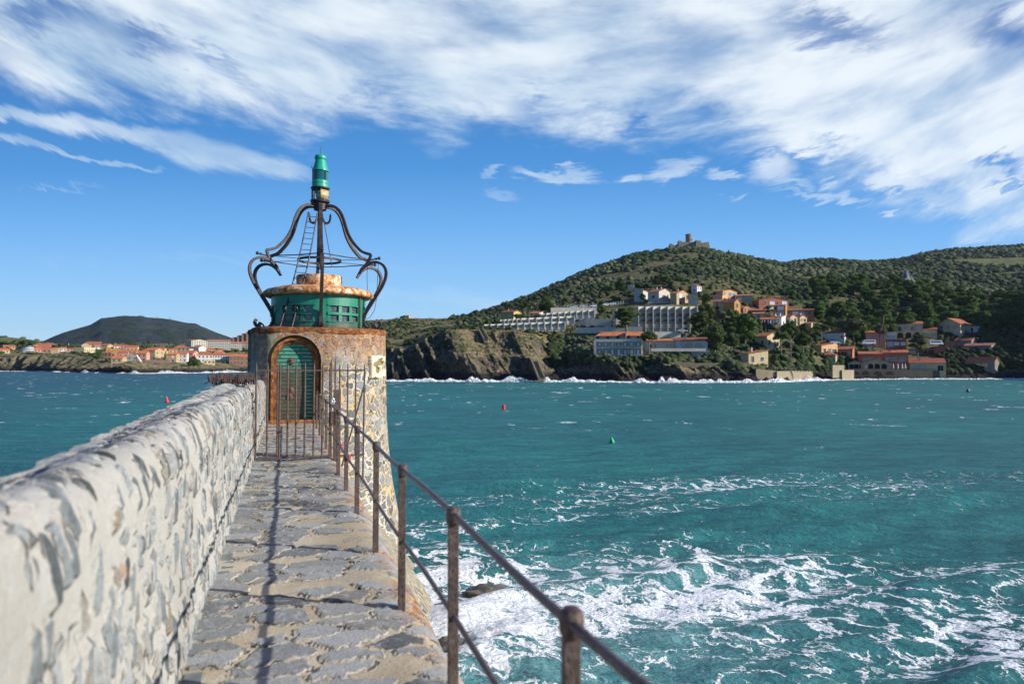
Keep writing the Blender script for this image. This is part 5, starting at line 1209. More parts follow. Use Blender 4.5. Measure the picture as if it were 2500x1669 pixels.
# row of single trees along its crest and other trees one can tell apart
for i, (px, top, w, kind) in enumerate([(2012, 704, 34, 'pine'), (2040, 692, 38, 'pine'), (2066, 697, 30, 'pine'), (2086, 694, 28, 'pine'), (2106, 688, 34, 'pine'), (2142, 685, 40, 'pine'), (2168, 688, 32, 'pine'), (2194, 678, 38, 'pine'),
        (2234, 701, 30, 'pine'), (2262, 700, 26, 'broad'), (2284, 694, 46, 'umbrella'), (2318, 702, 46, 'umbrella'), (2352, 717, 34, 'broad'), (2380, 722, 30, 'olive'), (2402, 719, 34, 'pine'), (2432, 711, 34, 'pine'), (2470, 711, 40, 'pine'), (2500, 714, 34, 'pine')]):
    d_ = 440 if px < 2330 else 415; tree(kind, px, top + 36, top, w, d_, 'bushy pine in the row along the crest of the wooded windmill hill', 'trees along the windmill hill crest')
TL = [('umbrella', 1283, 768, 737, 43, 345, 'flat topped umbrella pine behind the yellow house'),
 ('pine', 1331, 764, 721, 40, 352, 'tall loose pine behind the long low white house'), ('pine', 1346, 766, 743, 24, 350, 'small round pine right of the tall loose pine by the white house'),
 ('pine', 1467, 768, 733, 28, 328, 'young pine standing against the hotel retaining wall'), ('pine', 1530, 808, 752, 84, 298, 'large dark spreading pine in front of the pale hotel block'),
 ('umbrella', 1585, 858, 808, 50, 250, 'small umbrella pine with twisted pale trunk beside the orange roofed hotel'), ('pine', 1727, 790, 716, 48, 318, 'tall pine right of the hotel block under the orange houses'),
 ('pine', 1712, 818, 759, 58, 298, 'broad pine hiding the right end of the hotel block'), ('olive', 1757, 800, 752, 32, 312, 'grey green tree between the tall pines below the orange houses'),
 ('pine', 1786, 812, 755, 42, 308, 'dense pine below the ochre gabled house'), ('pine', 1745, 865, 795, 55, 258, 'pine with bare trunk right of the arched restaurant'),
 ('pine', 1786, 852, 797, 42, 268, 'thin crowned pine between the bare trunked pine and the big grey limbed one'), ('pine', 1819, 844, 764, 66, 288, 'biggest pine with pale grey limbs left of the cream gabled house'),
 ('umbrella', 1908, 858, 806, 42, 262, 'umbrella pine just right of the cream gabled house'), ('umbrella', 1930, 860, 787, 52, 274, 'spreading pine with forked trunk above the stone sea wall'),
 ('pine', 1960, 850, 789, 50, 282, 'dark pine above the orange house with green shutters'), ('umbrella', 2006, 822, 791, 54, 292, 'wide flat pine touching the hidden white house'),
 ('umbrella', 1978, 838, 799, 50, 284, 'pine with layered crown in front of the wide flat pine'), ('olive', 2073, 822, 772, 82, 328, 'very large round olive coloured tree below the wood'),
 ('broad', 2085, 838, 806, 46, 316, 'dark green tree in front of the large olive coloured tree'), ('olive', 2148, 832, 788, 32, 318, 'pale silvery tree left of the white and blue house'),
 ('pine', 2240, 866, 815, 46, 302, 'dark open tree in front of the cream terraced house'), ('pine', 1604, 698, 672, 28, 408, 'left pine of the three above the upper grey villas'),
 ('broad', 1624, 698, 670, 30, 408, 'middle rounded tree of the three above the upper grey villas'), ('umbrella', 1664, 702, 677, 44, 402, 'right spreading tree of the three above the upper grey villas'),
 ('broad', 1855, 742, 702, 32, 420, 'left tree of the dense row above the salmon apartment block'), ('pine', 1880, 740, 700, 30, 420, 'second tree of the dense row above the salmon apartment block'),
 ('broad', 1905, 742, 698, 32, 420, 'third tree of the dense row above the salmon apartment block'), ('broad', 1932, 746, 704, 38, 412, 'large rounded tree at the right end of the salmon apartment block'),
 ('umbrella', 1970, 738, 710, 36, 415, 'bright umbrella pine at the left foot of the wooded hill'), ('pine', 2370, 782, 722, 50, 385, 'tall tree with dark trunk above the small white house'),
 ('broad', 2420, 786, 735, 50, 380, 'dark rounded tree right of the tall dark trunked one'), ('pine', 2470, 792, 735, 56, 380, 'dark tree near the right edge of the wood'),
 ('broad', 1001, 862, 824, 42, 284, 'bright green leafy tree in the hollow left of the headland'), ('shrub', 957, 864, 841, 32, 272, 'low bright green bush nearest the tower'), ('olive', 1008, 868, 846, 22, 274, 'greyish bush below the bright leafy tree'),
 ('broad', 1163, 806, 788, 18, 300, 'small rounded tree at the left end of the terraced hotel'), ('shrub', 1186, 806, 776, 26, 345, 'dark bush behind the left end of the terraced hotel'),
 ('shrub', 1262, 776, 764, 40, 340, 'dark hedge like bush at the foot of the yellow house'), ('pine', 1520, 712, 699, 26, 372, 'round green tree left of the upper grey villa'), ('pine', 1568, 735, 716, 18, 352, 'small tree in front of the upper grey villa'),
 ('broad', 1892, 892, 862, 26, 258, 'bright green tree right of the cream house with the red shutter'), ('cypress', 1866, 810, 786, 7, 300, 'thin dark cypress under the blue balcony'), ('cypress', 1874, 812, 788, 7, 300, 'second thin dark cypress under the blue balcony'),
 ('cypress', 2236, 712, 690, 6, 446, 'left dark cypress right of the windmill'), ('cypress', 2250, 712, 691, 6, 446, 'right dark cypress right of the windmill'),
 ('pine', 1513, 700, 681, 30, 410, 'rounded pine upslope left of the grey villa'), ('shrub', 1490, 708, 696, 28, 390, 'bush upslope behind the white parked cars'), ('olive', 1820, 762, 742, 30, 380, 'leafy tree right of the ochre gabled house'),
 ('broad', 12, 850, 829, 34, 760, 'left green tree on the far left shore'), ('broad', 42, 850, 828, 36, 770, 'middle green tree on the far left shore'), ('broad', 70, 850, 825, 32, 770, 'right green tree on the far left shore'),
 ('broad', 148, 852, 838, 20, 800, 'dark tree left of the cream hall across the bay'), ('olive', 134, 852, 840, 16, 790, 'pale tree beside the dark one across the bay'), ('shrub', 247, 872, 856, 40, 620, 'green thicket left of the nearest shore houses across the bay'),
 ('shrub', 470, 893, 874, 34, 505, 'green bushes on the far shore rocks below the pink house'), ('broad', 600, 864, 850, 26, 690, 'left green tree in front of the long white apartments'), ('broad', 574, 864, 852, 26, 690, 'middle green tree in front of the long white apartments'), ('broad', 554, 864, 853, 22, 690, 'right hand small green tree before the long white apartments')]
for t_ in TL: tree(*t_[:6], t_[6], name={'shrub': None}.get(t_[0]), cat='bush' if t_[0] == 'shrub' else 'tree')
for q_ in ((2207, 626, 24), (2182, 632, 12), (2226, 624, 20)):
    tree('umbrella', q_[0], q_[1] + 17, q_[1], q_[2], 1290, {24: 'middle and widest of three lone pines on the far ridge skyline', 12: 'smallest left pine of three on the far ridge skyline', 20: 'right pine of three on the far ridge skyline'}[q_[2]])
# palm
pm = empty('palm_tree', at(2155, 796, 335), 0, 'palm tree with shaggy brown trunk in front of the dark wood', 'tree')
ph = at(2155, 768, 335).z - pm.location.z
MB().tube([Vector((0, 0, -1)), Vector((.1, 0, ph))], [.5, .62], 8).build('trunk', m_barkd, pm)
mb = MB()
for k in range(26):
    a = k * 2.399; e0 = random.uniform(.1, 1.2); L = random.uniform(2.2, 2.9); pts = [Vector((math.cos(a) * L * t * math.cos(e0 * (1 - t)), math.sin(a) * L * t * math.cos(e0 * (1 - t)), ph + L * (math.sin(e0) * t - .75 * t * t))) for t in [i / 5 for i in range(6)]]
    mb.tube(pts, [.05, .30, .36, .32, .2, .02], flat=(1, .12))
mb.build('fronds', m_pine, pm)
# agaves along the cliff garden
mb = MB()
for k in range(15):
    a = k * 2.399; e0 = .35 + k * .075; L = 1.0; d_ = Vector((math.cos(a) * math.cos(e0), math.sin(a) * math.cos(e0), math.sin(e0)))
    mb.tube([d_ * .1, d_ * L * .5, d_ * L + Vector((0, 0, -.08))], [.11, .12, .01], flat=(1, .25))
ag = mb.mesh('agave'); ag.materials.append(m_agave); r_ = random.Random(4)
for i in range(30):
    px = r_.choice([r_.uniform(1628, 1760), r_.uniform(1760, 1830), r_.uniform(1850, 1880)]); dg = r_.uniform(252, 268); p_ = ground(px, dg)
    o = link('agave', ag, loc=p_ + Vector((0, 0, .15)), rz=r_.uniform(0, 6)); s = r_.uniform(1.0, 1.7); o.scale = (s, s, s); tag(o, 'pale blue green spiky agave on the cliff garden slope', 'agave', 'agaves on the cliff garden slope')
# ---------------------------------------------------------------- building materials
def wallm(name, c, rough=.9):
    m, nt, b = new_mat(name, rough, .15); P = OBJC(nt); n = NOISE(nt, P, .5, 5, .65); n2 = NOISE(nt, MAPV(nt, P, scale=(1.5, 1.5, .25)), 1.0, 4, .6)
    cc = MIX(nt, SS(nt, n, .35, .7), tuple(x * .86 for x in c), tuple(min(.9, x * 1.08) for x in c)); cc = MIX(nt, SS(nt, n2, .52, .72, 0, .35), cc, tuple(x * .6 for x in c))
    nt.links.new(cc, b.inputs['Base Color']); nt.links.new(BUMP(nt, n, .05), b.inputs['Normal']); return m
W_ = dict(cream=wallm('cream_render', (.56, .45, .27)), pale=wallm('pale_render', (.50, .47, .39)), white=wallm('white_render', (.68, .66, .61)), salmon=wallm('salmon_render', (.42, .165, .10)), ochre=wallm('ochre_render', (.46, .235, .07)),
          peach=wallm('peach_render', (.60, .36, .19)), pink=wallm('pink_render', (.55, .30, .23)), yellow=wallm('yellow_render', (.47, .38, .15)), stone=wallm('rubble_stone_wall', (.26, .21, .14)), grey=wallm('grey_render', (.24, .225, .19)),
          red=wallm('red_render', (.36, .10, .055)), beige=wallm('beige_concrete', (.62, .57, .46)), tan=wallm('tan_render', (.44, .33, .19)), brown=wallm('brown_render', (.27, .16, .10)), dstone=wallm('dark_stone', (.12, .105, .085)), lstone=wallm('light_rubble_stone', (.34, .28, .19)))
def roofm(name, c):
    m, nt, b = new_mat(name, .85, .2); P = OBJC(nt); n = NOISE(nt, P, .8, 5, .7); n2 = NOISE(nt, P, 5, 3, .7)
    s = N(nt, 'ShaderNodeSeparateXYZ', {0: P}); wv = M(nt, 'SINE', M(nt, 'MULTIPLY', s.outputs[0], 22.0))
    cc = MIX(nt, SS(nt, n, .35, .68), tuple(x * .72 for x in c), tuple(min(.9, x * 1.15) for x in c)); cc = MIX(nt, SS(nt, n2, .55, .75, 0, .5), cc, tuple(x * .5 for x in c))
    nt.links.new(cc, b.inputs['Base Color']); nt.links.new(BUMP(nt, M(nt, 'ADD', wv, n2), .06), b.inputs['Normal']); return m
R_ = dict(orange=roofm('orange_tiles', (.60, .20, .085)), terra=roofm('terracotta_tiles', (.48, .165, .085)), dark=roofm('old_red_tiles', (.32, .105, .065)), pinkt=roofm('faded_pink_tiles', (.50, .23, .15)), conc=W_['beige'])
m_pane, nt, b = new_mat('window_pane', .06, .9); b.inputs['Base Color'].default_value = (.05, .075, .10, 1)
m_paneb, nt, b = new_mat('blue_reflecting_pane', .08, .9); b.inputs['Base Color'].default_value = (.13, .23, .36, 1)
m_panew = plain('white_blind', (.74, .76, .80), .6, .1); m_open = plain('dark_opening', (.018, .017, .016), .9, .1)
m_frame = plain('window_frame_white', (.55, .52, .46), .6, .1); m_teal = plain('teal_shutter', (.03, .20, .18), .6, .1); m_blue = plain('sky_blue_shutter', (.06, .30, .58), .5, .1); m_dblue = plain('deep_blue_paint', (.02, .05, .24), .5, .1)
m_redsh = plain('red_brown_shutter', (.22, .06, .035), .6, .1); m_wood = plain('brown_wood', (.16, .09, .05), .7, .2); m_whitem = plain('white_paint', (.72, .72, .70), .5, .08)
PANES = dict(w=m_pane, b=m_paneb, l=m_panew, o=m_open)
def slab(mb, a, b_, c, d, t):
    a, b_, c, d = map(Vector, (a, b_, c, d)); n = (b_ - a).cross(d - a).normalized() * t
    if n.z > 0: n = -n
    return mb.poly([a, b_, c, d, a + n, b_ + n, c + n, d + n], [(0, 1, 2, 3), (7, 6, 5, 4), (0, 4, 5, 1), (1, 5, 6, 2), (2, 6, 7, 3), (3, 7, 4, 0)])
def archpts(w, h, n=8): return [(-w / 2, 0), (w / 2, 0)] + [(w / 2 * math.cos(PI * k / n), h - w / 2 + w / 2 * math.sin(PI * k / n)) for k in range(n + 1)]
def opening(par, O, U, Nn, x, z, w, h, kind='w', frame=True, shut=None, arch_=False, balcony=False, pane=None, name='window', set_in=.0):
    """one window: dark pane a hair proud of the wall, frame and shutters as its own pieces. O origin, U along the wall, Nn outward"""
    m_ = Matrix(((U.x, Nn.x, 0, O.x), (U.y, Nn.y, 0, O.y), (0, 0, 1, O.z), (0, 0, 0, 1))) @ Matrix.Translation((x, 0, z))
    def mk(mb, nm, mat, parent): 
        mb.v = [tuple(m_ @ Vector(p)) for p in mb.v]; me = mb.mesh(nm); bm = bmesh.new(); bm.from_mesh(me); bmesh.ops.recalc_face_normals(bm, faces=bm.faces); bm.to_mesh(me); bm.free(); return link(nm, me, mat, parent)
    mb = MB()
    if arch_: mb.prism(archpts(w, h), -.05, .03)
    else: mb.box(-w / 2, w / 2, -.05, .03, 0, h)
    p_ = mk(mb, name, pane or PANES[kind], par)
    if frame and not arch_:
        f = MB(); t = .09
        f.box(-w / 2 - t, -w / 2, 0, .12, -t, h + t); f.box(w / 2, w / 2 + t, 0, .12, -t, h + t); f.box(-w / 2, w / 2, 0, .12, h, h + t); f.box(-w / 2, w / 2, 0, .16, -t, 0); f.box(-.03, .03, .03, .07, 0, h)
        mk(f, 'frame', m_frame, p_)
    if shut:
        for s in (-1, 1):
            mk(MB().box(s * (w / 2 + .30) - .26, s * (w / 2 + .30) + .26, .03, .13, -.03, h + .03), 'shutter', shut, p_)
    if balcony:
        f = MB(); f.box(-w * .8, w * .8, .0, .9, -.12, 0); 
        for k in range(9): xx = -w * .78 + w * 1.56 * k / 8; f.box(xx - .02, xx + .02, .84, .88, 0, .95)
        f.box(-w * .8, w * .8, .83, .89, .93, .98); mk(f, 'balcony', m_rail, p_)
    return p_
def hit(px, py, dg, lo=.82, hi=1.22):
    """where the sight line through the foot of a thing meets the ground, near the given distance"""
    for d in np.arange(dg * lo, dg * hi, dg * .006):
        if land_at(np.array([float(px)]), np.array([t_of(px, d)]))[0][2] >= at(px, py, d).z - .3: return float(d)
    return dg * 1.0
def house(label, p0, pc, p1, base, eave, d, wall='cream', roof='gx', rise=5, rm='terra', vis=0, win='', name='house', cat='house', shut=None, chim=0, snap=True, wk='w', frames=True, group=None, found=7, ww=1.0, wh=1.25, ov=.35):
    pm_ = (p0 + p1) / 2
    if snap: d = hit(pm_, base, d)
    corner = pc if pc is not None else (p1 if vis >= 0 else p0)
    phi = math.atan((corner - 1250) / F); k = d * math.cos(phi) / F; v_ = R(abs(vis)); sgn = 1 if vis >= 0 else -1
    if pc is None: w = (p1 - p0) * k / math.cos(v_); dep = max(5.0, min(12, w * .7))
    elif vis >= 0: w = (pc - p0) * k / math.cos(v_); dep = (p1 - pc) * k / math.sin(v_)
    else: w = (p1 - pc) * k / math.cos(v_); dep = (pc - p0) * k / math.sin(v_)
    w = max(w, 1.5); dep = max(dep, 2.0); th = -(phi + R(vis)); o0 = at(corner, base, d); h = at(corner, eave, d).z - o0.z; rs = rise * d / F
    e = empty(name, o0, th, label, cat, group); x0, x1 = (-w, 0) if sgn > 0 else (0, w); wm_ = W_[wall]; mb = MB(); rf = MB(); T_ = .16
    mb.box(x0, x1, 0, dep, -found, h)
    if roof == 'gx':
        mb.prism([(0, h - .01), (dep, h - .01), (dep / 2, h + rs)], x0, x1, axis='x'); s = rs / (dep / 2) * ov
        slab(rf, (x0 - ov, -ov, h - s + T_), (x1 + ov, -ov, h - s + T_), (x1 + ov, dep / 2, h + rs + T_), (x0 - ov, dep / 2, h + rs + T_), T_)
        slab(rf, (x1 + ov, dep + ov, h - s + T_), (x0 - ov, dep + ov, h - s + T_), (x0 - ov, dep / 2, h + rs + T_), (x1 + ov, dep / 2, h + rs + T_), T_)
    elif roof == 'gy':
        xm = (x0 + x1) / 2; mb.prism([(x0, h - .01), (x1, h - .01), (xm, h + rs)], 0, dep); s = rs / (w / 2) * ov
        slab(rf, (x0 - ov, -ov, h - s + T_), (xm, -ov, h + rs + T_), (xm, dep + ov, h + rs + T_), (x0 - ov, dep + ov, h - s + T_), T_)
        slab(rf, (xm, -ov, h + rs + T_), (x1 + ov, -ov, h - s + T_), (x1 + ov, dep + ov, h - s + T_), (xm, dep + ov, h + rs + T_), T_)
    elif roof == 'sf':
        mb.prism([(0, h - .01), (dep, h - .01), (dep, h + rs)], x0, x1, axis='x'); s = rs / dep * ov
        slab(rf, (x0 - ov, -ov, h - s + T_), (x1 + ov, -ov, h - s + T_), (x1 + ov, dep + ov, h + rs + s + T_), (x0 - ov, dep + ov, h + rs + s + T_), T_)
    elif roof in ('sr', 'sl'):
        xl, xh = (x1, x0) if roof == 'sr' else (x0, x1); mb.prism([(xl, h - .01), (xh, h - .01), (xh, h + rs)], 0, dep); s = rs / w * ov; g_ = 1 if xl > xh else -1
        slab(rf, (xl + g_ * ov, -ov, h - s + T_), (xh - g_ * ov, -ov, h + rs + s + T_), (xh - g_ * ov, dep + ov, h + rs + s + T_), (xl + g_ * ov, dep + ov, h - s + T_), T_)
    elif roof == 'hip':
        q = min(w, dep) / 2 * .9; b0 = [(x0 - ov, -ov, h), (x1 + ov, -ov, h), (x1 + ov, dep + ov, h), (x0 - ov, dep + ov, h)]; t0 = [(x0 + q, q, h + rs), (x1 - q, q, h + rs), (x1 - q, dep - q, h + rs), (x0 + q, dep - q, h + rs)]
        rf.poly(b0 + t0 + [(x, y, z - .15) for x, y, z in b0], [(0, 1, 5, 4), (1, 2, 6, 5), (2, 3, 7, 6), (3, 0, 4, 7), (4, 5, 6, 7), (0, 8, 9, 1), (1, 9, 10, 2), (2, 10, 11, 3), (3, 11, 8, 0), (11, 10, 9, 8)])
    elif roof == 'flat':
        rf.box(x0 - .1, x1 + .1, -.1, dep + .1, h, h + .25)
    def fixn(me):
        bm = bmesh.new(); bm.from_mesh(me); bmesh.ops.recalc_face_normals(bm, faces=bm.faces); bm.to_mesh(me); bm.free()
    wo_ = mb.build('wall', wm_, e); fixn(wo_.data); ro = rf.build('roof', R_[rm] if roof != 'flat' else wm_, e); fixn(ro.data)
    for c in range(chim):
        xx = x0 + w * (.3 + .4 * c); hh = h + rs * .6; MB().box(xx - .35, xx + .35, dep * .4, dep * .4 + .6, h, h + rs + .9).build('chimney', wm_, ro)
    FO, FU, FN = Vector((x0, 0, 0)), Vector((1, 0, 0)), Vector((0, -1, 0))
    if sgn > 0: SO, SU, SN = Vector((x1, 0, 0)), Vector((0, 1, 0)), Vector((1, 0, 0))
    else: SO, SU, SN = Vector((x0, dep, 0)), Vector((0, -1, 0)), Vector((-1, 0, 0))
    for spec in [s for s in win.split(',') if s]:
        face = spec[0]; body_ = spec[1:]; kd = wk; kw = {}
        while body_ and not body_[-1].isdigit():
            c = body_[-1]; body_ = body_[:-1]
            if c == 'B': kw['balcony'] = True
            elif c == 'A': kw['arch_'] = True
            elif c == 'S': kw['shut'] = shut or m_teal
            elif c in PANES: kd = c
        nums = body_.split('x'); O, U, Nn, L = (FO, FU, FN, w) if face == 'F' else (SO, SU, SN, dep)
        if '@' in body_:                                            # F@fx:z:w:h  one opening
            fx_, z_, w_, h_ = [float(t) for t in body_[1:].split(':')]; opening(e, O, U, Nn, L * fx_, z_, w_, h_, kd, frames and h_ < 3, name='door' if z_ < .1 and h_ > 1.8 else 'window', **kw); continue
        nc, nr = int(nums[0]), int(nums[1]); sh_ = h / nr
        for r_i in range(nr):
            for c_i in range(nc):
                w_ = min(ww, L / nc * .62); h_ = min(wh, sh_ * .6); opening(e, O, U, Nn, L * (c_i + .5) / nc, sh_ * r_i + (sh_ - h_) * .48, w_, h_, kd, frames, **kw)
    return e
# ---------------------------------------------------------------- houses on the right shore
H = house
H('yellow two storey house with red brown roof left of the umbrella pine', 1222, 1254, 1274, 783, 761, 345, 'yellow', 'gx', 5, 'dark', 22, 'F@.72:2.2:1.1:1.3b', chim=1)
H('long low white house with orange shed roof above the terraced hotel', 1291, 1316, 1326, 771, 764, 352, 'white', 'sf', 5, 'orange', 25, 'F2x1o')
H('left pale grey villa with stepped gable above the hotel block', 1548, 1570, 1582, 736, 708, 372, 'pale', 'sr', 8, 'terra', 18, 'F@.3:2.5:.8:2.2b,S1x1', frames=False)
H('middle pale villa with long red roof and glazed balcony corner', 1582, 1609, 1640, 742, 711, 364, 'pale', 'gx', 9, 'terra', 30, 'F@.5:3.2:1.6:1.4o,F@.75:.1:1:1.6,S@.35:3.4:2.4:1.5b,S@.7:3.4:1.3:2o', chim=2)
H('right brown grey villa with red roof and white curtained windows', 1636, 1652, 1686, 743, 716, 360, 'tan', 'gx', 10, 'terra', 30, 'S@.3:3.2:2.6:2.4l,S@.78:3.2:1.8:2.4o,S@.25:.2:2:1.6o,F@.4:1:1:1', chim=1)
H('small cream block joined to the right end of the grey villas', 1680, None, 1704, 744, 719, 362, 'cream', 'flat', 0, 'terra', 0, 'F@.3:3.4:1.8:1b,F@.5:.4:3:1.4b')
H('tall narrow white house with tiled roof highest on the slope', 1688, 1702, 1713, 718, 697, 395, 'white', 'sr', 6, 'terra', 28, 'S2x2,F1x1o', ww=.7)
H('peach house with blue glazed balcony and pointed left gable above the pines', 1747, 1765, 1800, 730, 710, 372, 'peach', 'gx', 5, 'terra', 38, 'S@.12:3:1.6:1b,S@.5:2:2.2:2.0b,S@.8:2:2.6:2.0b')
H('low orange house with long roof left of the peach gabled house', 1713, None, 1764, 731, 720, 366, 'peach', 'sf', 4, 'terra', 8, 'F3x1b')
H('square salmon cream house with green shutter right of the peach gabled house', 1796, None, 1837, 742, 721, 374, 'tan', 'sf', 5, 'pinkt', 0, 'F@.25:2.7:2:.7l,F@.55:2:3:1.7w,F@.82:2:.9:2', shut=m_teal)
H('bright peach house with red roof just above the tall pines', 1741, None, 1773, 756, 735, 344, 'peach', 'gx', 6, 'terra', 15, 'F@.3:2.2:.6:2.4o,F@.6:2.8:1:1.2,F@.88:2.8:.6:.8')
H('ochre house with steep roof falling to the right', 1766, 1793, 1808, 765, 737, 342, 'ochre', 'gx', 9, 'pinkt', 32, 'S@.45:3.0:1.5:2.2w,S@.3:.2:1.2:2o', chim=1)
H('small salmon house with open porch right of the ochre house', 1806, 1815, 1834, 764, 751, 340, 'salmon', 'gx', 5, 'terra', 30, 'S@.25:.3:1.3:2.3o,S@.7:.3:1.6:2.3o,F@.5:.3:1:2o')
H('large three storey salmon apartment block with white blinds', 1835, 1853, 1926, 756, 731, 366, 'salmon', 'gx', 7, 'terra', 62, 'S@.22:3.2:1.2:1.7,S@.45:2.9:3:1.8l,S@.45:.3:3:1.6l,S@.62:3:1:1.6o,S@.86:3.2:3:1.7l,S@.22:.5:1.2:1.6', name='apartment_building', cat='apartments')
H('projecting salmon front of the apartment block with tall blue window', 1888, None, 1918, 772, 745, 350, 'ochre', 'sf', 3, 'terra', 8, 'F@.6:3.4:3:1.9l,F@.6:.3:3:2.1b,F@.2:3.4:1:1.8o', snap=False)
H('long low brown wing stretching right from the salmon apartment block', 1917, None, 1987, 778, 756, 352, 'brown', 'sf', 5, 'terra', 0, 'F@.12:2.6:1.8:1.2,F@.35:2.4:2.8:1.6l,F@.56:2.2:3:1.6b,F@.85:2:1:2o', snap=False)
H('low salmon wing at the left foot of the apartment block', 1834, None, 1871, 770, 757, 350, 'salmon', 'sf', 4, 'terra', 0, 'F@.7:.8:3:1.2', snap=False)
H('small tiled house tucked under the low salmon wing', 1838, None, 1866, 776, 765, 330, 'cream', 'sf', 4, 'pinkt', 0, 'F1x1o')
b1 = H('house with deep blue balcony rail and white porch columns', 1857, None, 1891, 795, 779, 318, 'white', 'gx', 5, 'terra', 0, 'F@.3:.7:5.2:2.2o,F@.75:.7:1.6:1.8o')
H('white cottage with red roof right of the blue balcony house', 1879, 1908, 1919, 792, 773, 322, 'white', 'sf', 5, 'terra', 20, 'F@.4:1.4:.8:1.2,F@.75:1.2:.7:1.4,S1x1l', chim=2)
H('left cream villa of the pair with red roofs below the apartments', 1918, 1930, 1947, 794, 773, 320, 'cream', 'gx', 6, 'terra', 38, 'S@.2:2.2:.8:.9,S@.7:1.2:1.6:2.4o,F1x1o')
H('right cream villa of the pair with red roofs below the apartments', 1944, 1953, 1970, 793, 774, 322, 'cream', 'gx', 6, 'terra', 38, 'S@.25:2.0:.9:1.1,S@.7:1.6:1.6:1.7o', chim=1)
H('tiny cream lean to with tiled roof below the pair of cream villas', 1965, None, 1981, 800, 789, 312, 'cream', 'sf', 4, 'terra', 10, 'F1x1')
H('cream house with gable to the left, balcony door and bright right wall', 1843, 1873, 1904, 855, 820, 268, 'cream', 'gx', 9, 'orange', 36, 'F@.2:2.4:.9:1.3w,F@.62:2.0:1.2:2.2oB,S@.2:2.3:.7:1.7S,S@.62:1.8:1.0:2.2oB,S@.85:2:.8:1.8w,S@.5:.0:1:1.4w', ov=.45, found=5)
H('cream house with red brown shutters standing lowest on the cliff', 1808, 1828, 1876, 898, 862, 250, 'cream', 'sf', 8, 'terra', 52, 'S@.22:2.2:1:2.1,S@.70:2.7:1.1:1.3,S@.66:.5:1.2:1', wk='o', shut=m_redsh, chim=1, ov=.5)
H('orange house with teal shutters and dark red roof behind the pines', 1983, 2006, 2046, 868, 843, 282, 'peach', 'sf', 8, 'dark', 32, 'S@.2:.8:1.8:2.4oB,S@.50:1.4:.9:1.9S,S@.8:1:2.4:2.0oS')
H('small orange wing with teal shutters stepping down to the right', 2044, None, 2081, 872, 852, 284, 'salmon', 'sf', 7, 'terra', 10, 'F@.45:.8:2.4:1.8o,F@.8:.8:.8:2', shut=m_teal)
H('little stone pavilion with pyramid tiled roof on the garden terrace', 2003, None, 2040, 884, 866, 266, 'tan', 'hip', 7, 'terra', 8, 'F@.3:.6:2.6:1.6o,F@.88:.6:.9:1.9b')
H('white house half hidden behind the wide flat pine', 2006, None, 2062, 838, 812, 304, 'white', 'hip', 8, 'terra', 6, 'F@.45:.6:2.6:1.4b,F@.88:2.6:.8:1.2', chim=1)
H('old stone and pink house behind the pale silvery tree', 2114, None, 2160, 842, 812, 326, 'pink', 'sf', 5, 'terra', -8, 'F@.1:3.4:.8:1')
H('white house with deep blue glazed front and red parapet', 2160, None, 2189, 834, 811, 318, 'white', 'flat', 0, 'terra', 0, 'F@.55:.6:3.8:2.4b', )
H('red rendered garage front with blue door below the white and blue house', 2163, None, 2213, 846, 829, 310, 'red', 'flat', 0, 'terra', 0, 'F@.2:.1:2.4:2.2b,F@.52:.6:2:1.5l,F@.84:.6:1.8:1.5l', snap=False)
H('long cream terraced house with five upper windows and arches below', 2175, None, 2252, 820, 792, 326, 'cream', 'gx', 7, 'terra', -4, 'F@.12:3:.9:1.7,F@.28:2.6:1.2:2oB,F@.45:3:1:1.7,F@.67:3:1:1.7B,F@.88:3:1.2:1.7b,F@.3:-.9:2.6:2.6oA,F@.55:-.9:2.6:2.6oA,F@.82:-.9:2.6:2.6oA')
bh = H('big cream gabled house with sky blue shutters above the road', 2286, 2345, 2372, 827, 790, 322, 'cream', 'gy', 15, 'terra', 26, 'F@.2:5.4:.8:1.5AS,F@.50:5.3:1.2:1.9bA,F@.80:5.4:.8:1.5AS,F@.2:1.7:1:1.7S,F@.50:1.2:1.0:2.3b,F@.80:1.7:1:1.7S,F@.25:-.9:1.8:1.2oA,F@.55:-.9:1.8:1.2oA,S@.5:3.4:1.6:2bB', shut=m_blue, ov=.6)
H('flat fronted cream annex with two wide windows left of the blue shuttered house', 2251, None, 2288, 829, 804, 318, 'cream', 'sf', 6, 'dark', 0, 'F@.27:2.0:2.2:1.2w,F@.76:2.0:2.2:1.2w,F@.75:-.9:2.2:1.7b')
H('small white house with curved bay and brown roof right of the blue shuttered house', 2360, 2380, 2405, 814, 795, 334, 'white', 'hip', 5, 'dark', 30, 'F@.55:.6:2:2.2o,S@.3:1:.8:1.9,S@.7:1:.8:1.9')
H('plain orange block wall house beside the grey stone houses', 2307, None, 2334, 858, 834, 306, 'salmon', 'flat', 0, 'terra', 0, 'F@.8:1.8:.9:1.2o')
H('upper grey stone house with tiled gable near the right edge', 2331, 2372, 2385, 852, 830, 312, 'grey', 'gx', 6, 'terra', 20, 'F@.3:.4:1:1.8,F@.75:.8:1.4:1.2')
H('lower grey stone house with wide pale garage door and tiled roof', 2352, 2420, 2434, 864, 843, 300, 'grey', 'gx', 6, 'pinkt', 18, 'F@.25:.2:3.4:1.6o,F@.75:.2:3.6:1.8b')
H('orange entrance block with white door on the road terrace', 2108, None, 2133, 855, 840, 306, 'peach', 'flat', 0, 'terra', 0, 'F@.65:.2:1.8:1.9l')
gr_ = H('long low row of garages with deep blue doors under the road', 2133, None, 2245, 866, 852, 303, 'grey', 'flat', 0, 'terra', 0, 'F@.2:.2:2.6:1.9,F@.42:.2:2.6:1.9,F@.62:.2:3.2:1.9,F@.82:.2:3.2:1.9', name='garage_row', cat='garages')
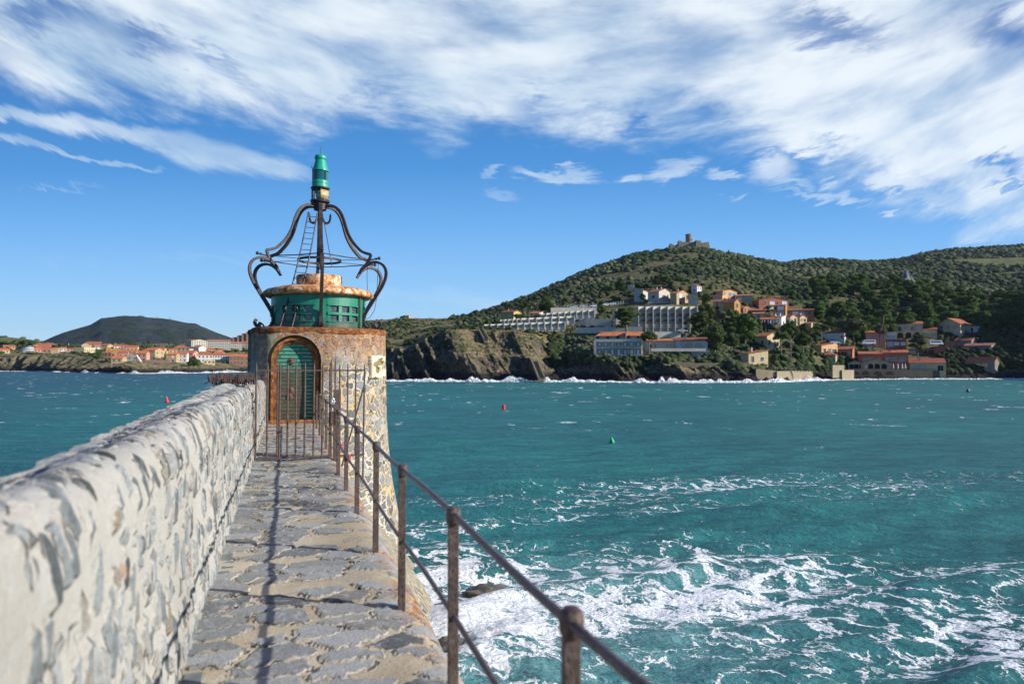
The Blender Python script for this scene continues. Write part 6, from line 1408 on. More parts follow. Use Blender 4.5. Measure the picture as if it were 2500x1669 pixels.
H('low dark red garage front between the blue garages and the orange wall', 2245, None, 2282, 866, 852, 303, 'red', 'flat', 0, 'terra', 0, 'F@.3:.2:2.6:1.9o,F@.75:.2:2.2:1.9o')
H('orange rendered retaining block under the parked white minibus', 2281, None, 2308, 868, 846, 304, 'salmon', 'flat', 0, 'terra', 0, '')
H('left salmon restaurant house with two wide dark windows', 2097, None, 2154, 889, 864, 300, 'salmon', 'sf', 6, 'terra', -2, 'F@.3:1.2:2.4:1.7,F@.56:1.2:2.4:1.7,F@.86:1.6:1:1.1', snap=False)
H('right salmon restaurant house with three dark windows and chimney wall', 2154, None, 2217, 889, 861, 298, 'salmon', 'sf', 7, 'terra', -2, 'F@.2:1.4:1.7:1.6,F@.45:1.4:2.2:1.6,F@.78:1.4:2.3:1.6', snap=False, chim=1)
H('small cream end pavilion with low gable on the beach quay', 2071, None, 2104, 901, 886, 292, 'cream', 'gy', 6, 'orange', 0, 'F@.42:.2:3.6:1.9o,F@.88:.2:.9:1.9o', snap=False)
H('cream beach restaurant with broad gable and three round arches', 2103, None, 2177, 901, 886, 292, 'cream', 'gy', 11, 'terra', 0, 'F@.30:.1:2:2.3oA,F@.52:.1:2:2.3oA,F@.75:.1:2:2.3oA,F@.14:.4:.9:1.3l', snap=False, ov=.5)
H('open terrace shelter behind the closed white parasols', 2177, None, 2221, 901, 889, 294, 'cream', 'flat', 0, 'terra', 0, 'F@.3:.1:2.4:1.9o,F@.6:.1:2:1.9o', snap=False)
bb = H('long cream beach building with red roof and two notice boards', 2221, None, 2307, 905, 886, 292, 'cream', 'sf', 11, 'dark', -3, 'F@.21:1.7:3.2:.6b,F@.86:.1:2:2.1o', snap=False, chim=1)
H('grey stone boathouse with tiled roof at the foot of the right cliff', 2360, 2429, 2440, 907, 880, 288, 'grey', 'gx', 9, 'orange', 22, 'F@.4:1.9:2:1.5w,F@.65:1.9:2:1.5w', frames=False, snap=False)
# notice boards on the beach building
for nm, x0_, x1_, mt in (('notice_board', .50, .63, m_whitem), ('notice_board', .64, .77, m_pane)):
    pass
def face_thing(px0, px1, y0, y1, d, mat, name, label, cat, t=.06):
    a = at(px0, y1, d); w = (px1 - px0) * d / F; h = (y1 - y0) * d / F; e = empty(name, a, -math.atan((px0 - 1250) / F) * 0, label, cat)
    MB().box(0, w, 0, t, 0, h).build('panel', mat, e); MB().box(-.04, w + .04, -.02, 0, -.05, 0).build('frame', m_frame, e); return e
# writing on the boards: rows of short strokes like the unreadable small print of the photograph
bd = face_thing(2261, 2273, 891, 901, 289.5, m_whitem, 'notice_board', 'white notice board with rows of small print on the beach building', 'notice board')
for k in range(5): MB().box(.25, 1.9 - .2 * (k % 3), -.012, 0, .3 + k * .27, .36 + k * .27).build('print_line', m_frame if k % 2 else m_steel, bd)
bd = face_thing(2274, 2286, 891, 901, 289.5, m_pane, 'menu_board', 'dark menu board with rows of small print on the beach building', 'notice board')
for k in range(5): MB().box(.2, 1.8 - .25 * (k % 2), -.012, 0, .3 + k * .27, .35 + k * .27).build('print_line', m_steel, bd)
def parasol(px, lab):
    a = at(px, 901, 290); e = empty('closed_parasol', a, 0, lab, 'parasol'); MB().lathe([(.20, .2), (.27, .6), (.20, 1.5), (.13, 2.2), (.02, 2.45)], 8).build('canopy', m_whitem, e); MB().tube([Vector((0, 0, 0)), Vector((0, 0, .3))], .04, 6).build('pole', m_rail, e)
for px, lab in ((2181, 'leftmost closed white parasol on the beach terrace'), (2192.5, 'second closed white parasol on the beach terrace'), (2203, 'third closed white parasol on the beach terrace'), (2210.5, 'rightmost closed white parasol on the beach terrace')): parasol(px, lab)
# lower hotel above the cliff
def hotel_low():
    d = 254; w = lambda p_: (p_ - 1450) * d * math.cos(.12) / F; e = empty('hotel_annex', at(1450, 866, d), -math.atan((1500 - 1250) / F), 'pale three storey hotel wing with bright orange roofs on the cliff edge', 'hotel')
    Z = lambda y: (866 - y) * d / F
    mb = MB(); mb.box(0, w(1568), 1.6, 9, -6, Z(828.5)); mb.box(0, w(1568), .0, 1.6, Z(834.5), Z(828.5)); mb.box(0, w(1568), 0, 1.6, -.3, 0); mb.box(0, w(1568), 0, 1.6, Z(850.6), Z(849))
    for k in range(8): x = w(1455.5 + k * 15.6) ; mb.box(x - .12, x + .12, 0, 1.6, 0, Z(834.5))
    mb.box(w(1450), w(1456), -.002, 1.6, 0, Z(834.5)); mb.box(0, w(1568), 3.0, 9, Z(828.5), Z(819)); mb.box(w(1527), w(1529.5), .6, 9, Z(829), Z(810))
    mb.build('wall', W_['beige'], e)
    for k in range(7):
        for z, hh in ((Z(849) + .02, 2.0), (0.02, 2.0)):
            x = w(1455.5 + k * 15.6) + .75
            opening(e, Vector((0, .7, 0)), Vector((1, 0, 0)), Vector((0, -1, 0)), x + .5, z, .95, hh * .92, 'l' if (k + int(z > 1)) % 4 else 'b', False)
        f = MB(); f.box(w(1455.5 + k * 15.6) + .15, w(1471 + k * 15.6) - .15, -.02, .04, Z(849) + .82, Z(849) + .9); f.box(w(1455.5 + k * 15.6) + .15, w(1471 + k * 15.6) - .15, -.01, .03, Z(849) + .02, Z(849) + .8); f.build('balcony_glass', m_pane, e)
    for k in range(9): opening(e, Vector((0, 3.0, 0)), Vector((1, 0, 0)), Vector((0, -1, 0)), w(1459 + k * 12.4), Z(828), 1.1, 1.1, 'b' if k % 2 else 'o', False)
    MB().box(.0, w(1568), .6, .68, Z(828.5), Z(826)).build('parapet_glass', m_pane, e)
    for (a, b_, c_, lft) in ((1455, 1538, 1545, 1), (1529, 1572, 1575, 0)):
        rf = MB(); slab(rf, (w(a) - .3, .9, Z(819.5)), (w(b_), .9, Z(819.5)), (w(c_) - .4, 9, Z(807)), (w(a) + 1.6, 9, Z(808)), .16)
        o = rf.build('roof', R_['orange'], e); bm = bmesh.new(); bm.from_mesh(o.data); bmesh.ops.recalc_face_normals(bm, faces=bm.faces); bm.to_mesh(o.data); bm.free()
    MB().box(w(1468), w(1471), 6, 7, Z(812), Z(803)).build('chimney', R_['orange'], e)
hotel_low()
H('low cream annex with small arched windows right of the orange roofed hotel', 1570, None, 1652, 858, 832, 262, 'pale', 'sf', 7, 'orange', 0, 'F@.22:1.4:.7:1.6o,F@.35:1.4:.9:1.8,F@.5:1.4:.8:1.6b,F@.72:1.6:.6:1.3A,F@.82:1.6:.6:1.3A,F@.94:1.6:1.0:1.4A', snap=False)
H('cream restaurant with large round arched windows and tiled roof', 1648, None, 1728, 856, 831, 258, 'pale', 'sf', 9, 'dark', 0, 'F@.13:.9:1.4:2.1bA,F@.42:.9:3:2.3wA,F@.72:.9:3:2.3wA,F@.93:.9:1.6:2.1bA', snap=False, chim=1)
MBt = face_thing(1590, 1724, 850, 857, 255.5, W_['pale'], 'terrace_wall', 'low cream terrace wall in front of the arched restaurant', 'wall', .3)
# terraced hotel: stepped rows of sun terraces
def hotel_rows():
    e = empty('terraced_hotel', at(1182, 802, 300), 0, 'long beige concrete hotel of three stepped rows of sun terraces', 'hotel'); E0 = e.location
    rows = [(300, [1182 + k * (1380 - 1182) / 12 for k in range(13)], (791.5, 785), (802, 798)), (312, [1221 + k * 10.5 for k in range(6)] + [1273.5 + k * 18.5 for k in range(1, 8)], (780.5, 771.5), (791.5, 784)), (325, [1320 + k * 14.7 for k in range(10)], (765.5, 756), (774.5, 770.5))]
    for ri, (d, xs, tops, bots) in enumerate(rows):
        mb = MB(); n = len(xs) - 1
        for k in range(n):
            t = k / max(1, n - 1); p0, p1 = xs[k], xs[k + 1]; zt = zat(tops[0] + (tops[1] - tops[0]) * t, d); zb = zat(bots[0] + (bots[1] - bots[0]) * t, d)
            x0, x1 = xat(p0, d) - E0.x, xat(p1, d) - E0.x; y0 = d - E0.y; zt -= E0.z; zb -= E0.z; h = zt - zb
            mb.prism([(x0, y0 - .5), (x1, y0 + (x1 - x0) * .36 - .5), (x1, y0 + (x1 - x0) * .36 + 1.2), (x0, y0 + 1.2)], zt - h * .36, zt, axis='z'); mb.box(x0, x1, y0 + .25, y0 + 9, zt - .3, zt - .02)
            mb.box(x1 - .3, x1 + .12, y0 - .9, y0 + 1.6, zb - 1.0, zt + .05); mb.box(x0, x1 - .3, y0 - .4, y0 + 1.6, zb - 1.8, zb + .1); mb.box(x0, x1 - .3, y0 + 1.2, y0 + 1.6, zb + .1, zt - .3)
            wd = (x1 - x0) * .5; MB().box(x0 + wd * .3, x0 + wd * 1.3, y0 + 1.13, y0 + 1.2, zb + .12, zt - h * .36).build('window', m_paneb, e)
        mb.build('terrace_row', W_['beige'], e)
    mb = MB(); d = 336; mb.box(xat(1345, d) - E0.x, xat(1470, d) - E0.x, d - E0.y, d - E0.y + 3, zat(775, d) - E0.z, zat(751, d) - E0.z); mb.build('upper_wall', W_['beige'], e)
hotel_rows()
def hotel_block():
    d = 306; e = empty('hotel_block', at(1505, 806, d), 0, 'large pale hotel block with eight bays of recessed blue windows', 'hotel'); E0 = e.location
    X = lambda p_, dd=d: xat(p_, dd) - E0.x; Zz = lambda y: zat(y, d) - E0.z; mb = MB()
    mb.box(X(1559), X(1703), 2.2, 12, -4, Zz(751)); [mb.prism([(X(1559 + 18 * k_), -.3), (X(1577 + 18 * k_), .95), (X(1577 + 18 * k_), 2.2), (X(1559 + 18 * k_), 2.2)], Zz(755.5), Zz(748), axis='z') for k_ in range(8)]; mb.box(X(1559), X(1703), 0, 2.2, Zz(794.5), Zz(792.5))
    fl = [(757, 764.5), (771.5, 779), (785.5, 792.5)]
    for k in range(9):
        x = X(1559 + k * 18); mb.box(x - .16, x + .16, -.5, 2.2, -3, Zz(747.5))
    mb.box(X(1505), X(1559), 1.0, 10, -3, Zz(754)); mb.box(X(1505), X(1559) - .25, 0, 1.0, Zz(762), Zz(754)); mb.build('wall', W_['beige'], e)
    par = MB()
    for (yt, yb) in fl[:2]: par.box(X(1559), X(1703), -.1, .1, Zz(yb + 5), Zz(yb)); par.box(X(1559), X(1703), .1, 2.2, Zz(yb + 5), Zz(yb + 4.4))
    par.build('balcony_band', plain('smoked_balcony_panel', (.09, .085, .08), .5, .1), e)
    for k in range(8):
        for j, (yt, yb) in enumerate(fl):
            x0 = X(1561.5 + k * 18); wd = X(1573 + k * 18) - x0; MB().box(x0, x0 + wd, 2.12, 2.2, Zz(yb + (.0 if j == 2 else 3)), Zz(yt)).build('window', m_paneb if (k * 3 + j) % 5 else m_pane, e)
        x0, x1 = X(1562 + k * 18), X(1574 + k * 18); MB().box(x0, x1, -.05, .02, Zz(799), Zz(797)).build('louvre', m_frame, e); MB().box(x0 + .4, x1 - .3, 2.10, 2.2, -.3, Zz(800)).build('window', m_paneb if k % 2 else m_pane, e)
    MB().box(X(1509), X(1519), .9, 1.0, Zz(772), Zz(762)).build('window', m_paneb, e)
    mb = MB()
    for k in range(26): x = X(1590 + k * 2.4); mb.box(x - .03, x + .03, 1, 1.06, Zz(748), Zz(745.2))
    mb.box(X(1590), X(1650), 1, 1.06, Zz(745.6), Zz(745)); mb.build('roof_rail', m_whitem, e)
hotel_block()
# free standing walls
def wall_run(pts, d0, d1, mat, label, t=.4, name='retaining_wall', cat='wall', skirt=3.0):
    """pts: (px, top y, bottom y) along the run"""
    n = len(pts); P0 = at(pts[0][0], pts[0][2], d0); mb = MB(); fr_, bk_ = [], []
    for i, (px, yt, yb) in enumerate(pts):
        d = d0 + (d1 - d0) * i / (n - 1); a, b_ = at(px, yt, d) - P0, at(px, yb, d) - P0; fr_ += [a, Vector((b_.x, b_.y, b_.z - skirt))]; bk_ += [a + Vector((0, t, 0)), Vector((b_.x, b_.y + t, b_.z - skirt))]
    V = fr_ + bk_; m_ = 2 * n; fs = []
    for i in range(n - 1):
        j = 2 * i; fs += [(j + 1, j + 3, j + 2, j), (m_ + j, m_ + j + 2, m_ + j + 3, m_ + j + 1), (j, j + 2, m_ + j + 2, m_ + j)]
    fs += [(0, m_, m_ + 1, 1), (m_ - 1, 2 * m_ - 1, 2 * m_ - 2, m_ - 2)]
    mb.poly(V, fs); o = mb.build(name, mat, loc=P0); return tag(o, label, cat)
m_seaw = masonry('sea_wall_masonry', 1, 1, [(0, (.16, .13, .09)), (1, (.42, .34, .23))], (.46, .38, .26), .1, .2) if False else W_['lstone']
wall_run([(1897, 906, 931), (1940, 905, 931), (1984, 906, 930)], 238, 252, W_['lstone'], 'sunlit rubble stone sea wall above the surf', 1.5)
wall_run([(1846, 900, 912), (1875, 903, 925), (1898, 905, 930)], 236, 239, W_['stone'], 'brown stone wall joining the cliff to the sunlit sea wall', 1.5)
wall_run([(2033, 891, 903), (2061, 891, 903)], 262, 266, W_['lstone'], 'upper step of stone wall left of the beach', 1.5)
wall_run([(2056, 903, 921), (2085, 903, 921)], 264, 272, W_['lstone'], 'pale stone wall end standing on the beach', 2.5)
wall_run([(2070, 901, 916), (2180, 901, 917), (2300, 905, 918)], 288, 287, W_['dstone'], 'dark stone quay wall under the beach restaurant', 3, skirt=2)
for i, px in enumerate((2089, 2113, 2143, 2172)):
    a = at(px, 915, 286.8); o = MB().prism(archpts(3.4, 1.7), -.1, .05).build('quay_arch', m_open, loc=a); tag(o, ['leftmost', 'second', 'third', 'rightmost'][i] + ' dark arched opening in the quay wall', 'archway')
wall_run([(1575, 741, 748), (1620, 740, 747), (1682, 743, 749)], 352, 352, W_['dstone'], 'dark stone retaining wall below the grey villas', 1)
wall_run([(1598, 809, 820), (1640, 810, 819), (1662, 808, 812)], 290, 290, W_['beige'], 'pale road parapet wall in front of the hotel block', .5)
wall_run([(1405, 800, 808), (1480, 798, 806), (1568, 797, 806)], 305, 300, W_['beige'], 'long beige terrace balustrade wall left of the hotel block', .4)
wall_run([(1380, 792, 800), (1432, 779, 799), (1492, 777, 797)], 322, 318, W_['beige'], 'sloping beige ramp wall between the terraces and the hotel block', .5)
wall_run([(1636, 881, 884), (1700, 886, 890), (1790, 885, 890)], 243, 243, W_['stone'], 'low brown garden wall along the cliff edge', .4)
def fence(label, pts, d, n, h, mat=m_whitem):
    P0 = at(pts[0][0], pts[0][1], d); e = empty('fence', P0, 0, label, 'fence'); mb = MB(); xs = np.linspace(pts[0][0], pts[-1][0], n)
    tops = []
    for x in xs:
        y = np.interp(x, [p[0] for p in pts], [p[1] for p in pts]); a = at(x, y, d) - P0; tops.append(a); MB().box(a.x - .08, a.x + .08, -.06, .06, a.z - .4, a.z + h).build('post', mat, e)
    for k in (.45, .95): mb.tube([a + Vector((0, 0, h * k)) for a in tops], .045, 5)
    mb.build('rail', mat, e)
fence('white post fence round the car park above the terraced hotel', [(1354, 756), (1400, 752), (1456, 750)], 352, 14, 1.7)
fence('white railing beside the upper parked cars', [(1478, 747), (1500, 744), (1522, 741)], 352, 8, 1.4)
fence('pale glass fence posts on top of the sea wall', [(1925, 905), (1982, 906)], 243, 9, 1.7, m_rail)
fence('low white railing in front of the grey villas', [(1582, 742), (1640, 741), (1672, 743)], 353, 14, .9)
# blue balcony house extras
b1_ = b1
MB().box(-6.8, .6, -1.6, -1.5, .1, 1.0).build('balcony_rail', m_dblue, b1); MB().box(-6.8, .6, -1.55, .1, -.2, .1).build('balcony_floor', W_['stone'], b1)
for k in range(4): MB().tube([Vector((-5.6 + k * 1.1 + (k > 1) * .5, -.9, .1)), Vector((-5.6 + k * 1.1 + (k > 1) * .5, -.9, 2.6))], .22, 8).build('porch_column', m_whitem, b1)
# road vehicles
m_car = {'white': plain('white_car_paint', (.75, .76, .78), .25, .03, spec=.6), 'silver': plain('silver_car_paint', (.45, .50, .56), .25, .03, spec=.6), 'dark': plain('dark_car_paint', (.05, .06, .08), .25, .03, spec=.6)}
m_tyre = plain('tyre', (.02, .02, .02), .8, .1)
def vehicle(label, px, py, d, kind='car', colr='white', name=None, flip=1, snap=False):
    a = at(px, py, d); e = empty(name or kind, a, random.uniform(-.12, .12), label, kind)
    if kind == 'car': L, P_ = 4.1, [(-2.05, .35), (2.05, .35), (2.05, .72), (1.75, .88), (.95, .95), (.35, 1.42), (-1.0, 1.45), (-1.75, 1.0), (-2.05, .9)]; G = [(-1.35, 1.0), (.78, .97), (.30, 1.34), (-.95, 1.36)]; Wd = 1.7
    else: L, P_ = 5.6, [(-2.9, .4), (2.9, .4), (2.9, .95), (2.6, 1.2), (2.15, 2.05), (1.9, 2.25), (-2.8, 2.3), (-2.9, 2.1)]; G = [(-2.5, 1.35), (2.0, 1.35), (1.85, 1.95), (-2.5, 1.98)]; Wd = 1.9
    P_ = [(x * flip, z) for x, z in P_]; G = [(x * flip, z) for x, z in G]
    MB().prism(P_, 0, Wd).build('body', m_car[colr], e, bevel=.06); MB().prism(G, -.015, .0).build('side_windows', m_pane, e)
    for sx in (-1, 1):
        for y0 in (-.02, Wd - .18): MB().prism([(sx * L * .32 + .34 * math.cos(k * PI / 6), .34 + .34 * math.sin(k * PI / 6)) for k in range(12)], y0, y0 + .2).build('wheel', m_tyre, e)
    return e
vehicle('long white minibus parked on the road above the beach', 2287, 843, 303.5, 'van', name='minibus')
vehicle('white van half hidden behind the orange entrance block', 2122, 841.5, 308, 'van', flip=-1)
vehicle('small silver car parked behind the dark open tree', 2233, 834, 312, 'car', 'silver')
vehicle('white car parked behind the roof of the orange teal shuttered house', 2040, 840, 294, 'car')
vehicle('silver car parked at the right end of the hotel block', 1667, 811, 288, 'car', 'silver')
vehicle('left white parked car in the hotel car park', 1401, 752.5, 356, 'car'); vehicle('middle white parked car in the hotel car park', 1426, 751, 356, 'car'); vehicle('right white parked car in the hotel car park', 1450, 750, 356, 'car', flip=-1)
vehicle('left white car on the upper parking terrace', 1482, 746.5, 356, 'car'); vehicle('right white car on the upper parking terrace', 1495, 745, 356, 'car', flip=-1)
# anchor sign on the cliff
sg = empty('anchor_sign', at(1217, 909, 236), 0, 'small white square no anchoring sign with red border on the headland cliff', 'sign')
MB().box(-.45, .45, 0, .05, 0, .95).build('panel', m_whitem, sg)
f = MB(); f.box(-.45, .45, -.02, 0, 0, .11); f.box(-.45, .45, -.02, 0, .84, .95); f.box(-.45, -.34, -.02, 0, .11, .84); f.box(.34, .45, -.02, 0, .11, .84); f.build('border', m_bred, sg)
f = MB(); f.box(-.035, .035, -.02, 0, .2, .74); f.box(-.12, .12, -.02, 0, .60, .66); f.tube([Vector((.2 * math.cos(k * PI / 8 + PI), -.01, .40 + .2 * math.sin(k * PI / 8 + PI))) for k in range(9)], .03, 5); f.build('anchor', m_bred, sg)
MB().box(-.05, .05, .05, .12, -1.2, .9).build('post', m_rail, sg)
# little houses on the low ridge left of the headland
H('ruined pale stone house on the knoll beyond the headland', 983, None, 998, 780, 770, 552, 'tan', 'gx', 2, 'conc', 20, 'F1x1o', snap=False)
H('low red roofed house beside the ruin on the knoll', 1009, None, 1024, 783, 778, 556, 'tan', 'gx', 2, 'terra', 0, '', snap=False)
H('red roofed house behind the tower rim on the low ridge', 926, None, 944, 789, 784, 520, 'brown', 'gx', 2, 'terra', 0, '', snap=False)
H('pair of dark red roofs just right of the iron foot curl', 902, None, 917, 796, 790, 500, 'brown', 'gx', 2, 'dark', 0, '', snap=False)
H('tiny orange hut in the bushes behind the headland', 1020, None, 1031, 836, 830, 300, 'peach', 'sf', 2, 'terra', 0, '', snap=False)
H('tiny white hut with red roof high among the bushes', 1532, None, 1547, 706, 697, 420, 'white', 'hip', 3, 'terra', 20, '', snap=True)
# stairways on the headland
def stairs(label, a, b_, d0, d1, n, w):
    e = empty('stone_stairway', at(a[0], a[1], d0), 0, label, 'stairs'); mb = MB(); E0 = e.location
    for k in range(n):
        t = (k + .5) / n; p_ = at(a[0] + (b_[0] - a[0]) * t, a[1] + (b_[1] - a[1]) * t, d0 + (d1 - d0) * t) - E0; mb.box(p_.x - w / 2, p_.x + w / 2, p_.y - .4, p_.y + 1.6, p_.z - 1.6, p_.z)
    mb.build('steps', W_['stone'], e)
    for s in (-1, 1):
        pts = [at(a[0] + (b_[0] - a[0]) * t, a[1] + (b_[1] - a[1]) * t, d0 + (d1 - d0) * t) - E0 + Vector((s * w * .62, -.3, .25)) for t in [i / 8 for i in range(9)]]
        MB().tube(pts, 1, flat=(.16, .35), twist=Vector((1, 0, 0))).build('side_wall', W_['stone'], e)
stairs('short dark stairway dropping from the hotel gate onto the headland', (1172, 801), (1187, 828), 279, 266, 16, 1.6)
stairs('pale walled stairway down the rock point to the sea', (1304, 880), (1321, 922), 243, 233, 18, 1.7)
# ---------------------------------------------------------------- hilltop fort
def fort():
    d = 900; e = empty('hilltop_fort', at(1690, 617, d), 0, 'old stone fort with round keep on the highest hill', 'fort'); E0 = e.location; e.scale = (1.08, 1.08, 1.22)
    X = lambda p_: xat(p_, d) - E0.x; Zz = lambda y: zat(y, d) - E0.z; s_ = W_['stone']
    def blk(nm, x0, x1, yt0, yt1, yb, dy, dep, bat=1.0, mat=s_):
        mb = MB(); V = [(X(x0) - bat, dy - bat, Zz(yb)), (X(x1) + bat, dy - bat, Zz(yb)), (X(x1) + bat, dy + dep, Zz(yb)), (X(x0) - bat, dy + dep, Zz(yb)), (X(x0), dy, Zz(yt0)), (X(x1), dy, Zz(yt1)), (X(x1), dy + dep, Zz(yt1)), (X(x0), dy + dep, Zz(yt0))]
        mb.poly(V, [(0, 1, 5, 4), (1, 2, 6, 5), (2, 3, 7, 6), (3, 0, 4, 7), (4, 5, 6, 7)]); return mb.build(nm, mat, e)
    kp = MB().lathe([(X(1697.5) - X(1690.3), Zz(600)), (3.9, Zz(579)), (4.1, Zz(578.5)), (4.1, Zz(576.5)), (3.4, Zz(576.5)), (3.4, Zz(578))], 24, (X(1690.3), 12)).build('keep', s_, e, auto=30)
    for (x_, z_) in ((2.2, 586), (3.3, 588)): MB().box(X(1690.3) + x_ - .3, X(1690.3) + x_ + .3, 8.2, 9.2, Zz(z_ + 1.4), Zz(z_)).build('slit_window', m_open, kp)
    blk('curtain_wall', 1663, 1699, 596, 595, 620, 2, 14, 1.5); blk('bastion', 1700, 1711, 592.5, 594.5, 622, -3, 18, 1.6); blk('curtain_wall', 1650, 1664, 602, 599, 620, 3, 10); blk('turret', 1642, 1650, 600, 600, 622, 0, 8, 1.2)
    blk('turret', 1663, 1671, 591.5, 592.5, 598, 4, 5, .2); blk('curtain_wall', 1671, 1684, 593.5, 593, 598, 8, 3, .1); blk('inner_wall', 1711, 1718, 596, 596.5, 618, 4, 8); blk('bastion', 1716, 1731, 596.5, 594.5, 620, 2, 14, 2.2)
    blk('outwork', 1712, 1722, 606, 606, 622, -8, 8); blk('outwork', 1722, 1744, 608.5, 608.5, 621, -2, 8, 1.0); blk('outwork', 1621, 1633, 612.2, 612.2, 619, 2, 6)
    MB().lathe([(1.9, Zz(600)), (1.9, Zz(598.6)), (.1, Zz(597.4))], 10, (X(1645), 3)).build('turret_cap', s_, e)
    for k in range(9):
        if k % 2 == 0: MB().box(X(1673 + k * 1.2), X(1674.2 + k * 1.2), 8, 9, Zz(593.5), Zz(592.4)).build('merlon', s_, e)
fort()
for i, (px, yt, yb) in enumerate([(1633, 609, 617), (1636, 606.5, 617), (1654, 605, 616), (1668, 606, 617), (1779, 610, 620)]): tree('cypress', px, yb, yt, 4, 893, ['leftmost', 'second', 'third', 'fourth', 'rightmost lone'][i] + ' tiny dark cypress in front of the hilltop fort', 'cypresses by the hilltop fort')
# windmill
wmx = empty('windmill', at(2217, 700, 447), 0, 'old stone windmill with slate cap and white lattice sails above the wood', 'windmill')
kz = 447 / F
MB().lathe([(2.3, -3), (1.9, 0), (1.55, 21 * kz)], 20).build('tower', W_['stone'], wmx, smooth=True)
capm = plain('slate_cap', (.10, .11, .13), .6, .2); o = MB().lathe([(2.2, 20.5 * kz), (1.9, 24 * kz), (.9, 33 * kz), (.1, 39 * kz)], 16, (-.9, .6)).build('cap', capm, wmx)
hub = Vector((.3, -2.2, 25 * kz))
for ang in (33, 123, 213, 303):
    u_ = Vector((math.cos(R(ang)), -.15, math.sin(R(ang)))).normalized(); v_ = Vector((-u_.z, 0, u_.x)); L = 4.7; mb = MB(); mb.tube([hub, hub + u_ * L], .07, 5)
    for s in (-.55, .55): mb.tube([hub + u_ * .9 + v_ * s, hub + u_ * L + v_ * s], .05, 5)
    for k in range(9): q_ = hub + u_ * (1 + k * .45); mb.tube([q_ - v_ * .55, q_ + v_ * .55], .035, 4)
    mb.build('sail', m_whitem, wmx)
MB().tube([hub, hub + Vector((0, 1.8, .1))], .16, 8).build('shaft', m_wood, wmx)
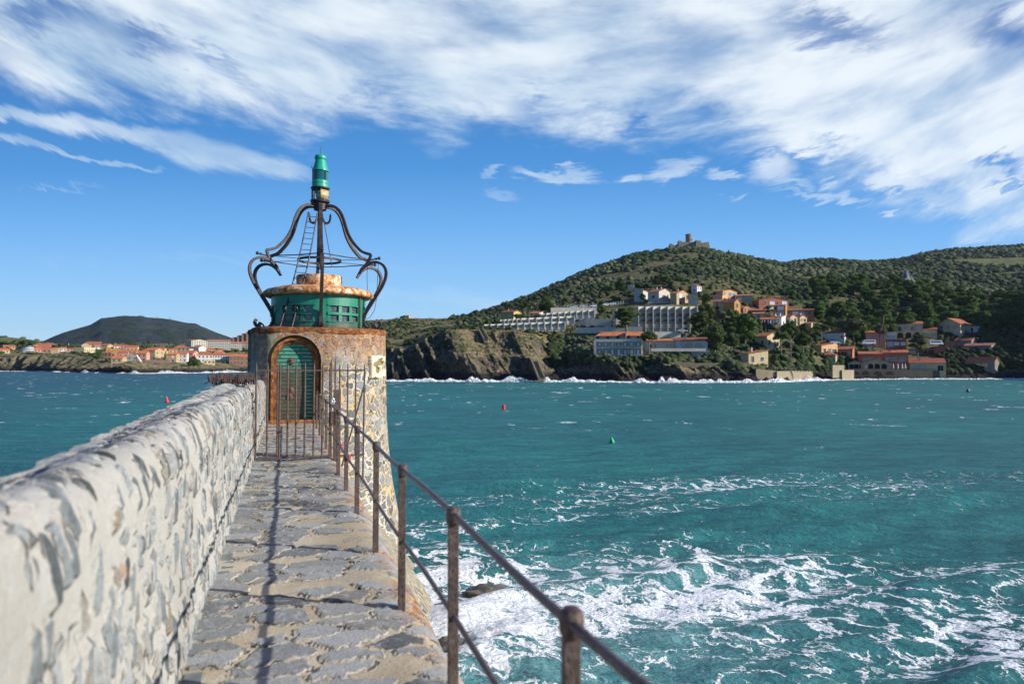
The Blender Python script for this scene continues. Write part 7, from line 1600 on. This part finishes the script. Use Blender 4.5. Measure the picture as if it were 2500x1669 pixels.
# ---------------------------------------------------------------- town across the bay
L_ = [('cream house with red roof at the far left end of the town', 8, None, 37, 852, 846, 740, 'peach', 'gx', 4, 'terra', 0, 'F3x1'),
 ('orange roofed bungalow touching the left edge of the picture', -14, None, 24, 862, 855, 700, 'cream', 'gx', 5, 'orange', 0, 'F3x1'),
 ('long pink barrack with low roof behind the round white building', 82, None, 131, 848, 842, 790, 'pink', 'gx', 4, 'terra', 0, 'F6x1'), ('shorter pink roofed block in front of the long pink barrack', 92, None, 122, 853, 847, 765, 'peach', 'gx', 4, 'terra', 0, 'F4x1'),
 ('pink red house just right of the round white building', 83, None, 107, 860, 853, 735, 'pink', 'gx', 5, 'orange', 0, 'F3x1'), ('house with dark front and red roof left of the square beige block', 104, None, 125, 862, 852, 715, 'brown', 'gx', 4, 'terra', 0, 'F2x1o'),
 ('square beige block with thin red roof near the shore road', 124, None, 142, 862, 850, 705, 'tan', 'gx', 2, 'orange', 15, ''), ('wide cream hall with blank walls across the bay', 180, 205, 233, 862, 848, 700, 'cream', 'flat', 0, 'terra', 35, 'S5x1'),
 ('tall pale gabled part rising behind the cream hall', 199, None, 221, 852, 842, 712, 'cream', 'gy', 6, 'terra', 10, ''), ('row with dark balconies and red roof behind the cream hall', 212, None, 248, 848, 838, 745, 'brown', 'gx', 4, 'terra', 0, 'F6x1o'),
 ('low white house with pink roof right of the cream hall', 232, None, 257, 851, 846, 728, 'white', 'gx', 4, 'pinkt', 0, 'F3x1'), ('tan gabled house with long roof behind the ochre houses', 247, 262, 277, 852, 843, 735, 'tan', 'gx', 4, 'terra', 30, ''),
 ('left pale pink terrace house on the town skyline', 278, None, 296, 853, 845, 735, 'white', 'gx', 4, 'terra', 0, 'F2x1'), ('middle pink terrace house on the town skyline', 294, None, 309, 853, 845, 725, 'pink', 'gx', 4, 'terra', 10, 'F2x1'), ('right cream pink terrace house on the town skyline', 308, None, 336, 857, 847, 715, 'peach', 'gx', 4, 'terra', 10, 'F3x1'),
 ('left bright ochre orange house above the shore houses', 259, None, 283, 860, 852, 655, 'ochre', 'sr', 4, 'orange', 0, 'F2x1'), ('right bright ochre house above the shore houses', 281, None, 303, 859, 852, 650, 'ochre', 'sr', 3, 'orange', 0, 'F2x1'),
 ('tall house with brown front and orange roof left of the shore houses', 253, 272, 287, 880, 861, 545, 'brown', 'sf', 6, 'orange', 20, 'F2x2o'), ('pinkish house with wide orange roof behind the nearest shore house', 289, None, 312, 873, 861, 550, 'pink', 'gx', 6, 'terra', 12, 'F2x1'),
 ('nearest grey tan house with orange roof on the shore rocks', 271, 298, 310, 894, 875, 505, 'tan', 'gx', 7, 'orange', 18, 'F2x2'), ('grey gabled house left of the pink white gabled house', 310, None, 335, 881, 867, 512, 'grey', 'gy', 7, 'terra', 0, 'F2x1'),
 ('pink house with orange roof and bright white right wall on the rocks', 334, 357, 366, 882, 863, 500, 'pink', 'gx', 7, 'orange', 22, 'F2x2'), ('large beige and pink house with stepped roofs in the town centre', 349, 378, 401, 877, 855, 545, 'tan', 'gx', 6, 'orange', 28, 'S2x2,F1x2'),
 ('beige house half hidden behind the large stepped one', 368, None, 401, 862, 852, 600, 'peach', 'gx', 4, 'terra', 15, 'F3x1'), ('tan shore house with white balcony door right of the cream water tower', 406, 430, 440, 885, 866, 510, 'tan', 'gx', 5, 'orange', 18, 'F@.65:3.6:1.2:1.6l,F@.65:.6:1.2:1.6'),
 ('white and pink stepped house next to the tan shore house', 434, None, 456, 884, 864, 515, 'white', 'gx', 5, 'orange', 15, 'F2x2'), ('big salmon pink house with plain side wall in the right of the town', 448, 471, 486, 881, 862, 530, 'pink', 'gx', 7, 'terra', 24, 'F1x1o,S2x2'),
 ('white house with large red pyramid roof in the right of the town', 482, None, 520, 884, 866, 530, 'white', 'hip', 9, 'terra', 0, 'F4x2'), ('long white terrace with red roof near the apartments', 518, None, 562, 882, 867, 560, 'white', 'gx', 5, 'terra', 0, 'F7x2'),
 ('pale yellow low block in front of the white pyramid roofed house', 497, None, 525, 888, 879, 520, 'cream', 'flat', 0, 'terra', 0, 'F3x1'), ('brown pink twin roofed house with balconies beside the tower', 560, None, 595, 891, 870, 545, 'brown', 'gx', 6, 'orange', 0, 'F4x2'),
 ('narrow brown pink house partly hidden by the tower', 594, None, 612, 891, 871, 548, 'brown', 'gx', 6, 'orange', 0, 'F1x2'), ('left long white apartment block with orange roof line', 451, 467, 508, 848, 831, 760, 'pale', 'gx', 3, 'orange', 58, 'S7x4'),
 ('middle long white apartment block with orange roof line', 507, None, 563, 853, 832, 755, 'pale', 'gx', 3, 'orange', 0, 'F11x4'), ('right short white apartment block with orange roof line', 563, None, 591, 853, 837, 750, 'pale', 'gx', 3, 'orange', 0, 'F6x3'),
 ('dark fronted block next to the tower behind the white apartments', 590, None, 612, 853, 836, 752, 'grey', 'gx', 3, 'terra', 0, 'F3x3'), ('modern grey house with balconies and red hipped roofs', 423, None, 462, 862, 849, 690, 'grey', 'hip', 6, 'terra', 0, 'F4x2o'),
 ('white house with plain gable end below the apartments', 468, 485, 505, 859, 848, 670, 'white', 'gx', 5, 'terra', 35, 'F2x1'), ('peach villa with red roof below the middle apartments', 503, None, 526, 860, 853, 660, 'peach', 'hip', 5, 'terra', 0, 'F3x1'),
 ('small peach villa with arch below the middle apartments', 530, None, 548, 863, 854, 650, 'peach', 'hip', 4, 'terra', 0, 'F2x1'), ('white annex between the modern grey house and the gable end', 455, None, 472, 864, 852, 668, 'white', 'flat', 0, 'terra', 0, ''),

 ('tiny white house in the gap between the barracks and the cream hall', 148, None, 162, 857, 850, 760, 'white', 'gx', 3, 'orange', 0, 'F2x1'),
 ('tiny peach house just left of the cream hall', 163, None, 178, 860, 853, 735, 'peach', 'gx', 3, 'terra', 0, 'F2x1'),
 ('white house with red roof squeezed behind the water tower', 384, None, 406, 861, 853, 640, 'white', 'gx', 3, 'terra', 0, 'F3x1'),
 ('low white row along the shore road left of the shore houses', 236, None, 256, 866, 861, 640, 'white', 'gx', 2, 'orange', 0, 'F3x1'),
 ('peach house below the skyline terrace houses', 312, None, 334, 865, 857, 600, 'peach', 'gx', 4, 'orange', 12, 'F2x1'),
 ('white villa with orange roof between the salmon house and the long white terrace', 522, None, 545, 870, 862, 610, 'white', 'gx', 4, 'orange', 10, 'F3x1'),
 ('small white pink house behind the tan shore house', 412, None, 432, 862, 854, 640, 'peach', 'gx', 3, 'orange', 0, 'F2x1')]
for r_ in L_:
    n_ = int(r_[0].find('apartment') > 0)
    H(*r_, name='apartment_building' if n_ else 'house', cat='apartments' if n_ else 'house', frames=False, wh=1.4, ww=1.3, found=5)
for i in range(4): H('stepped hillside flat ' + ['lowest and leftmost', 'second from the left', 'third from the left', 'highest and nearest the tower'][i] + ' on the slope left of the tower', 568 + i * 11, None, 581 + i * 11, 834 - i * 3, 826 - i * 4.5, 905, 'brown', 'gx', 3, 'terra', 0, 'F2x2', name='hillside_flats', cat='apartments', frames=False, found=14, snap=False)
# round white tiered building
rb = empty('round_building', at(55, 866, 690), 0, 'round white building of four stacked curved tiers across the bay', 'building')
s_ = 690 / F
for k, (r0, z0_, z1_) in enumerate(((25, 0, 4), (22, 5, 9), (19, 10, 13.5), (14.5, 15, 18.5))):
    MB().lathe([(r0 * s_ * .93, z0_ * s_), (r0 * s_, z0_ * s_ + .3), (r0 * s_, z1_ * s_), (r0 * s_ * .9, z1_ * s_)], 48, (0, 10)).build('tier', W_['white'], rb)
    MB().lathe([(r0 * s_ * .88, z0_ * s_ - 1.0), (r0 * s_ * .88, (z1_ + 2) * s_)], 40, (0, 10), caps=False).build('glazing', m_pane, rb)
MB().lathe([(8 * s_, 18.5 * s_), (7.5 * s_, 21 * s_), (.1, 22.5 * s_)], 32, (0, 10)).build('dome', m_car['silver'], rb, smooth=True)
o = MB().lathe([(1.1, -3), (1.1, 2.2), (1.2, 2.25), (1.2, 2.5), (.1, 2.55)], 16).build('water_tower', W_['cream'], loc=at(407, 864, 560)); tag(o, 'small round cream water tower among the town houses', 'tower')
wall_run([(356, 878, 882), (417, 878, 882)], 492, 492, W_['pink'], 'long pink terrace wall along the top of the shore rocks', .4, skirt=1)
wall_run([(72, 858, 860), (113, 857, 860)], 690, 690, W_['beige'], 'long flat pale canopy right of the round building', 3, 'canopy', 'canopy', 0)
o = MB().prism([(0, 0), (4, 6), (4, 5), (0.6, -.4)], 0, 1.5).build('outside_steps', W_['white'], loc=at(346, 886, 493)); o.scale = (-1, 1, 1); tag(o, 'white outside stair ramp under the pink house on the rocks', 'stairs')
# fort and masts on the far mountain
fe = empty('mountain_fort', at(340, 783, 1990), 0, 'low dark fort walls along the top of the far mountain', 'fort'); E0 = fe.location
for (a, b_, yt, yb, nm) in ((301, 345, 772.5, 790, 'wall'), (345, 371, 775, 790, 'wall'), (318, 343, 771.6, 780, 'barrack'), (338, 341, 770, 774, 'watch_turret')):
    MB().box(xat(a, 1990) - E0.x, xat(b_, 1990) - E0.x, -3, 20, zat(yb, 1990) - E0.z, zat(yt, 1990) - E0.z).build(nm, W_['dstone'], fe)
for px, yt, lb in ((383, 772, 'tall thin mast right of the fort on the far mountain'), (302, 769, 'thin mast left of the fort on the far mountain'), (415, 774, 'faint thin mast further right on the far mountain')):
    a = at(px, 783, 1990); tag(MB().tube([Vector((0, 0, 0)), Vector((0, 0, (783 - yt) * 1990 / F))], .8, 5).build('mast', m_rail, loc=a), lb, 'mast')
for px, yt, yb, d, lb in ((167, 838, 852, 800, 'lattice pylon between the dark tree and the far mountain'), (1546, 641, 655, 800, 'thin pole on the left shoulder of the fort hill')):
    a = at(px, yb, d); tag(MB().tube([Vector((0, 0, -2)), Vector((0, 0, (yb - yt) * d / F))], .22, 5).build('pole', m_whitem, loc=a), lb, 'pole')
# ---------------------------------------------------------------- sea haze: one closed box of even, thin air
hz = MB().box(-5200, 5200, -600, 5200, -12, 330).build('haze', None)
hm = bpy.data.materials.new('haze_air'); hm.use_nodes = True; hn = hm.node_tree; hn.nodes.remove(hn.nodes['Principled BSDF'])
pv = N(hn, 'ShaderNodeVolumePrincipled', {'Density': .000035, 'Color': (.62, .76, .95, 1), 'Anisotropy': .2}); hn.links.new(pv.outputs[0], hn.nodes['Material Output'].inputs['Volume'])
hz.data.materials.clear(); hz.data.materials.append(hm); hz['kind'] = 'stuff'
